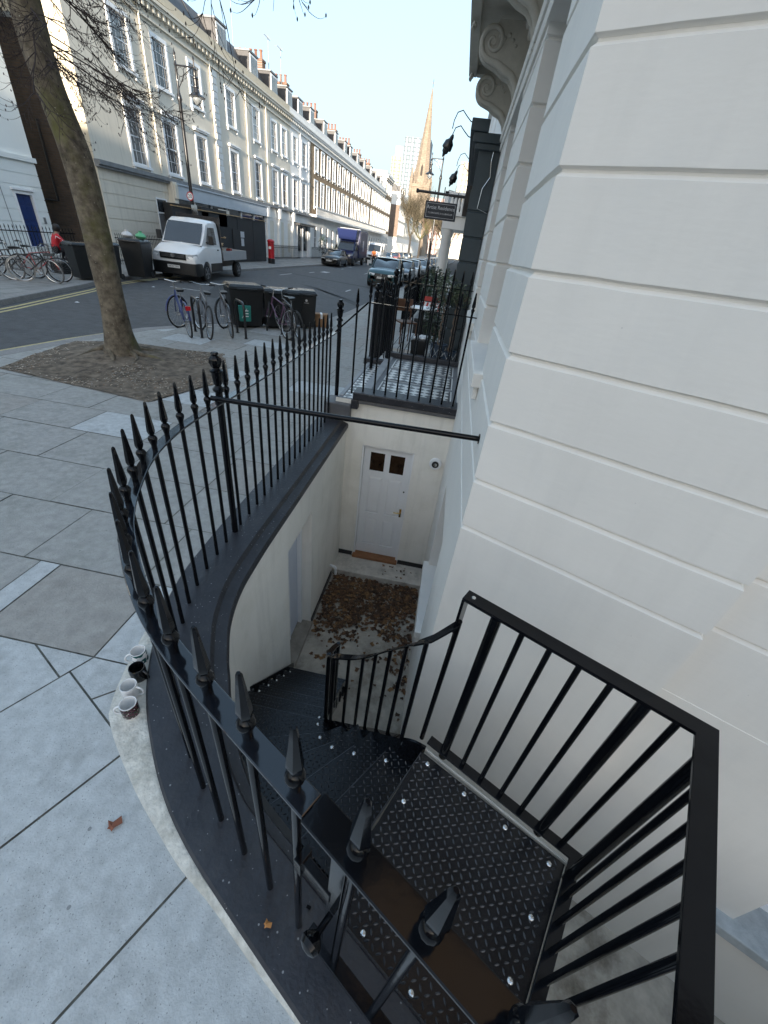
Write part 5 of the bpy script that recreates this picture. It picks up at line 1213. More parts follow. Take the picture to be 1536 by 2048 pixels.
# ================================================================ wheelie bins
def wheelie_bin(label, x, y, rz, group, w_=.29, dpt=.36, h=.98, big=False, open_=0, logo=False, tilt=0):
    t = thing('wheelie_bin', label, 'wheelie bin', (x, y, 0), rz, group); t.rotation_euler = (tilt, 0, rz)
    mb = MB(); mb.frustum((0, 0), (w_ * .82, dpt * .78), (w_, dpt), .05, h - .03, d=(0, .02)); mb.build('body', M_DKPLASTIC, t, bevel=.02)
    mb = MB(); zl = h - .03
    mb.frustum((0, .02), (w_ + .025, dpt + .03), (w_ + .02, dpt + .025), zl, zl + .04); mb.frustum((0, .02), (w_ + .015, dpt + .02), (w_ - .04, dpt - .05), zl + .041, zl + .10); mb.box(-w_ * .6, w_ * .6, -dpt - .045, -dpt - .005, zl - .02, zl + .03)
    mb.build('lid', mat('black_plastic_lid', (.02, .022, .024), .25, .2, 6, .08, 50), t, bevel=.012)
    mb = MB(); mb.tube([(-w_ * .8, dpt + .06, h), (w_ * .8, dpt + .06, h)], .016, 8); mb.build('handle', M_DKPLASTIC, t)
    for s_ in (-1, 1):
        mb = MB(); mb.lathe([(.05, -.02), (.10, -.022), (.10, .022), (.05, .02)], n=18, M=Matrix.Translation((s_ * w_ * .9, dpt * .75, .10)) @ Matrix.Rotation(R_(90), 4, 'Y')); mb.build('wheel', M_RUBBER, t)
    if logo:
        mb = MB(); Mf = Matrix.Translation((0, -dpt * .93 - .02, .72)) @ Matrix.Rotation(R_(90), 4, 'X'); mb.lathe([(.03, 0), (.03, .003), (.0, .003)], n=16, M=Mf); mb.box(-.06, .06, -dpt * .93 - .021, -dpt * .93 - .015, .655, .665); mb.build('badge', mat('pale_grey_print', (.5, .5, .5), .6), t)
    return t
G = 'black wheelie bins in a row by the kerb'
wheelie_bin('large black wheelie bin with an open lid, leftmost of the row by the kerb', -5.30, 10.88, R_(40), G, .42, .34, .93)
wheelie_bin('black wheelie bin second from the left in the kerb row', -4.72, 11.28, R_(38), G, .27, .31, .88)
wheelie_bin('black wheelie bin third from the left in the kerb row', -4.36, 11.60, R_(38), G, .27, .31, .88)
wheelie_bin('black wheelie bin at the right end of the row with a pale round badge', -4.02, 11.95, R_(22), G, .27, .31, .88, logo=True)
G2 = 'black wheelie bins on the far left pavement'
wheelie_bin('black wheelie bin with a slanted lid beside the black basket bicycle', -12.95, 14.5, R_(-20), G2, .30, .36, 1.05)
wheelie_bin('black wheelie bin heaped with bags, just right of the big tree trunk', -12.6, 16.9, R_(12), G2, .4, .4, 1.25)
wheelie_bin('dark grey wheelie bin behind the heaped one, against the railings', -13.3, 18.0, R_(12), G2, .4, .4, 1.15)
wheelie_bin('black wheelie bin mostly hidden behind the big tree trunk', -12.7, 15.4, R_(5), G2, .32, .36, 1.1)
for nm, lab, x, y, c_ in (('rubbish_bag', 'white rubbish bag on top of the heaped wheelie bin', -12.75, 16.8, (.6, .6, .6)), ('rubbish_bag', 'green rubbish bag on top of the heaped wheelie bin', -12.4, 17.1, (.12, .42, .22))):
    mb = MB(); rr = random.Random(len(lab)); mb.lathe([(.02, 0), (.14, .02), (.19, .09), (.14, .17), (.05, .22), (.06, .27)], n=12, lobes=5, la=.12); tag(mb.build(nm, mat(nm + str(c_[0]), c_, .45, .1, 6), loc=(x, y, 1.32), smooth=50), lab, 'rubbish bag')
t = thing('cardboard_box', 'brown cardboard box with a strip of white tape beside the last bin', 'box', (-3.72, 12.45, 0), R_(20))
mb = MB(); mb.box(-.2, .2, -.16, .16, 0, .34); mb.build('carton', mat('cardboard', (.33, .19, .10), .85, .12, 8), t, bevel=.004); mb = MB(); mb.box(-.03, .03, -.163, -.1605, .22, .342); mb.box(-.03, .03, -.163, .16, .3405, .344); mb.build('tape', M_WHITE, t)
# ================================================================ left side buildings
WIN = {}
def win_mesh(w_, h_, arch, sillw, style):
    key = (w_, h_, arch, sillw, style)
    if key in WIN: return WIN[key]
    mb = MB(); t = .06; D = -.10      # local: x outward, y along facade, z up; origin bottom centre
    a, b = -w_ / 2, w_ / 2
    mb.box(D, D + .05, a, a + t, 0, h_); mb.box(D, D + .05, b - t, b, 0, h_); mb.box(D, D + .05, a + t, b - t, 0, .08); mb.box(D, D + .05, a + t, b - t, h_ - t, h_); mb.box(D, D + .06, a + t, b - t, h_ * .5 - .03, h_ * .5 + .02)
    nx = 3 if w_ > .8 else 2; ny = 4 if style else 2
    for k in range(1, nx): mb.box(D + .01, D + .04, a + w_ * k / nx - .012, a + w_ * k / nx + .012, t, h_ - t)
    for k in range(1, ny):
        if k * 2 != ny: mb.box(D + .012, D + .038, a + t, b - t, h_ * k / ny - .011, h_ * k / ny + .011)
    if arch:
        mb.box(.0, .045, a - .16, a - .001, -.02, h_ + .16); mb.box(.0, .045, b + .001, b + .16, -.02, h_ + .16); mb.box(.0, .044, a, b, h_ + .001, h_ + .16)
        mb.box(.0, .12, a - .2, b + .2, -.12, -.021)
        mb.box(.0, .08, a - .14, a - .04, -.28, -.121); mb.box(.0, .08, b + .04, b + .14, -.28, -.121)
        if arch == 2: mb.box(.0, .20, a - .26, b + .26, h_ + .30, h_ + .38); mb.box(.0, .14, a - .22, b + .22, h_ + .22, h_ + .299)
    fo = mb.build('window', M_WHITE); f = fo.data; bpy.data.objects.remove(fo)
    mb = MB(); mb.add([(D + .02, a, 0), (D + .02, b, 0), (D + .02, b, h_), (D + .02, a, h_)], [(0, 1, 2, 3)])
    mb.add([(D - .05, a, 0), (D - .05, b, 0), (D - .05, b, h_), (D - .05, a, h_)], [(0, 1, 2, 3)])
    fo = mb.build('pane', M_GLASS); g_ = fo.data; bpy.data.objects.remove(fo); WIN[key] = (f, g_); return WIN[key]
def put_window(par, x, y, z, w_, h_, arch=1, sillw=0, style=1):
    f, g_ = win_mesh(w_, h_, arch, sillw, style)
    o = bpy.data.objects.new('window', f); col.objects.link(o); o.parent = par; o.location = (x - par.location.x, y - par.location.y, z - par.location.z)
    p = bpy.data.objects.new('pane', g_); col.objects.link(p); p.parent = o
    if WR.random() < .42: p.material_slots[0].link = 'OBJECT'; p.material_slots[0].material = WR.choice((M_GLASSC, M_GLASSB))
    return o
M_GLASSB = mat('blind_glass', (.34, .34, .32), .18, .2, .6, spec=.8); WR = random.Random(31)
M_GLASSC = mat('curtained_glass', (.16, .16, .155), .15, .5, 2.5, spec=.8)
def terrace(name, label, x, y0, y1, h, bays, floors, m, zones, parapet=.9, back=9, door=None, roof=True, chim=(), cornice=10.9, cm=None, dormers=(), grooves=False):
    t = thing(name, label, 'house', (x, (y0 + y1) / 2, 0)); L = y1 - y0; ops = []; wins = []
    for (za, zb, w_, ar) in floors:
        for b in bays:
            ops.append((b - y0 - w_ / 2, b - y0 + w_ / 2, za, zb)); wins.append((b, za, w_, zb - za, ar))
    mats = [m] + [q for _, q in zones]
    mb = MB(); mb.wall((x, y0), (0, 1), L, 0, h, ops, .18, zones=[(z, i + 1) for i, (z, _) in enumerate(zones)])
    bx = x - back
    for yy_, s_ in ((y0, 1), (y1, -1)): mb.add([(x, yy_, 0), (bx, yy_, 0), (bx, yy_, h), (x, yy_, h)], [(0, 1, 2, 3)], len(zones))
    mb.add([(bx, y0, 0), (bx, y1, 0), (bx, y1, h), (bx, y0, h)], [(0, 1, 2, 3)]); mb.add([(x, y0, h), (bx, y0, h), (bx, y1, h), (x, y1, h)], [(0, 1, 2, 3)])
    mb.add([(x - .35, y0, h - .6), (x - .35, y1, h - .6), (x - .35, y1, h), (x - .35, y0, h)], [(0, 1, 2, 3)])
    PB(mb, 'wall', mats, t)
    for b, za, w_, hh, ar in wins:
        o = put_window(t, x, b, za, w_, hh, ar)
    cmm = cm or M_STUCW
    if cornice:
        mb = MB(); c = cornice
        mb.box(x, x + .12, y0, y1, c - .55, c - .42); mb.box(x, x + .34, y0, y1, c, c + .14); mb.box(x, x + .42, y0, y1, c + .141, c + .24)
        n_ = int(L / .42)
        for k in range(n_): yy_ = y0 + (k + .5) * L / n_; mb.box(x, x + .28, yy_ - .09, yy_ + .09, c - .22, c - .001)
        PB(mb, 'cornice', cmm, t)
    if roof:
        mb = MB(); mb.add([(x - .4, y0 + .1, h - .35), (x - .4, y1 - .1, h - .35), (x - 1.7, y1 - .1, h + 1.5), (x - 1.7, y0 + .1, h + 1.5), (bx, y1 - .1, h + 1.7), (bx, y0 + .1, h + 1.7), (bx, y0 + .1, h - .4), (bx, y1 - .1, h - .4)],
                          [(0, 1, 2, 3), (3, 2, 4, 5), (0, 3, 5, 6), (1, 7, 4, 2)]); rf = PB(mb, 'roof', M_SLATE, t)
        for d_ in dormers:
            mb = MB(); mb.box(x - 2.4, x - .55, d_ - .75, d_ + .75, h - .2, h + 1.35, 0); mb.box(x - 2.45, x - .45, d_ - .82, d_ + .82, h + 1.351, h + 1.44, 1); mb.box(x - .549, x - .50, d_ - .66, d_ + .66, h + .05, h + 1.28, 2)
            dm = mb.build('dormer', [M_SLATE, M_LEAD, M_WHITE]); dm.parent = rf
            mb = MB()
            for k in range(3): mb.box(x - .499, x - .49, d_ - .58 + k * .4, d_ - .22 + k * .4, h + .15, h + 1.18)
            g_ = mb.build('dormer_glass', M_GLASSC); g_.parent = dm
        for c_ in chim:
            mb = MB(); mb.box(x - 4.6, x - 2.2, c_ - .35, c_ + .35, h - .2, h + 2.5); mb.box(x - 4.65, x - 2.15, c_ - .4, c_ + .4, h + 2.5, h + 2.65); ch = PB(mb, 'chimney', M_BRICKR, t)
            for k in range(5):
                mb = MB(); mb.lathe([(.14, 0), (.12, .1), (.11, .5), (.14, .52), (.14, .6)], n=10, c=(x - 4.3 + k * .47, c_, h + 2.65)); pp = mb.build('chimney_pot', M_TERRA, smooth=40); pp.parent = ch
    return t
def quoins(t, x, y, z0, z1, w_=.35):
    mb = MB(); z = z0; k = 0
    while z < z1 - .2:
        q = w_ if k % 2 else w_ * .72; mb.box(x, x + .05, y - q / 1, y + q / 1, z + .015, z + .325); z += .34; k += 1
    PB(mb, 'quoins', M_STUCW, t, bevel=.015)
def ylines(t, x, y0, y1, zs, skips=(), name='grooves', m=None):
    """recessed joints modelled as thin dark shadow gaps between proud courses"""
    mb = MB()
    for za, zb in zip(zs, zs[1:]):
        segs = [(y0, y1)]
        for s0, s1, sz0, sz1 in skips:
            if zb > sz0 and za < sz1:
                segs = [q for a, b in segs for q in ((a, min(b, s0)), (max(a, s1), b)) if q[1] - q[0] > .05]
        for a, b in segs: mb.box(x - .01, x + .03, a, b, za + .014, zb - .014)
    return PB(mb, name, m or M_STUCW, t)
X = -18.0
F1 = (4.30, 6.62, 1.15, 2); F2 = (8.0, 9.85, 1.15, 1)
H1 = terrace('stucco_house', 'greige stucco corner house with white window surrounds behind the lamp post, nearest of the terrace', X, 22.5, 34.9, 11.75, [26.0, 29.1, 32.5], [F1, F2], M_STUCG, [(3.9, M_STUCG), (10.95, mat('parapet_stucco', (.55, .49, .38), .85, .06, 2, .1, 12))], chim=(34.6,), dormers=(30, ), cm=M_STUCG)
H2 = terrace('stucco_house', 'greige stucco house with a pale blue shopfront fascia behind the black hoarding', X, 34.9, 48.8, 11.75, [37.0, 41.2, 44.8, 47.2], [F1, F2], M_STUCG, [(3.9, M_STUCG), (10.95, mat('parapet_stucco', (.5, .4, .3)))], chim=(48.5,), dormers=(37.5, 42.5, 46.5), cm=M_STUCG)
quoins(H2, X, 34.9, 4.2, 10.3)
H3 = terrace('stucco_house', 'narrow white stucco house between the greige terrace and the brick terrace', X, 48.8, 54.6, 11.75, [50.1, 52.8], [F1, F2], M_STUCW, [(3.9, M_STUCW)], chim=(54.3,), dormers=(50.2, 53.2))
quoins(H3, X, 54.45, 4.2, 10.3, .25)
FB1 = (5.0, 7.3, 1.1, 1); FB2 = (8.2, 10.1, 1.1, 1); FG = (.9, 3.1, 1.0, 0)
bb_ = [57.0 + 2.48 * k for k in range(7)]
def brick_house(lab, y0, y1, bays, chim, h=11.9):
    t = terrace('brick_house', lab, X, y0, y1, h, bays, [FB1, FB2, FG], M_STUCW, [(4.25, M_BRICKY), (10.55, M_STUCW)], chim=chim, dormers=bays[::2])
    mb = MB(); mb.box(X, X + .9, y0 + .1, y1 - .1, 3.95, 4.15)
    for k in range(int((y1 - y0) / .3)): mb.box(X + .78, X + .86, y0 + .2 + k * .3, y0 + .32 + k * .3, 4.151, 4.8)
    mb.box(X + .72, X + .92, y0 + .1, y1 - .1, 4.801, 4.92); PB(mb, 'balcony', M_STUCW, t); return t
brick_house('first brown brick terrace house beyond the white one, its ground floor white', 54.6, 73.2, bb_, (63.9, 73.0))
brick_house('second brown brick terrace house along the left side, above the blue truck', 73.2, 89, [75 + 2.5 * k for k in range(6)], (81, 88.8), 11.9)
brick_house('third brown brick terrace house, last before the taller end block', 89, 104, [90.8 + 2.5 * k for k in range(6)], (97, ), 11.9)
terrace('end_house', 'taller cream and brick end house closing the brick terrace', X, 104, 113, 14.6, [106, 108.6, 111.2], [FB1, FB2, FG, (11.3, 12.9, 1.1, 1)], M_STUCW, [(4.25, M_BRICKY), (13.9, M_STUCW)], cornice=13.8, chim=(108,), roof=False)
t2 = terrace('far_house', 'brown brick and cream house with a dark mansard beyond the side street', X, 127, 142, 13.6, [129 + 2.7 * k for k in range(5)], [FB1, FB2, FG], M_STUCW, [(4.25, M_STUCG), (10.6, M_STUCW)], cornice=11.5, dormers=(130, 134, 138))
mb = MB(); mb.wall((X - 9, 126.9), (1, 0), 9, 4.2, 11, (), .1); PB(mb, 'side_wall', M_BRICKR, t2)
terrace('far_house', 'low cream house behind the two pavement trees, farthest of the left side', X, 142.1, 200, 10.6, [145 + 3.3 * k for k in range(16)], [(5.0, 7.3, 1.1, 0), FG], M_STUCW, [(4.25, M_STUCG)], cornice=9.6, roof=False)
# H1 ground floor: cream banded wall, door with transom, shopfront
mb = MB(); mb.box(X, X + .30, 22.45, 34.9, 3.88, 4.06); mb.box(X + .0, X + .22, 22.45, 34.9, 3.78, 3.879); PB(mb, 'string_course', M_LEAD, H1)
dsk = [(26.7, 27.7, 0, 3.0)]
ylines(H1, X, 22.52, 28.0, [.2, .72, 1.24, 1.76, 2.28, 2.80, 3.32, 3.78], dsk, m=M_STUCG)
mb = MB(); mb.box(X - .01, X + .02, 26.75, 27.65, .15, 2.25); PB(mb, 'door', mat('grey_door', (.16, .165, .175), .5), H1)
mb = MB(); mb.box(X - .01, X + .05, 26.68, 26.749, .15, 3.0); mb.box(X - .01, X + .05, 27.651, 27.72, .15, 3.0); mb.box(X - .01, X + .05, 26.75, 27.65, 2.251, 2.33); mb.box(X - .01, X + .05, 26.75, 27.65, 2.93, 3.0); PB(mb, 'door_frame', M_WHITE, H1)
mb = MB(); mb.box(X - .01, X + .015, 26.75, 27.65, 2.331, 2.929); PB(mb, 'transom_pane', M_GLASS, H1)
M_FASC = mat('pale_blue_fascia', (.5, .55, .6), .5, .06, 2)
for H, y0, y1 in ((H1, 28.4, 34.9), (H2, 34.9, 41.9)):
    mb = MB(); mb.box(X, X + .35, y0, y1, 3.12, 3.80); mb.box(X, X + .42, y0, y1, 3.801, 3.879 if H is H1 else 3.86); PB(mb, 'fascia', M_FASC, H)
    mb = MB(); mb.box(X, X + .06, y0 + .3, y1, .4, 3.11); PB(mb, 'shop_window', M_GLASS, H)
    for k in range(4): mb = MB(); yy_ = y0 + (k) * (y1 - y0) / 3; mb.box(X + .061, X + .16, max(y0, yy_ - .08), min(y1, yy_ + .08), .4, 3.11); PB(mb, 'mullion', M_WHITE, H)
mb = MB(); mb.box(X, X + .4, 28.0, 28.4, .0, 3.9); mb.box(X + .4, X + .5, 28.05, 28.35, 3.1, 3.8); PB(mb, 'pilaster', M_STUCG, H1, bevel=.02)
mb = MB(); mb.box(X, X + .30, 34.9, 54.6, 3.88, 4.06); PB(mb, 'string_course', M_LEAD, H2)
mb = MB(); mb.box(X + .36, X + .37, 33.2, 34.8, 2.3, 3.0); PB(mb, 'blank_panel', M_STUCG, H1)
# H2/H3 white banded ground floor
sk = [(43.1, 44.1, .4, 2.9), (45.6, 46.6, 0, 2.9), (47.6, 48.4, .4, 2.9)]
mb = MB(); mb.wall((X + .02, 41.9), (0, 1), 6.9, 0, 3.86, [(a - 41.9, b - 41.9, c, d_) for a, b, c, d_ in sk], .14); PB(mb, 'ground_floor', M_STUCW, H2); ylines(H2, X + .03, 41.95, 48.8, [.1, .6, 1.1, 1.6, 2.1, 2.6, 3.1, 3.6], sk)
for a, b, c, d_ in sk: put_window(H2, X + .03, (a + b) / 2, c, b - a, d_ - c, 0)
for y in (42.2, 45.0, 48.8): mb = MB(); mb.box(X + .05, X + .28, y - .2, y + .2, 0, 3.1); mb.box(X + .05, X + .4, y - .26, y + .26, 3.1, 3.87); PB(mb, 'pilaster', M_STUCW, H2, bevel=.015)
mb = MB(); mb.box(X, X + .8, 49.2, 54.2, 2.9, 3.1); PB(mb, 'canopy', M_BLACK2, H3); mb = MB(); mb.box(X, X + .1, 50.0, 53.6, .6, 2.85); PB(mb, 'shop_window', M_GLASS, H3)
for y in (49.4, 50.0, 51.8, 53.6, 54.2): mb = MB(); mb.box(X + .101, X + .25, y - .07, y + .07, .0, 2.89); PB(mb, 'mullion', M_WHITE, H3)
# white house on the left with the blue door
HL = thing('white_house', 'pale white stucco house with a blue door at the left edge', 'house', (-19.3, 15, 0))
XL = -19.3; dY0, dY1 = 18.93, 19.72
mb = MB(); mb.wall((XL, 5), (0, 1), 15.35, 0, 13, [(dY0 - 5, dY1 - 5, .35, 2.28)], .12)
mb.add([(XL, 20.35, 0), (XL - 8, 20.35, 0), (XL - 8, 20.35, 13), (XL, 20.35, 13)], [(0, 1, 2, 3)]); mb.add([(XL, 5, 0), (XL - 8, 5, 0), (XL - 8, 5, 13), (XL, 5, 13)], [(0, 1, 2, 3)]); mb.add([(XL, 5, 13), (XL - 8, 5, 13), (XL - 8, 20.35, 13), (XL, 20.35, 13)], [(0, 1, 2, 3)])
M_STW2 = mat('cool_white_stucco', (.80, .83, .81), .75, .03, 1, .1, 15); PB(mb, 'wall', M_STW2, HL)
ylines(HL, XL, 5, 20.35, [.0, .42, .84, 1.26, 1.70, 2.14, 2.58, 3.0, 3.4], [(dY0 - .1, dY1 + .1, 0, 2.45)], m=M_STW2)
mb = MB(); mb.box(XL, XL + .12, 5, 20.4, 3.45, 3.62); PB(mb, 'string_course', M_STW2, HL)
mb = MB(); mb.box(XL - .11, XL - .07, dY0, dY1, .35, 2.27); dr2 = PB(mb, 'door', mat('royal_blue_paint', (.008, .03, .13), .35, .1, 4), HL)
mb = MB()
for a, b, c, d_ in ((.08, .36, 1.35, 1.85), (.43, .71, 1.35, 1.85), (.08, .36, .5, 1.2), (.43, .71, .5, 1.2), (.08, .36, 1.92, 2.18), (.43, .71, 1.92, 2.18)): mb.box(XL - .069, XL - .055, dY0 + a, dY0 + b, c, d_)
o = mb.build('door_panel', mat('royal_blue_paint', (.008, .03, .13)), bevel=.006); o.parent = dr2
mb = MB(); mb.box(XL - .10, XL + .05, dY0 - .09, dY0 - .001, .3, 2.36); mb.box(XL - .10, XL + .05, dY1 + .001, dY1 + .09, .3, 2.36); mb.box(XL - .10, XL + .05, dY0, dY1, 2.271, 2.36); mb.box(XL, XL + .12, dY0 - .15, dY1 + .15, 2.40, 2.47); PB(mb, 'door_frame', M_WHITE, HL)
mb = MB(); mb.box(XL + .03, XL + .07, 19.95, 20.08, 1.25, 1.5); PB(mb, 'intercom', M_STEEL, HL)
mb = MB(); mb.tube([(XL + .04, 18.35, 1.0), (XL + .04, 18.3, 2.9)], .012, 5); PB(mb, 'cable', M_LEAD, HL)
# brick flank wall in the gap
bf = thing('brick_flank', 'tall sooty brown brick flank wall seen between the two pale houses', 'wall', (-21, 22.35, 0))
mb = MB(); mb.box(-27, -19.55, 22.3, 30, 0, 8.3); PB(mb, 'wall', M_BRICKD, bf); mb = MB(); mb.box(-27, -19.5, 22.25, 30, 8.3, 8.45); PB(mb, 'coping', M_LEAD, bf)
mb = MB(); mb.tube([(-20.3, 22.25, 5.2), (-20.3, 22.25, 2.2), (-21.0, 22.25, 2.2)], .05, 6); PB(mb, 'drain_pipe', M_BLACK2, bf)
pb = plain_house('backdrop_house', 'sunlit beige building rising behind the brick flank wall', -46, -30, 34, 50, 15.5, mat('beige_brick', (.5, .38, .26), .85, .1, 3), 4, side='L')

# fences on the left
def area_fence(label, x, y0, y1, z0, z1, step=.14, posts=3):
    t = thing('area_fence', label, 'fence', (x, (y0 + y1) / 2, 0)); n_ = int((y1 - y0) / step); step = max(step, (y1 - y0) / 95); n_ = int((y1 - y0) / step)
    b = MB(); b.tube([(0, 0, 0), (0, 0, z1 - z0 - .1)], .011, 6); b.lathe([(.012, z1 - z0 - .12), (.02, z1 - z0 - .08), (.004, z1 - z0)], n=6); bo = b.build('fence_bar', M_BLK); me = bo.data; bpy.data.objects.remove(bo)
    for k in range(n_): o = bpy.data.objects.new('fence_bar', me); col.objects.link(o); o.parent = t; o.location = (0, y0 + (k + .5) * step - t.location.y, z0)
    for z in (z0 + .12, z1 - .22): mb = MB(); mb.box(x - .006, x + .006, y0, y1, z, z + .035); PB(mb, 'rail', M_BLK, t)
    return t
area_fence('black area fence in front of the white house and blue door', -16.6, 8, 18.6, .05, 1.30, .16)
area_fence('black area fence in front of the greige corner house behind the white van', -16.0, 20.2, 25.8, .02, 1.28, .13)
area_fence('black area fence beside the red post box in front of the white banded ground floor', -16.2, 38.5, 46.5, .05, 1.15, .13)
area_fence('low black area fence with plants by the black canopy house', -16.2, 50, 62, .05, 1.15, .16)
mb = MB(); mb.box(-16.3, -16.1, 36.4, 38.2, 0, .2)
# hoarding
hd_ = thing('site_hoarding', 'tall black plywood hoarding with a notice, enclosing the shopfront behind the white van', 'hoarding', (-15.5, 30, 0))
M_HOARD = mat('black_hoarding_paint', (.016, .017, .019), .6, .2, 2)
yy_ = 24.3; k = 0
while yy_ < 36:
    mb = MB(); mb.box(-15.55 - .01 * (k % 2), -15.5 - .01 * (k % 2), yy_ + .006, min(yy_ + 1.22, 36.3) - .006, .05, 2.62 + .02 * (k % 2)); PB(mb, 'panel', M_HOARD, hd_); yy_ += 1.22; k += 1
mb = MB(); mb.box(-18, -15.56, 36.25, 36.3, .05, 2.62); PB(mb, 'panel', M_HOARD, hd_)
mb = MB(); mb.box(-15.6, -15.42, 24.3, 36.3, 2.66, 2.70); PB(mb, 'top_batten', M_WOODL, hd_)
mb = MB(); mb.box(-15.49, -15.475, 30.8, 31.8, .2, 1.95); PB(mb, 'door', M_HOARD, hd_)
mb = MB(); mb.box(-15.49, -15.47, 31.95, 32.5, 1.5, 1.85); mb.box(-15.49, -15.47, 31.98, 32.4, 1.0, 1.45); PB(mb, 'notice', mat('paper_notice', (.5, .52, .55), .6, .2, 30), hd_)
hb_ = thing('upper_hoarding', 'black box gantry of the hoarding above the white van cab', 'hoarding', (-16, 26, 2.7)); mb = MB(); mb.box(-17.9, -15.5, 27.2, 30.2, 2.0, 2.85); PB(mb, 'panel', M_HOARD, hb_)

# post box
pbx = thing('post_box', 'round red pillar post box with a black base on the far pavement', 'post box', (-14.55, 35.0, 0))
mb = MB(); mb.lathe([(.235, .35), (.235, 1.38), (.25, 1.40), (.27, 1.42), (.275, 1.47), (.26, 1.5), (.2, 1.55), (.1, 1.59), (.001, 1.6)], n=28); mb.build('body', mat('post_box_red', (.42, .012, .02), .3, .08, 4, coat=.3), pbx, smooth=30)
mb = MB(); mb.lathe([(.26, 0), (.26, .32), (.236, .35)], n=28); mb.build('base', M_BLACK2, pbx, smooth=30)
mb = MB(); mb.box(-.1, .1, -.25, -.225, 1.25, 1.29); mb.box(.225, .25, -.1, .1, 1.25, 1.29); mb.build('slot', M_BLACK2, pbx)
mb = MB(); mb.box(-.1, .1, -.245, -.233, .95, 1.12); mb.build('plate', M_WHITE, pbx)

# lamp post (heritage) with 20 sign
def lamp_post(label, x, y, H=8.75, side=1, sc_=1.0, sign=True, rz=0):
    t = thing('lamp_post', label, 'lamp post', (x, y, 0), rz)
    mb = MB(); mb.lathe([(.19, 0), (.19, .08), (.14, .14), (.13, 1.2), (.15, 1.25), (.15, 1.32), (.105, 1.38), (.10, 2.4), (.085, 4.5), (.085, H * .79), (.125, H * .80), (.10, H * .815), (.06, H * .83), (.05, H * .93), (.075, H * .935), (.05, H * .945), (.035, H * .955), (.06, H * .965), (.05, H * .98), (.01, H)], n=16); mb.build('post', M_BLACK2, t, smooth=40)
    zt = H * .935
    mb = MB(); mb.tube([(0, 0, zt), (side * .95, 0, zt - .02)], .035, 8); mb.tube([(side * .95, 0, zt + .3), (side * .95, 0, zt - .1)], .03, 8); mb.lathe([(.05, -.03), (.05, .03), (.01, .12)], n=8, c=(side * .95, 0, zt + .25))
    for cx_, cz_, r_ in ((.22, -.22, .16), (.5, -.17, .12), (.22, -.46, .10), (.42, -.38, .07)):
        mb.tube([(side * (cx_ + r_ * math.cos(a)), 0, zt + cz_ + r_ * math.sin(a)) for a in [2 * math.pi * k / 14 for k in range(14)]], .014, 4, closed=True)
    mb.tube([(0, 0, zt - .85), (side * .18, 0, zt - .62), (side * .4, 0, zt - .3), (side * .82, 0, zt - .05)], .018, 5); mb.build('bracket', M_BLACK2, t, smooth=50)
    mb = MB(); mb.lathe([(0.380, -1.064), (0.389, -1.050), (0.266, -0.952), (0.152, -0.896), (0.104, -0.735), (0.133, -0.714), (0.133, -0.665), (0.085, -0.630), (0.104, -0.434), (0.142, -0.406), (0.142, -0.364), (0.076, -0.315), (0.067, -0.140), (0.095, -0.084), (0.028, -0.035)], n=18, c=(side * .95, 0, zt)); ln = mb.build('lantern', M_BLACK2, t, smooth=35)
    mb = MB(); mb.lathe([(0.001, -1.363), (0.090, -1.335), (0.180, -1.235), (0.216, -1.136), (0.198, -1.072), (0.001, -1.065)], n=18, c=(side * .95, 0, zt)); g_ = mb.build('lantern_glass', mat('clear_lamp_glass', (.55, .58, .6), .08, .05, 3, tr=.75), t, smooth=60)
    if sign:
        mb = MB(); Mf = Matrix.Translation((.0, -.14, 3.22)) @ Matrix.Rotation(R_(90), 4, 'X'); mb.lathe([(.20, 0), (.20, .01), (.0, .01)], n=28, M=Mf); sg = mb.build('speed_sign', mat('sign_red', (.5, .02, .03), .4), t)
        mb = MB(); Mf = Matrix.Translation((.0, -.1505, 3.22)) @ Matrix.Rotation(R_(90), 4, 'X'); mb.lathe([(.155, 0), (.155, .002), (.0, .002)], n=28, M=Mf); o = mb.build('sign_face', M_WHITE); o.parent = sg
        o = text_mesh('numerals', '20', .24, mat('sign_black_ink', (.01, .01, .01), .5), sg, Matrix.Translation((0, -.155, 3.22)) @ Matrix.Rotation(R_(90), 4, 'X'))
        mb = MB(); mb.box(-.02, .32, -.13, -.11, 2.0, 2.85); mb.build('notice_plate', M_STEEL, t)
    return t
lamp_post('tall black heritage lamp post with a round 20 sign behind the white van', -15.32, 26.0, 8.85, 1, rz=R_(0))
lamp_post('slim black lamp post at the right kerb behind the hanging sign', -3.0, 44, 9.2, -1, sign=False)
t = thing('lamp_post', 'second slim black lamp post farther along the right pavement', 'lamp post', (-2.2, 62, 0)); mb = MB(); mb.lathe([(.16, 0), (.1, 1.3), (.06, 8), (.02, 9)], n=10); mb.build('post', M_BLACK2, t, smooth=40); mb = MB(); mb.tube([(0, 0, 8.4), (-.8, 0, 8.5)], .04, 6); mb.lathe([(.3, -.5), (.1, -.2), (.05, 0)], n=10, c=(-.8, 0, 8.5)); mb.build('lantern', M_BLACK2, t)

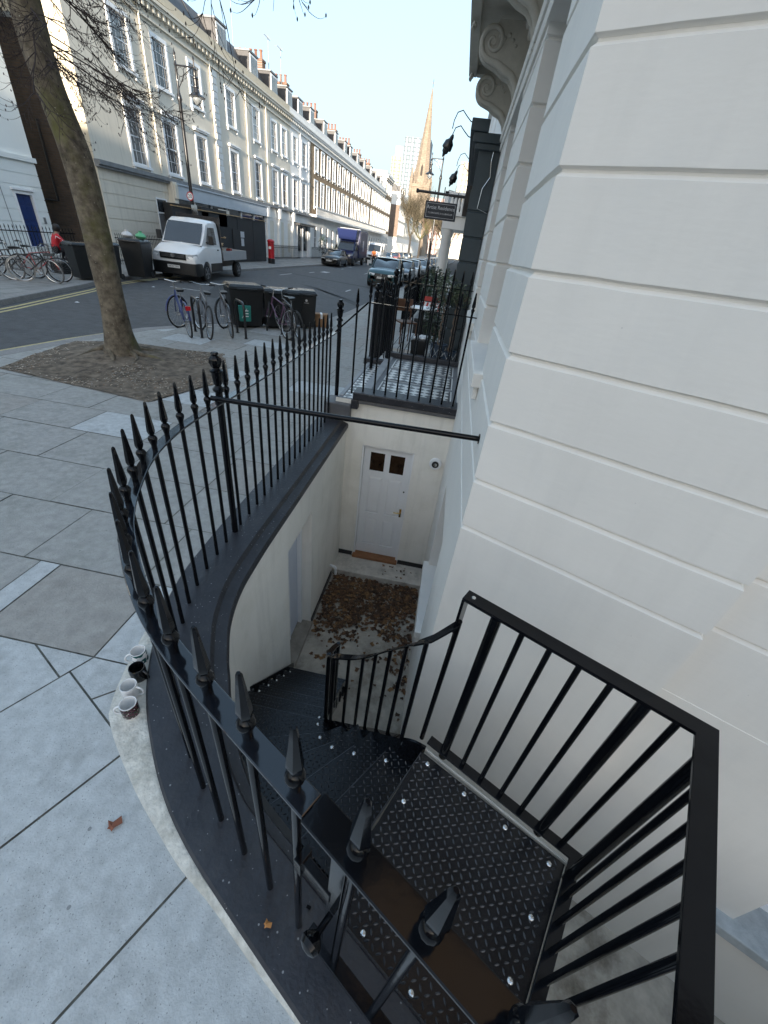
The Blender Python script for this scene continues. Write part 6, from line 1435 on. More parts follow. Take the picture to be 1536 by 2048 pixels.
# ================================================================ church, towers, far street end
M_STONEW = brickmat('warm_church_stone', (.25, .20, .155), (.20, .16, .12), (.13, .11, .09), bw=1.1, bh=.5, ms=.03, axis='XZ')
ch = thing('church', 'tall tan stone church spire with pinnacles rising at the end of the street', 'church', (-21.0, 200, 0))
mb = MB(); mb.frustum((0, 0), (3.7, 3.7), (3.5, 3.5), 0, 23.0); mb.frustum((0, 0), (3.8, 3.8), (3.8, 3.8), 22.0, 22.6); mb.frustum((0, 0), (3.75, 3.75), (3.75, 3.75), 17.8, 18.2)
for s_ in range(7): mb.box(-3.3 + s_ * 1.0, -2.9 + s_ * 1.0, -3.8, -3.5, 22.6, 23.6)
mb.build('tower', M_STONEW, ch)
mb = MB(); mb.lathe([(3.35, 22.8), (2.35, 31), (.18, 49.5), (.05, 50)], n=8, rot=R_(22.5)); mb.build('spire', M_STONEW, ch)
mb = MB(); mb.tube([(0, 0, 50), (0, 0, 52)], .08, 5); mb.box(-.5, .5, -.06, .06, 51, 51.15); mb.build('cross', M_BLACK2, ch)
for sx in (-1, 1):
    for sy in (-1, 1): mb = MB(); mb.lathe([(.6, 19), (.6, 24.5), (.75, 24.6), (.5, 25), (.03, 28.5)], n=8, c=(sx * 3.4, sy * 3.4, 0)); mb.build('pinnacle', M_STONEW, ch)
mb = MB()
for c_ in (-1.0,):
    pts = [(-1.1, 12.0), (1.1, 12.0), (1.1, 16.2), (.8, 17.2), (0, 18.0), (-.8, 17.2), (-1.1, 16.2)]
    mb.add([(x, -3.72, z) for x, z in pts] + [(x, -3.5, z) for x, z in pts], [tuple(range(7))]); 
pts = [(-.4, 25.5), (.4, 25.5), (.4, 28), (0, 29), (-.4, 28)]; mb.add([(x, -2.95 + (z - 25.5) * .1, z) for x, z in pts], [tuple(range(5))])
mb.build('belfry_window', mat('dark_louvre', (.03, .025, .02), .8), ch)
mb = MB(); mb.prism([(-9, -2), (4, -2), (4, 22), (-9, 22)], 0, 12); mb.add([(-9.3, -2.3, 12), (4.3, -2.3, 12), (-2.5, -2.3, 17.5), (-9.3, 22, 12), (4.3, 22, 12), (-2.5, 22, 17.5)], [(0, 1, 2), (0, 2, 5, 3), (1, 4, 5, 2)]); mb.build('nave', M_STONEW, ch)
def tower(label, x, y, w_, h, c, taper=1.0, fins=6, cap=None):
    t = thing('tower_block', label, 'tower', (x, y, 0)); m = brickmat('tower_' + label[:9].replace(' ', '_'), c, tuple(q * .9 for q in c), tuple(q * .45 for q in c), bw=3.2, bh=3.4, ms=.5, axis='XZ', off=0, bump=0)
    mb = MB(); mb.frustum((0, 0), (w_ / 2, w_ / 2), (w_ / 2 * taper, w_ / 2 * taper), 0, h); mb.build('facade', m, t)
    if cap: mb = MB(); mb.lathe([(w_ * .42, h), (w_ * .4, h + cap), (w_ * .1, h + cap * 1.1)], n=16); mb.build('roof_top', mat('grey_glass_top', (.3, .36, .4), .3), t)
    mb = MB()
    for k in range(fins): xx = -w_ / 2 + w_ * (k + .5) / fins; mb.box(xx - .25, xx + .25, -w_ / 2 - .3, -w_ / 2 - .05, 0, h)
    mb.build('fin', mat('pale_fin', (.4, .43, .46), .5), t); return t
tower('tall blue grey glass tower left of the church spire', -66, 560, 27, 96, (.24, .30, .35), 1.0, 5)
tower('small rounded greenish tower above the brick terrace end', -98, 640, 15, 92, (.32, .36, .3), 1, 3, cap=10)
tower('pale cream block right of the church spire, behind the hanging sign', -5, 420, 18, 62, (.5, .46, .38), 1, 6)
tower('pink brown low office block right of the church tower', -26, 400, 26, 36, (.42, .3, .28), 1, 6)
tower('cream slab block at the far right end of the street', 6, 330, 22, 44, (.55, .5, .4), 1, 4)
tower('pale slim tower block directly left of the church belfry', -40, 380, 12, 44, (.46, .42, .36), 1, 4)
plain_house('street_end_house', 'cream house closing the far end of the street left of the church tower', -42, -27, 212, 230, 15, M_STUCW, 4, side='L')
plain_house('street_end_house', 'pale house closing the far end of the street', -14, 6, 260, 280, 14, M_STUCG, 5, side='L')
mb = MB(); mb.box(-26, -12, 239.6, 240, 0, 12)
# far trees
def bare_tree(label, x, y, h, seed, m, spread=.42, cnt=60, r0=.28, g_='bare trees along the far pavements', loc_twig=True):
    rr = random.Random(seed); t = thing('bare_tree', label, 'tree', (x, y, 0), 0, g_)
    mb = MB(); zt = h * .32; mb.tube([(0, 0, -.1), (.05, 0, zt * .5), (0, .1, zt)], [r0, r0 * .8, r0 * .7], 8); mb.build('trunk', M_BARK2, t, smooth=60)
    mb = MB()
    def grow(p, d_, L, r, dep):
        n_ = 4; pts = [p.copy()]; q = p.copy(); dd = d_.copy()
        for i in range(n_): dd = (dd + Vector((rr.gauss(0, .16), rr.gauss(0, .16), .07))).normalized(); q = q + dd * L / n_; pts.append(q.copy())
        mb.tube(pts, [max(.006, r * (1 - .12 * i)) for i in range(n_ + 1)], 4, caps=False)
        if dep == 0: return
        for k in range(rr.choice((4, 5))):
            a_ = rr.uniform(0, 6.3); e_ = Vector((math.cos(a_), math.sin(a_), rr.uniform(.0, .5))); grow(pts[rr.randint(2, n_)], (dd * .8 + e_ * rr.uniform(.4, .9)).normalized(), L * rr.uniform(.55, .78), r * .55, dep - 1)
    for k in range(6):
        a_ = k * 1.05 + rr.uniform(-.3, .3); grow(Vector((0, .1, zt * rr.uniform(.8, 1))), Vector((math.cos(a_) * spread, math.sin(a_) * spread, rr.uniform(.5, 1))).normalized(), h * .26, r0 * .45, 4)
    mb.build('crown', m, t); return t
M_BARK2 = mat('dark_grey_bark', (.045, .038, .032), .9, .3, 5)
M_TW2 = mat('brown_twigs', (.075, .062, .04), .9, .3, 5); M_TW3 = mat('reddish_twigs', (.14, .085, .065), .9, .3, 5); M_TW4 = mat('olive_twigs', (.10, .095, .04), .9, .3, 5)
bare_tree('bare tree with a forked crown left of the church tower on the left pavement', -12.6, 112, 15, 1, M_TW2, .75)
bare_tree('greenish bare tree just right of the forked one', -11.2, 122, 14.5, 2, M_TW4, .7)
bare_tree('dark bare tree behind the right kerb lamp post', -3.6, 84, 10.5, 3, M_TW2, .6)
bare_tree('reddish bare tree in the middle of the far street end', -12, 170, 16, 4, M_TW3, .7)
bare_tree('reddish brown bare tree below the church tower, right one', -8.5, 185, 16, 5, M_TW3, .75)
bare_tree('bare tree far down the right pavement behind the parked cars', -4.2, 140, 12, 6, M_TW3, .7)
# planting near the left houses
def shrub(label, x, y, R, h, n, seed, cat='shrub'):
    t = thing('shrub', label, cat, (x, y, 0)); rr = random.Random(seed); mb = MB(); leafball(mb, (0, 0, h * .55), (R, R, h * .45), n, .11, rr, (0, 1)); mb.build('foliage', [mat('bush_leaf', (.04, .065, .03)), mat('bush_leaf_dark', (.02, .035, .018))], t)
    mb = MB(); mb.tube([(0, 0, 0), (0, 0, h * .5)], .03, 5); mb.build('stem', M_TRUNKS, t)
shrub('tall dark shrub behind the low fence by the black car', -16.6, 55.5, .55, 2.4, 500, 1); shrub('round dark shrub beside the blue truck bonnet', -16.4, 60.5, .8, 1.5, 500, 2)
t = thing('hanging_basket', 'black hanging planter on the fence beside the red post box', 'planter', (-16.1, 38.6, 0)); mb = MB(); mb.lathe([(.1, .75), (.24, 1.25), (.2, 1.24)], n=10); mb.build('basket', M_BLACK2, t)
mb = MB(); mb.tube([(0, 0, 0), (0, 0, .8)], .02, 6); mb.build('pole', M_BLACK2, t)
# right pavement hedges / planters along the area railings
def hedge(label, x, y, lx, ly, h, seed):
    t = thing('hedge_planter', label, 'hedge', (x, y, 0)); rr = random.Random(seed); mb = MB(); mb.box(-lx, lx, -ly, ly, 0, .45); mb.build('trough', M_BLACK2, t, bevel=.02)
    mb = MB(); leafball(mb, (0, 0, .45 + h / 2), (lx * 1.3, ly * 1.05, h * .62), 2600, .07, rr, (0, 1)); mb.build('foliage', [mat('bush_leaf', (.04, .065, .03)), mat('bush_leaf_dark', (.02, .035, .018))], t)
hedge('dark evergreen hedge in black troughs along the pavement beyond the parasol', -.75, 15.4, .35, 1.9, 1.2, 3)
hedge('second dark hedge trough farther along the right pavement', -.9, 26, .4, 3.2, 1.1, 4)
area_fence('black spearhead fence along the right hand basement areas', -1.45, 13, 24, .05, 1.3, .14); area_fence('black fence farther along the right pavement', -1.45, 25, 55, .05, 1.3, .3)

# unseen houses added behind the camera to keep the low sun off the foreground
plain_house('sun_block_house', 'unseen brick house added behind the camera to block the low sun', -40, 2, -54, -42, 12, M_BRICKR, 4, side='L')  # dark brick picked to brown what the gate rail reflects
plain_house('sun_block_house', 'second unseen stucco house added behind the camera to block the low sun', 2.1, 46, -54, -42, 12, M_STUCG, 4, side='L')

# rainwater pipes and television aerials on the left terrace
for H_, ys, top in ((H1, (27.6, 34.3), 10.6), (H2, (39.3, 43.0), 10.6), (H3, (51.4,), 10.6)):
    for y in ys:
        mb = MB(); mb.tube([(X + .09, y, 4.2), (X + .09, y, top)], .045, 6); mb.box(X, X + .2, y - .12, y + .12, top, top + .25); PB(mb, 'drain_pipe', M_STUCG if H_ is not H3 else M_STUCW, H_)
for H_, y, z0 in ((H2, 43.6, 13.2), (H3, 50.6, 13.2), (H3, 53.6, 13.4)):
    mb = MB(); mb.tube([(X - 2.6, y, z0 - 1), (X - 2.6, y, z0 + 3.2)], .03, 5); mb.tube([(X - 2.6, y - .9, z0 + 3.1), (X - 2.6, y + .5, z0 + 3.1)], .02, 4)
    for k in range(6): mb.tube([(X - 2.9, y - .8 + k * .2, z0 + 3.1), (X - 2.3, y - .8 + k * .2, z0 + 3.1)], .012, 3)
    PB(mb, 'aerial', M_LEAD, H_)
# ================================================================ vehicles (local: nose toward -y at y=0)
M_CARGL = mat('car_glass', (.02, .024, .028), .04, .4, 1.2, spec=.9, coat=.4)
M_PLATEW = mat('number_plate_white', (.7, .7, .68), .4); M_INK = mat('plate_ink', (.01, .01, .01), .5)
M_HL = mat('headlight_glass', (.5, .53, .55), .08, .3, 30, spec=.9, coat=.5); M_RIM = mat('alloy_rim', (.35, .36, .37), .3, .1, 10, metal=.8)
def loft(mb, st, mi=0, close_ends=True, mfun=None):
    """st: list of (y, [(x,z)...]) half sections from bottom centre to top centre; mirrored"""
    n = len(st[0][1]); V = []
    for y, sec in st: V += [(x, y, z) for x, z in sec] + [(-x, y, z) for x, z in sec[::-1]]
    N_ = 2 * n; F = []; MI = []
    for i in range(len(st) - 1):
        for k in range(N_):
            kk = (k + 1) % N_; F.append((i * N_ + k, (i + 1) * N_ + k, (i + 1) * N_ + kk, i * N_ + kk)); MI.append(mfun(i, k if k < n else N_ - 2 - k) if mfun else mi)
    k0 = len(mb.v); mb.v += V; mb.f += [tuple(q + k0 for q in f) for f in F]; mb.mi += MI
    if close_ends:
        mb.f += [tuple(k0 + k for k in range(N_)), tuple(k0 + (len(st) - 1) * N_ + k for k in range(N_))[::-1]]; mb.mi += [mi, mi]
def car_wheel(par, x, y, r, w_=.22):
    M = Matrix.Translation((x, y, r)) @ Matrix.Rotation(R_(90), 4, 'Y'); s = 1 if x > 0 else -1
    mb = MB(); mb.lathe([(r * .62, -w_ / 2), (r * .93, -w_ / 2), (r, -w_ / 2 + .03), (r, w_ / 2 - .03), (r * .93, w_ / 2), (r * .62, w_ / 2)], n=28, M=M); t = mb.build('wheel', M_RUBBER, par, smooth=40)
    mb = MB(); mb.lathe([(.03, s * (w_ / 2 - .01)), (r * .62, s * (w_ / 2 - .015)), (r * .64, s * (w_ / 2 + .004)), (r * .60, s * (w_ / 2 + .004)), (r * .56, s * (w_ / 2 - .03))], n=28, M=M)
    for k in range(5):
        a = 2 * math.pi * k / 5; Mr = M @ Matrix.Rotation(a, 4, 'Z'); mb.obox((0, 0, 0), (r * .29, .03, .012), M=Mr @ Matrix.Translation((r * .3, 0, s * (w_ / 2 - .002))))
    o = mb.build('rim', M_RIM, t)
    return t
def cut_arches(o, ws, r, xw):
    cs = []
    for (x, y) in ws:
        mb = MB(); mb.lathe([(r, -.24), (r, .24)], n=28, M=Matrix.Translation((x, y, r * .93)) @ Matrix.Rotation(R_(90), 4, 'Y')); c = mb.build('cut', M_RUBBER); cs.append(c)
        b = o.modifiers.new('cut', 'BOOLEAN'); b.operation = 'DIFFERENCE'; b.object = c; b.solver = 'EXACT'
    par = o.parent; o.parent = None
    dg = bpy.context.evaluated_depsgraph_get(); dg.update(); me = bpy.data.meshes.new_from_object(o.evaluated_get(dg)); o.modifiers.clear(); o.data = me; o.parent = par
    for c in cs: bpy.data.objects.remove(c)
def car(label, x, y, paint, plate='', suv=1.0, L=4.6, rz=0, grp=None, W=.93, hz=1.5, grille='dark', rear=False, group=None):
    t = thing('parked_car', label, 'car', (x, y, ZR), rz, group)
    h = hz; hb = .98 * h / 1.5
    def S(w_, zb, zs, cr=.03): return [(0, zb), (w_ * .80, zb), (w_ * .95, zb + .08), (w_ * 1.0, zb + .30), (w_ * .995, zs - .22), (w_ * .96, zs - .07), (w_ * .86, zs), (w_ * .45, zs + cr * .8), (0, zs + cr)]
    st = [(0, S(W * .74, .34, hb * .62)), (.04, S(W * .84, .27, hb * .70)), (.16, S(W * .93, .22, hb * .83)), (.45, S(W * .98, .20, hb * .91, .04)), (1.0, S(W, .2, hb * .97, .05)), (1.38, S(W, .2, hb, .05)), (2.4, S(W, .2, hb * 1.02, .02)), (L - .9, S(W, .2, hb * 1.05, .02)),
          (L - .35, S(W * .97, .22, hb * 1.06, .02)), (L - .08, S(W * .9, .28, hb * .98, .0)), (L, S(W * .82, .36, hb * .8, .0))]
    mb = MB(); loft(mb, st); o = mb.build('body', paint, t, smooth=38)
    rw_ = .335 * h / 1.5; ws = [(s * (W - .10), q) for s in (-1, 1) for q in (.86, L - .88)]
    cut_arches(o, ws, rw_ * 1.13, W)
    for p in o.data.polygons: p.use_smooth = True
    o.data.set_sharp_from_angle(angle=R_(38))
    mb = MB(); mb.box(-W * .80, W * .80, .3, L - .3, .18, .30); [mb.lathe([(rw_ * 1.12, -.1), (rw_ * 1.12, .1)], n=20, M=Matrix.Translation((a * .93, b, rw_)) @ Matrix.Rotation(R_(90), 4, 'Y')) for a, b in ws]
    mb.build('wheel_well', M_DKPLASTIC, t)
    for a, b in ws: car_wheel(t, a, b, rw_)
    zb = hb * .99
    def G_(wb, wt, zt): return [(0, zb), (wb, zb), (wb * .3 + wt * .7, zb + (zt - zb) * .72), (wt, zt - .045), (wt * .86, zt - .008), (0, zt + .012)]
    gs = [(1.12, G_(W * .84, W * .84, zb + .012)), (1.55, G_(W * .86, W * .80, zb + (h - zb) * .56)), (2.0, G_(W * .88, W * .76, h - .03)), (2.5, G_(W * .89, W * .77, h)), (3.2, G_(W * .89, W * .77, h)), (L - .75, G_(W * .87, W * .74, h - .06)), (L - .22, G_(W * .82, W * .72, zb + (h - zb) * .25))]
    mb = MB(); loft(mb, gs); mb.build('glasshouse', M_CARGL, t, smooth=30)
    mb = MB()                                        # roof skin and pillars a few mm proud
    def roofsec(wt, zt): return [(wt + .006, zt - .045), (wt * .86, zt - .0), (0, zt + .02), (-wt * .86, zt - .0), (-wt - .006, zt - .045)]
    rs = [(1.93, W * .765, h - .038), (2.05, W * .762, h - .018), (2.5, W * .77, h + .004), (3.2, W * .77, h + .004), (L - .75, W * .745, h - .052), (L - .6, W * .74, h - .10)]
    V = []; [V.extend([(a, yy, b) for a, b in roofsec(w_, z_)]) for yy, w_, z_ in rs]
    mb.add(V, [(i * 5 + k, i * 5 + k + 1, (i + 1) * 5 + k + 1, (i + 1) * 5 + k) for i in range(len(rs) - 1) for k in range(4)])
    for s in (-1, 1):
        mb.tube([(s * W * .85, 1.10, zb), (s * W * .82, 1.55, zb + (h - zb) * .56), (s * W * .77, 2.0, h - .05)], .032, 6)
        mb.tube([(s * W * .885, 2.75, zb), (s * W * .775, 2.78, h - .05)], .028, 6); mb.tube([(s * W * .84, L - .3, zb + .02), (s * W * .75, L - .78, h - .09)], .05, 6)
    mb.build('roof', paint, t, smooth=50)
    for s in (-1, 1):
        mb = MB(); mb.obox((s * (W + .08), 1.55, zb + .09), (.09, .05, .06), .15 * s); mb.build('mirror', paint, t, bevel=.02)
        mb = MB(); z1 = hb * .70; mb.add([(s * W * .44, -.012, z1 - .07), (s * W * .80, .035, z1 - .07), (s * W * .95, .20, z1 - .01), (s * W * .93, .24, z1 + .06), (s * W * .80, .06, z1 + .045), (s * W * .44, .012, z1 + .02)] + [(s * W * .44, .1, z1 - .07), (s * W * .80, .12, z1 - .07), (s * W * .90, .26, z1 - .01), (s * W * .88, .3, z1 + .05), (s * W * .78, .16, z1 + .05), (s * W * .44, .1, z1 + .02)],
                         [tuple(range(6)), tuple(range(6, 12))] + [(i, (i + 1) % 6, 6 + (i + 1) % 6, 6 + i) for i in range(6)]); mb.build('headlight', M_HL, t)
        mb = MB(); mb.box(s * W * .7 - .12, s * W * .7 + .12, -.005, .1, .36, .44); mb.build('air_intake', M_DKPLASTIC, t)
    mb = MB(); mb.add([(-W * .42, -.02, hb * .73), (W * .42, -.02, hb * .73), (W * .46, -.022, hb * .55), (W * .30, -.02, .36), (-W * .30, -.02, .36), (-W * .46, -.022, hb * .55), (-W * .42, .1, hb * .73), (W * .42, .1, hb * .73), (W * .46, .1, hb * .55), (W * .30, .1, .36), (-W * .30, .1, .36), (-W * .46, .1, hb * .55)],
                     [(0, 1, 2, 3, 4, 5)] + [(i, (i + 1) % 6, 6 + (i + 1) % 6, 6 + i) for i in range(6)]); gr_ = mb.build('grille', M_DKPLASTIC, t)
    mb = MB(); [mb.box(-W * .38, W * .38, -.03, -.02, hb * .58 + k * .035, hb * .58 + k * .035 + .01) for k in range(4)]; o = mb.build('grille_slats', M_RIM); o.parent = gr_
    mb = MB(); mb.box(-W * .5, W * .5, -.03, .0, .25, .33); mb.build('bumper_lip', M_DKPLASTIC, t, bevel=.01)
    mb = MB(); mb.box(-.26, .26, -.045, -.031, hb * .50 - .03, hb * .50 + .08); np_ = mb.build('number_plate', M_PLATEW, t)
    if plate: text_mesh('plate_text', plate, .10, M_INK, np_, Matrix.Translation((0, -.047, hb * .50 + .022)) @ Matrix.Rotation(R_(90), 4, 'X'), ext=.001)
    mb = MB(); mb.lathe([(.05, 0), (.05, .012), (.03, .012)], n=16, M=Matrix.Translation((0, -.02, hb * .68)) @ Matrix.Rotation(R_(90), 4, 'X')); mb.build('badge', M_RIM, t)
    return t
def paint(name, c, met=.35): return mat(name, c, .28, .06, 3, metal=met, coat=.8)
P_TEAL = paint('dark_teal_car_paint', (.025, .075, .085)); P_BLKC = paint('black_car_paint', (.012, .013, .014)); P_SILV = paint('silver_car_paint', (.38, .41, .43), .5); P_GREYC = paint('grey_car_paint', (.12, .14, .16)); P_WHC = paint('white_car_paint', (.65, .66, .66), 0); P_REDC = paint('red_car_paint', (.3, .03, .02)); P_BLUEC = paint('blue_grey_car_paint', (.12, .2, .3))
GR = 'cars parked nose to tail along the right kerb'
car('dark teal SUV parked nearest on the right of the road, facing the camera', -4.82, 29.0, P_TEAL, 'LM73 BXA', hz=1.64, L=4.8, W=.97, group=GR)
car('dark grey estate car parked directly behind the teal SUV', -4.55, 35.2, P_GREYC, hz=1.5, group=GR)
car('white hatchback third in the right hand row of parked cars', -4.5, 41.0, P_WHC, hz=1.5, L=4.3, group=GR)
cs = car('silver hatchback with its nose angled out, fourth in the right hand row', -4.2, 47.3, P_SILV, 'LG19 VKE', hz=1.5, group=GR, rz=R_(4))
right = [('dark blue grey car fifth in the right hand row, behind the silver hatchback', P_BLUEC), ('black car sixth in the right hand row', P_BLKC), ('silver car seventh in the right hand row', P_SILV), ('grey car eighth in the right hand row', P_GREYC), ('white car ninth in the right hand row', P_WHC), ('dark car tenth in the right hand row', P_BLKC), ('pale car eleventh in the right hand row', P_SILV)]
proto = cs
for i, (lab, pm) in enumerate(right):
    c = dup(proto, (-4.35 + .03 * i, 53.3 + 6.1 * i, ZR), 0, lab)
    for ch_ in c.children:
        if ch_.name.startswith(('body', 'roof', 'mirror')):
            ch_.data = ch_.data.copy(); ch_.data.materials[0] = pm
GLc = 'cars parked along the left kerb beyond the truck'
ml = car('black saloon car parked in front of the blue box truck on the left', -12.45, 43.8, P_BLKC, 'GK66 YZR', hz=1.42, L=4.3, W=.9, group=GLc)
left = [('pale blue estate car on the left beyond the white van', P_BLUEC, 72), ('dark car with a red bonnet on the left, near the parked trees', P_REDC, 80), ('grey car on the left before the side street', P_GREYC, 88), ('silver car on the left just behind the grey one', P_SILV, 95), ('black car on the left beside the side street corner', P_BLKC, 103)]
for i, (lab, pm, yy_) in enumerate(left):
    c = dup(ml, (-11.9 + .25 * (i % 2), yy_, ZR), 0, lab)
    for ch_ in c.children:
        if ch_.name.startswith(('body', 'roof', 'mirror')):
            ch_.data = ch_.data.copy(); ch_.data.materials[0] = pm

# white flatbed van with timber load (nose toward -y)
M_VANW = mat('van_white_paint', (.80, .81, .81), .3, .03, 2, coat=.5)
def van_cab(t, W=1.0, H=2.35, paint_=M_VANW, L=2.75, roofext=0):
    def S(w_, zb, zs): return [(0, zb), (w_ * .85, zb), (w_ * .98, zb + .1), (w_, zb + .35), (w_, zs - .2), (w_ * .97, zs - .06), (w_ * .9, zs), (w_ * .4, zs + .03), (0, zs + .035)]
    st = [(0, S(W * .85, .38, .95)), (.05, S(W * .92, .30, 1.02)), (.22, S(W * .97, .27, 1.10)), (.7, S(W, .27, 1.28)), (1.02, S(W, .27, 1.38)), (1.3, S(W, .3, 1.40)), (L, S(W, .3, 1.40))]
    mb = MB(); loft(mb, st); o = mb.build('cab', paint_, t, smooth=35)
    cut_arches(o, [(s * (W - .1), 1.0) for s in (-1, 1)], .42, W)
    for p in o.data.polygons: p.use_smooth = True
    o.data.set_sharp_from_angle(angle=R_(35))
    zb = 1.37
    def G_(wb, wt, zt): return [(0, zb), (wb, zb), (wb * .35 + wt * .65, zb + (zt - zb) * .7), (wt, zt - .10), (wt * .88, zt - .02), (0, zt + .02)]
    gs = [(.92, G_(W * .88, W * .88, zb + .02)), (1.35, G_(W * .93, W * .87, 1.92)), (1.62, G_(W * .95, W * .85, H - .10)), (1.9, G_(W * .96, W * .86, H)), (L, G_(W * .96, W * .86, H))]
    mb = MB(); loft(mb, gs); mb.build('upper_cab', paint_, t, smooth=35)
    # windscreen and side windows proud
    mb = MB()
    mb.add([(-W * .80, .955, 1.42), (W * .80, .955, 1.42), (W * .79, 1.33, 1.92), (W * .76, 1.54, 2.18), (-W * .76, 1.54, 2.18), (-W * .79, 1.33, 1.92)], [(0, 1, 2, 5), (5, 2, 3, 4)])
    o = mb.build('windscreen', M_CARGL, t); so_ = o.modifiers.new('s', 'SOLIDIFY'); so_.thickness = .02; so_.offset = 1
    for s in (-1, 1):
        mb = MB(); xx = s * (W * .955 + .012); x2 = s * (W * .885 + .012)
        mb.add([(xx, 1.32, 1.45), (xx, 2.35, 1.45), (x2, 2.35, 2.08), (x2, 1.72, 2.08), (s * (W * .93 + .012), 1.45, 1.72)], [(0, 1, 2, 3, 4)]); o = mb.build('side_window', M_CARGL, t); so_ = o.modifiers.new('s', 'SOLIDIFY'); so_.thickness = .02; so_.offset = 0
        mb = MB(); mb.obox((s * (W + .16), 1.32, 1.62), (.10, .06, .17)); mb.box(s * (W + .0) - .1, s * (W + .0) + .1, 1.32, 1.38, 1.50, 1.54); mb.build('mirror', M_DKPLASTIC, t, bevel=.03)
        mb = MB(); mb.add([(s * W * .56, -.02, .88), (s * W * .86, .02, .86), (s * W * .975, .26, .94), (s * W * .955, .24, 1.08), (s * W * .84, .03, 1.05), (s * W * .56, -.0, 1.04), (s * W * .56, .15, .88), (s * W * .86, .15, .86), (s * W * .9, .3, .94), (s * W * .9, .3, 1.08), (s * W * .84, .15, 1.05), (s * W * .56, .15, 1.04)], [tuple(range(6)), tuple(range(6, 12))] + [(i, (i + 1) % 6, 6 + (i + 1) % 6, 6 + i) for i in range(6)]); mb.build('headlight', M_HL, t)
        car_wheel(t, s * (W - .13), 1.0, .36, .24)
        mb = MB(); mb.box(s * W - .01 if s > 0 else s * W - .02, s * W + .02 if s > 0 else s * W + .01, 1.46, L - .05, .38, .72); mb.build('side_cladding', M_DKPLASTIC, t)
        mb = MB(); mb.box(s * (W + .01) - .015, s * (W + .01) + .015, 2.30, 2.45, 1.22, 1.26); mb.build('door_handle', M_DKPLASTIC, t)
    mb = MB(); mb.box(-W * .56, W * .56, -.03, .1, .82, 1.04); gr_ = mb.build('grille', M_DKPLASTIC, t, bevel=.01); mb = MB(); [mb.box(-W * .5, W * .5, -.038, -.031, .90 + k * .04, .912 + k * .04) for k in range(3)]; o = mb.build('grille_slats', M_RIM); o.parent = gr_
    mb = MB(); Mb = Matrix.Translation((0, -.04, .965)) @ Matrix.Rotation(R_(90), 4, 'X'); mb.lathe([(.085, 0), (.085, .014), (.068, .014), (.068, .005), (.0, .005)], n=24, M=Mb)
    for a, b in (((-.045, .04), (-.015, -.05)), ((-.015, -.05), (0, -.01)), ((0, -.01), (.015, -.05)), ((.015, -.05), (.045, .04)), ((-.022, .055), (0, .012)), ((0, .012), (.022, .055))): mb.tube([(a[0], -.055, .965 + a[1]), (b[0], -.055, .965 + b[1])], .006, 5)
    mb.build('badge', M_RIM, t)
    def SB(w_, z0, z1): return [(0, z0), (w_, z0), (w_ * 1.01, z0 + .1), (w_ * 1.01, z1 - .05), (w_, z1), (0, z1)]
    mb = MB(); loft(mb, [(-.05, SB(W * .82, .28, .70)), (.0, SB(W * .92, .25, .72)), (.2, SB(W * 1.0, .25, .74)), (.5, SB(W * 1.005, .27, .72)), (.56, SB(W * 1.005, .3, .68))]); mb.build('bumper', M_DKPLASTIC, t, smooth=40)
    mb = MB(); mb.box(-.26, .26, -.075, -.055, .50, .61); np_ = mb.build('number_plate', M_PLATEW, t)
    return np_
vt = thing('flatbed_van', 'white dropside flatbed van parked facing the camera by the black hoarding', 'van', (-12.15, 18.6, ZR), R_(6))
npl = van_cab(vt)
text_mesh('plate_text', 'HK70 TXH', .095, M_INK, npl, Matrix.Translation((0, -.077, .555)) @ Matrix.Rotation(R_(90), 4, 'X'), ext=.001)
mb = MB(); mb.box(-1.0, 1.0, 2.86, 6.15, .82, .93); mb.box(-.4, .4, 2.6, 6.0, .45, .82); mb.build('deck', M_DKPLASTIC, vt)
for a in ((-1.02, -.98), (.98, 1.02)): mb = MB(); mb.box(*a, 2.95, 6.15, .80, 1.20); mb.build('dropside', mat('aluminium_side', (.42, .44, .46), .45, .06, 4, metal=.3), vt)
mb = MB(); mb.box(-1.0, 1.0, 6.15, 6.19, .80, 1.20); mb.build('tailboard', mat('aluminium_side', (.42, .44, .46)), vt)
mb = MB(); mb.box(-1.0, -.93, 2.80, 2.88, .8, 2.5); mb.box(.93, 1.0, 2.80, 2.88, .8, 2.5); mb.box(-.93, .93, 2.80, 2.88, 2.42, 2.5); mb.box(-.93, .93, 2.83, 2.85, .8, 2.42); mb.build('headboard', M_BLACK2, vt)
for s in (-1, 1): car_wheel(vt, s * .84, 5.0, .35, .24)
mb = MB(); mb.box(-.93, .93, 4.6, 5.45, .72, .78); mb.build('wheel_guard', M_DKPLASTIC, vt)
ld = thing('timber_load', 'stack of broken wooden pallets and boards on the bed of the white van', 'timber', (-12.6, 22.9, .80), R_(6)); rr = random.Random(8)
for k in range(22):
    mb = MB(); Mq = Matrix.Rotation(rr.uniform(-.5, .5), 4, 'Z') @ Matrix.Rotation(rr.uniform(-.15, .15), 4, 'X'); mb.obox((rr.uniform(-.3, .5), rr.uniform(-.9, .9), .10 + .036 * k), (.05, rr.uniform(.4, .8), .014), M=Mq); mb.build('board', [M_WOODL, mat('grey_timber', (.3, .26, .2), .8)][k % 3 == 0], ld)
mb = MB(); rr = random.Random(3); mb.lathe([(.05, 0), (.3, .05), (.32, .3), (.2, .5), (.05, .56)], n=10, lobes=4, la=.12); tag(mb.build('rubble_bag', mat('grey_sack', (.2, .21, .22), .7, .2, 8), loc=(-12.75, 21.65, .80), smooth=60), 'grey stuffed sack behind the cab on the van bed', 'sack')
mb = MB(); mb.box(-.12, .12, -.12, .12, 0, .3); tag(mb.build('fuel_can', P_REDC, loc=(-12.5, 24.3, .80), bevel=.02), 'red fuel can at the tail of the van bed', 'can')
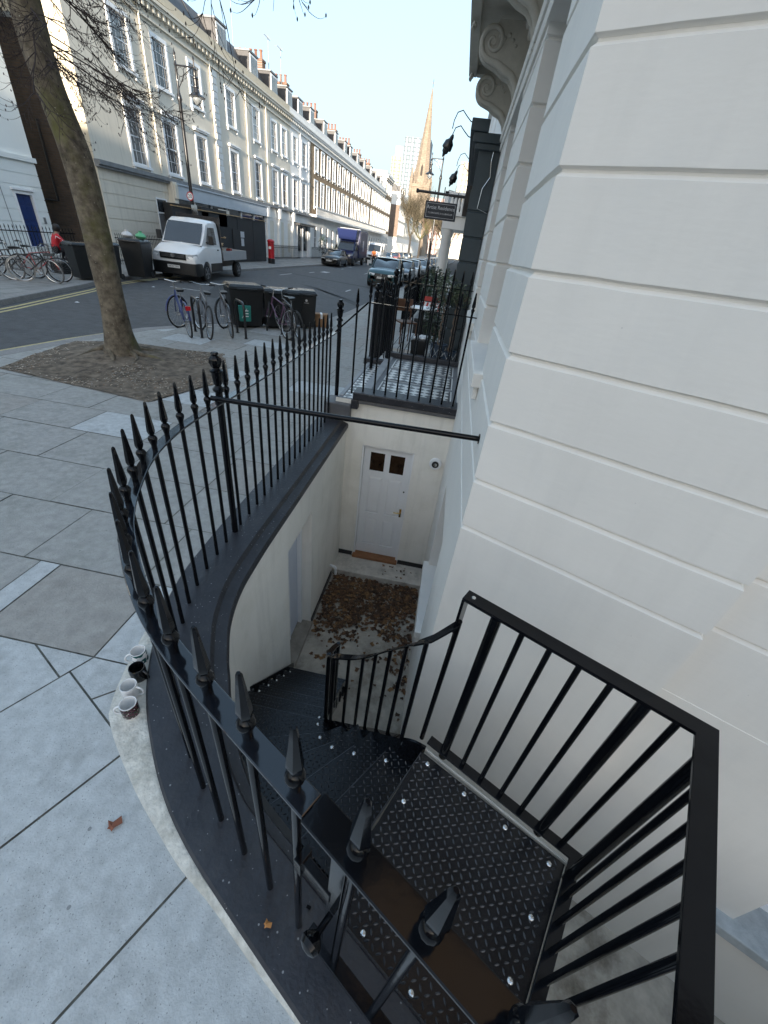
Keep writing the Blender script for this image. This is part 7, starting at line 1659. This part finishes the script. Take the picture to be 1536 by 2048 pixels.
# blue box truck
P_NAVY = mat('truck_navy_paint', (.010, .018, .075), .35, .06, 3, coat=.4)
bt = thing('box_truck', 'blue box truck parked behind the black saloon on the left', 'truck', (-12.5, 49.5, ZR), R_(0)); np2 = van_cab(bt, paint_=P_NAVY)
mb = MB(); mb.box(-1.12, 1.12, 2.6, 7.0, .75, 3.35); mb.frustum((0, 1.9), (.95, .55), (1.1, .75), 2.35, 3.3, d=(0, -.1)); mb.build('box', P_NAVY, bt, bevel=.05)
mb = MB(); mb.box(-1.14, 1.14, 2.58, 7.02, 3.351, 3.39); mb.build('box_roof', mat('pale_roof', (.45, .47, .5), .5), bt)
mb = MB(); mb.box(1.121, 1.135, 2.9, 6.8, .95, 3.15); sd_ = mb.build('side_panel', mat('dull_navy_panel', (.03, .04, .09), .4), bt); mb = MB(); mb.box(1.136, 1.14, 4.3, 4.9, 1.4, 2.4); o = mb.build('figure_print', mat('pale_print', (.4, .42, .5), .5)); o.parent = sd_
for s in (-1, 1): car_wheel(bt, s * .86, 5.6, .37, .26)
mb = MB(); mb.box(-.9, .9, 2.5, 6.9, .45, .74); mb.build('chassis', M_DKPLASTIC, bt)
# white panel van behind the truck
wv = thing('panel_van', 'white panel van on the left just beyond the blue box truck', 'van', (-11.7, 62, ZR), R_(0)); van_cab(wv, H=2.4)
mb = MB(); mb.box(-.99, .99, 2.7, 5.6, .35, 2.38); mb.build('load_body', M_VANW, wv, bevel=.08)
for s in (-1, 1): car_wheel(wv, s * .87, 4.6, .35, .24)

# ================================================================ people
SKIN = mat('skin', (.28, .16, .11), .55, .08, 20); HAIR = mat('dark_hair', (.012, .01, .009), .6)
def person(label, loc, rz, joints, mats, hair=True, scale=1.0, back_hair=True):
    """one continuous skinned body; joints: dict name->(pos, radius, parent)"""
    t = thing('person', label, 'person', loc, rz); names = list(joints); me = bpy.data.meshes.new('body')
    me.from_pydata([Vector(joints[n][0]) * scale for n in names], [(names.index(joints[n][2]), i) for i, n in enumerate(names) if joints[n][2]], [])
    o = bpy.data.objects.new('body', me); col.objects.link(o)
    sk = o.modifiers.new('skin', 'SKIN'); sub = o.modifiers.new('sub', 'SUBSURF'); sub.levels = 2; sub.render_levels = 2
    for i, n in enumerate(names):
        r = joints[n][1]; r = (r, r) if not isinstance(r, tuple) else r; me.skin_vertices[0].data[i].radius = (r[0] * scale, r[1] * scale)
    me.skin_vertices[0].data[0].use_root = True
    dg = bpy.context.evaluated_depsgraph_get(); dg.update(); m2 = bpy.data.meshes.new_from_object(o.evaluated_get(dg)); bpy.data.objects.remove(o)
    for m in mats: m2.materials.append(m)
    J = {n: Vector(joints[n][0]) * scale for n in names}
    reg_ = {n: (joints[n][3] if len(joints[n]) > 3 else 0) for n in names}
    for p in m2.polygons:
        n_ = min(names, key=lambda q: (J[q] - p.center).length); p.material_index = reg_[n_]; p.use_smooth = True
    b = bpy.data.objects.new('body', m2); col.objects.link(b); b.parent = t
    hc = J['head']
    if hair:
        mb = MB(); M = Matrix.Translation(hc + Vector((0, .015, .02)) * scale) @ Matrix.Scale(scale, 4); mb.lathe([(.001, -.10), (.075, -.09), (.105, -.02), (.108, .05), (.085, .11), (.04, .135), (.001, .14)], n=16, M=M, sy=1.05); mb.build('hair', HAIR, t, smooth=60)
    mb = MB()
    for s in (-1, 1): mb.lathe([(.001, -.008), (.010, 0), (.001, .008)], n=8, c=tuple(hc + Vector((s * .032, -.092, .005)) * scale))
    mb.build('eyes', M_INK, t)
    mb = MB(); mb.lathe([(.014, -.03), (.012, 0), (.004, .03)], n=6, c=tuple(hc + Vector((0, -.10, -.02)) * scale)); mb.build('nose', SKIN, t)
    return t
M_REDJ = mat('red_jacket', (.5, .02, .03), .7, .1, 6, .2, 30); M_DKTR = mat('dark_trousers', (.02, .02, .025), .8); M_ORJ = mat('orange_vest', (.8, .2, .03), .6)
# 0 skin, 1 jacket, 2 trousers, 3 shoes
crouch = {'pelvis': ((0, .12, .36), (.15, .12), None, 2), 'waist': ((0, .04, .52), (.15, .11), 'pelvis', 1), 'chest': ((0, -.06, .72), (.18, .12), 'waist', 1), 'neck': ((0, -.12, .88), .055, 'chest', 0), 'head': ((0, -.17, 1.0), (.085, .10), 'neck', 0), 'crown': ((0, -.15, 1.08), .07, 'head', 0),
          'lsh': ((.19, -.08, .80), .07, 'chest', 1), 'lel': ((.28, -.22, .60), .05, 'lsh', 1), 'lwr': ((.20, -.42, .52), .036, 'lel', 1), 'lha': ((.17, -.50, .50), (.036, .02), 'lwr', 0), 'lf1': ((.16, -.57, .49), .012, 'lha', 0), 'lf2': ((.19, -.56, .48), .012, 'lha', 0), 'lth': ((.13, -.52, .52), .012, 'lha', 0),
          'rsh': ((-.19, -.08, .80), .07, 'chest', 1), 'rel': ((-.28, -.22, .60), .05, 'rsh', 1), 'rwr': ((-.20, -.42, .52), .036, 'rel', 1), 'rha': ((-.17, -.50, .50), (.036, .02), 'rwr', 0), 'rf1': ((-.16, -.57, .49), .012, 'rha', 0), 'rf2': ((-.19, -.56, .48), .012, 'rha', 0), 'rth': ((-.13, -.52, .52), .012, 'rha', 0),
          'lhip': ((.11, .08, .34), .10, 'pelvis', 2), 'lkn': ((.17, -.30, .46), .065, 'lhip', 2), 'lan': ((.15, -.14, .09), .045, 'lkn', 2), 'lto': ((.16, -.32, .045), (.045, .035), 'lan', 3),
          'rhip': ((-.11, .08, .34), .10, 'pelvis', 2), 'rkn': ((-.17, -.30, .46), .065, 'rhip', 2), 'ran': ((-.15, -.14, .09), .045, 'rkn', 2), 'rto': ((-.16, -.32, .045), (.045, .035), 'ran', 3)}
SHOE = mat('dark_shoes', (.02, .02, .02), .6)
pr = person('person in a red jacket with white stripes crouching behind the slanted wheelie bin', (-14.45, 15.2, 0.36), R_(150), crouch, [SKIN, M_REDJ, M_DKTR, SHOE])
mb = MB()
for s in (-1, 1): mb.tube([(s * .14, .04, .62), (s * .215, -.0, .80), (s * .27, -.13, .72), (s * .325, -.22, .60)], .014, 5)
mb.build('sleeve_stripe', M_WHITE, pr)
mb = MB(); mb.box(-.25, .25, -.2, .25, 0, .36); tag(mb.build('low_stool', M_DKPLASTIC, loc=(-14.4, 15.1, 0), bevel=.02), 'dark crate under the crouching person in red', 'crate')
stand = {'pelvis': ((0, 0, .95), (.15, .11), None, 2), 'waist': ((0, 0, 1.12), (.14, .10), 'pelvis', 1), 'chest': ((0, -.01, 1.34), (.18, .12), 'waist', 1), 'neck': ((0, 0, 1.52), .055, 'chest', 0), 'head': ((0, -.02, 1.64), (.08, .10), 'neck', 0), 'crown': ((0, 0, 1.72), .07, 'head', 0),
         'lsh': ((.19, 0, 1.44), .065, 'chest', 1), 'lel': ((.25, .02, 1.16), .046, 'lsh', 1), 'lwr': ((.24, -.12, .95), .034, 'lel', 1), 'lha': ((.24, -.18, .90), (.036, .02), 'lwr', 0), 'lf1': ((.24, -.22, .83), .011, 'lha', 0), 'lth': ((.21, -.21, .88), .011, 'lha', 0),
         'rsh': ((-.19, 0, 1.44), .065, 'chest', 1), 'rel': ((-.25, .02, 1.16), .046, 'rsh', 1), 'rwr': ((-.24, -.12, .95), .034, 'rel', 1), 'rha': ((-.24, -.18, .90), (.036, .02), 'rwr', 0), 'rf1': ((-.24, -.22, .83), .011, 'rha', 0), 'rth': ((-.21, -.21, .88), .011, 'rha', 0),
         'lhip': ((.10, 0, .88), .09, 'pelvis', 2), 'lkn': ((.11, -.03, .49), .06, 'lhip', 2), 'lan': ((.12, .02, .09), .042, 'lkn', 2), 'lto': ((.13, -.15, .04), (.045, .035), 'lan', 3),
         'rhip': ((-.10, 0, .88), .09, 'pelvis', 2), 'rkn': ((-.11, .0, .49), .06, 'rhip', 2), 'ran': ((-.12, .06, .09), .042, 'rkn', 2), 'rto': ((-.13, -.11, .04), (.045, .035), 'ran', 3)}
person('person in an orange vest standing behind the blue box truck', (-10.9, 58.6, ZR), R_(20), stand, [SKIN, M_ORJ, M_DKTR, SHOE])
t = thing('white_crate', 'white box standing on the road behind the blue box truck', 'box', (-11.2, 57.6, ZR)); mb = MB(); mb.box(-.25, .25, -.2, .2, 0, .5); mb.build('body', M_WHITE, t, bevel=.01)
mb = MB(); mb.box(-.27, .27, -.22, .22, .5, .55); mb.build('lid', M_WHITE, t, bevel=.01)
# litter on the road
rr = random.Random(12); 
for k, (x, y, lab) in enumerate(((-10.5, 11.2, 'small scrap of white litter on the road left of the big trunk'), (-9.1, 15.0, 'white paper scrap on the asphalt near the left bike stand'), (-11.4, 15.9, 'white litter by the left kerb behind the big tree trunk'))):
    mb = MB(); mb.add([(-.06, -.03, .004), (.05, -.04, .012), (.06, .03, .006), (-.03, .045, .02)], [(0, 1, 2, 3)]); tag(mb.build('litter', M_WHITE, loc=(x, y, ZR)), lab, 'litter')
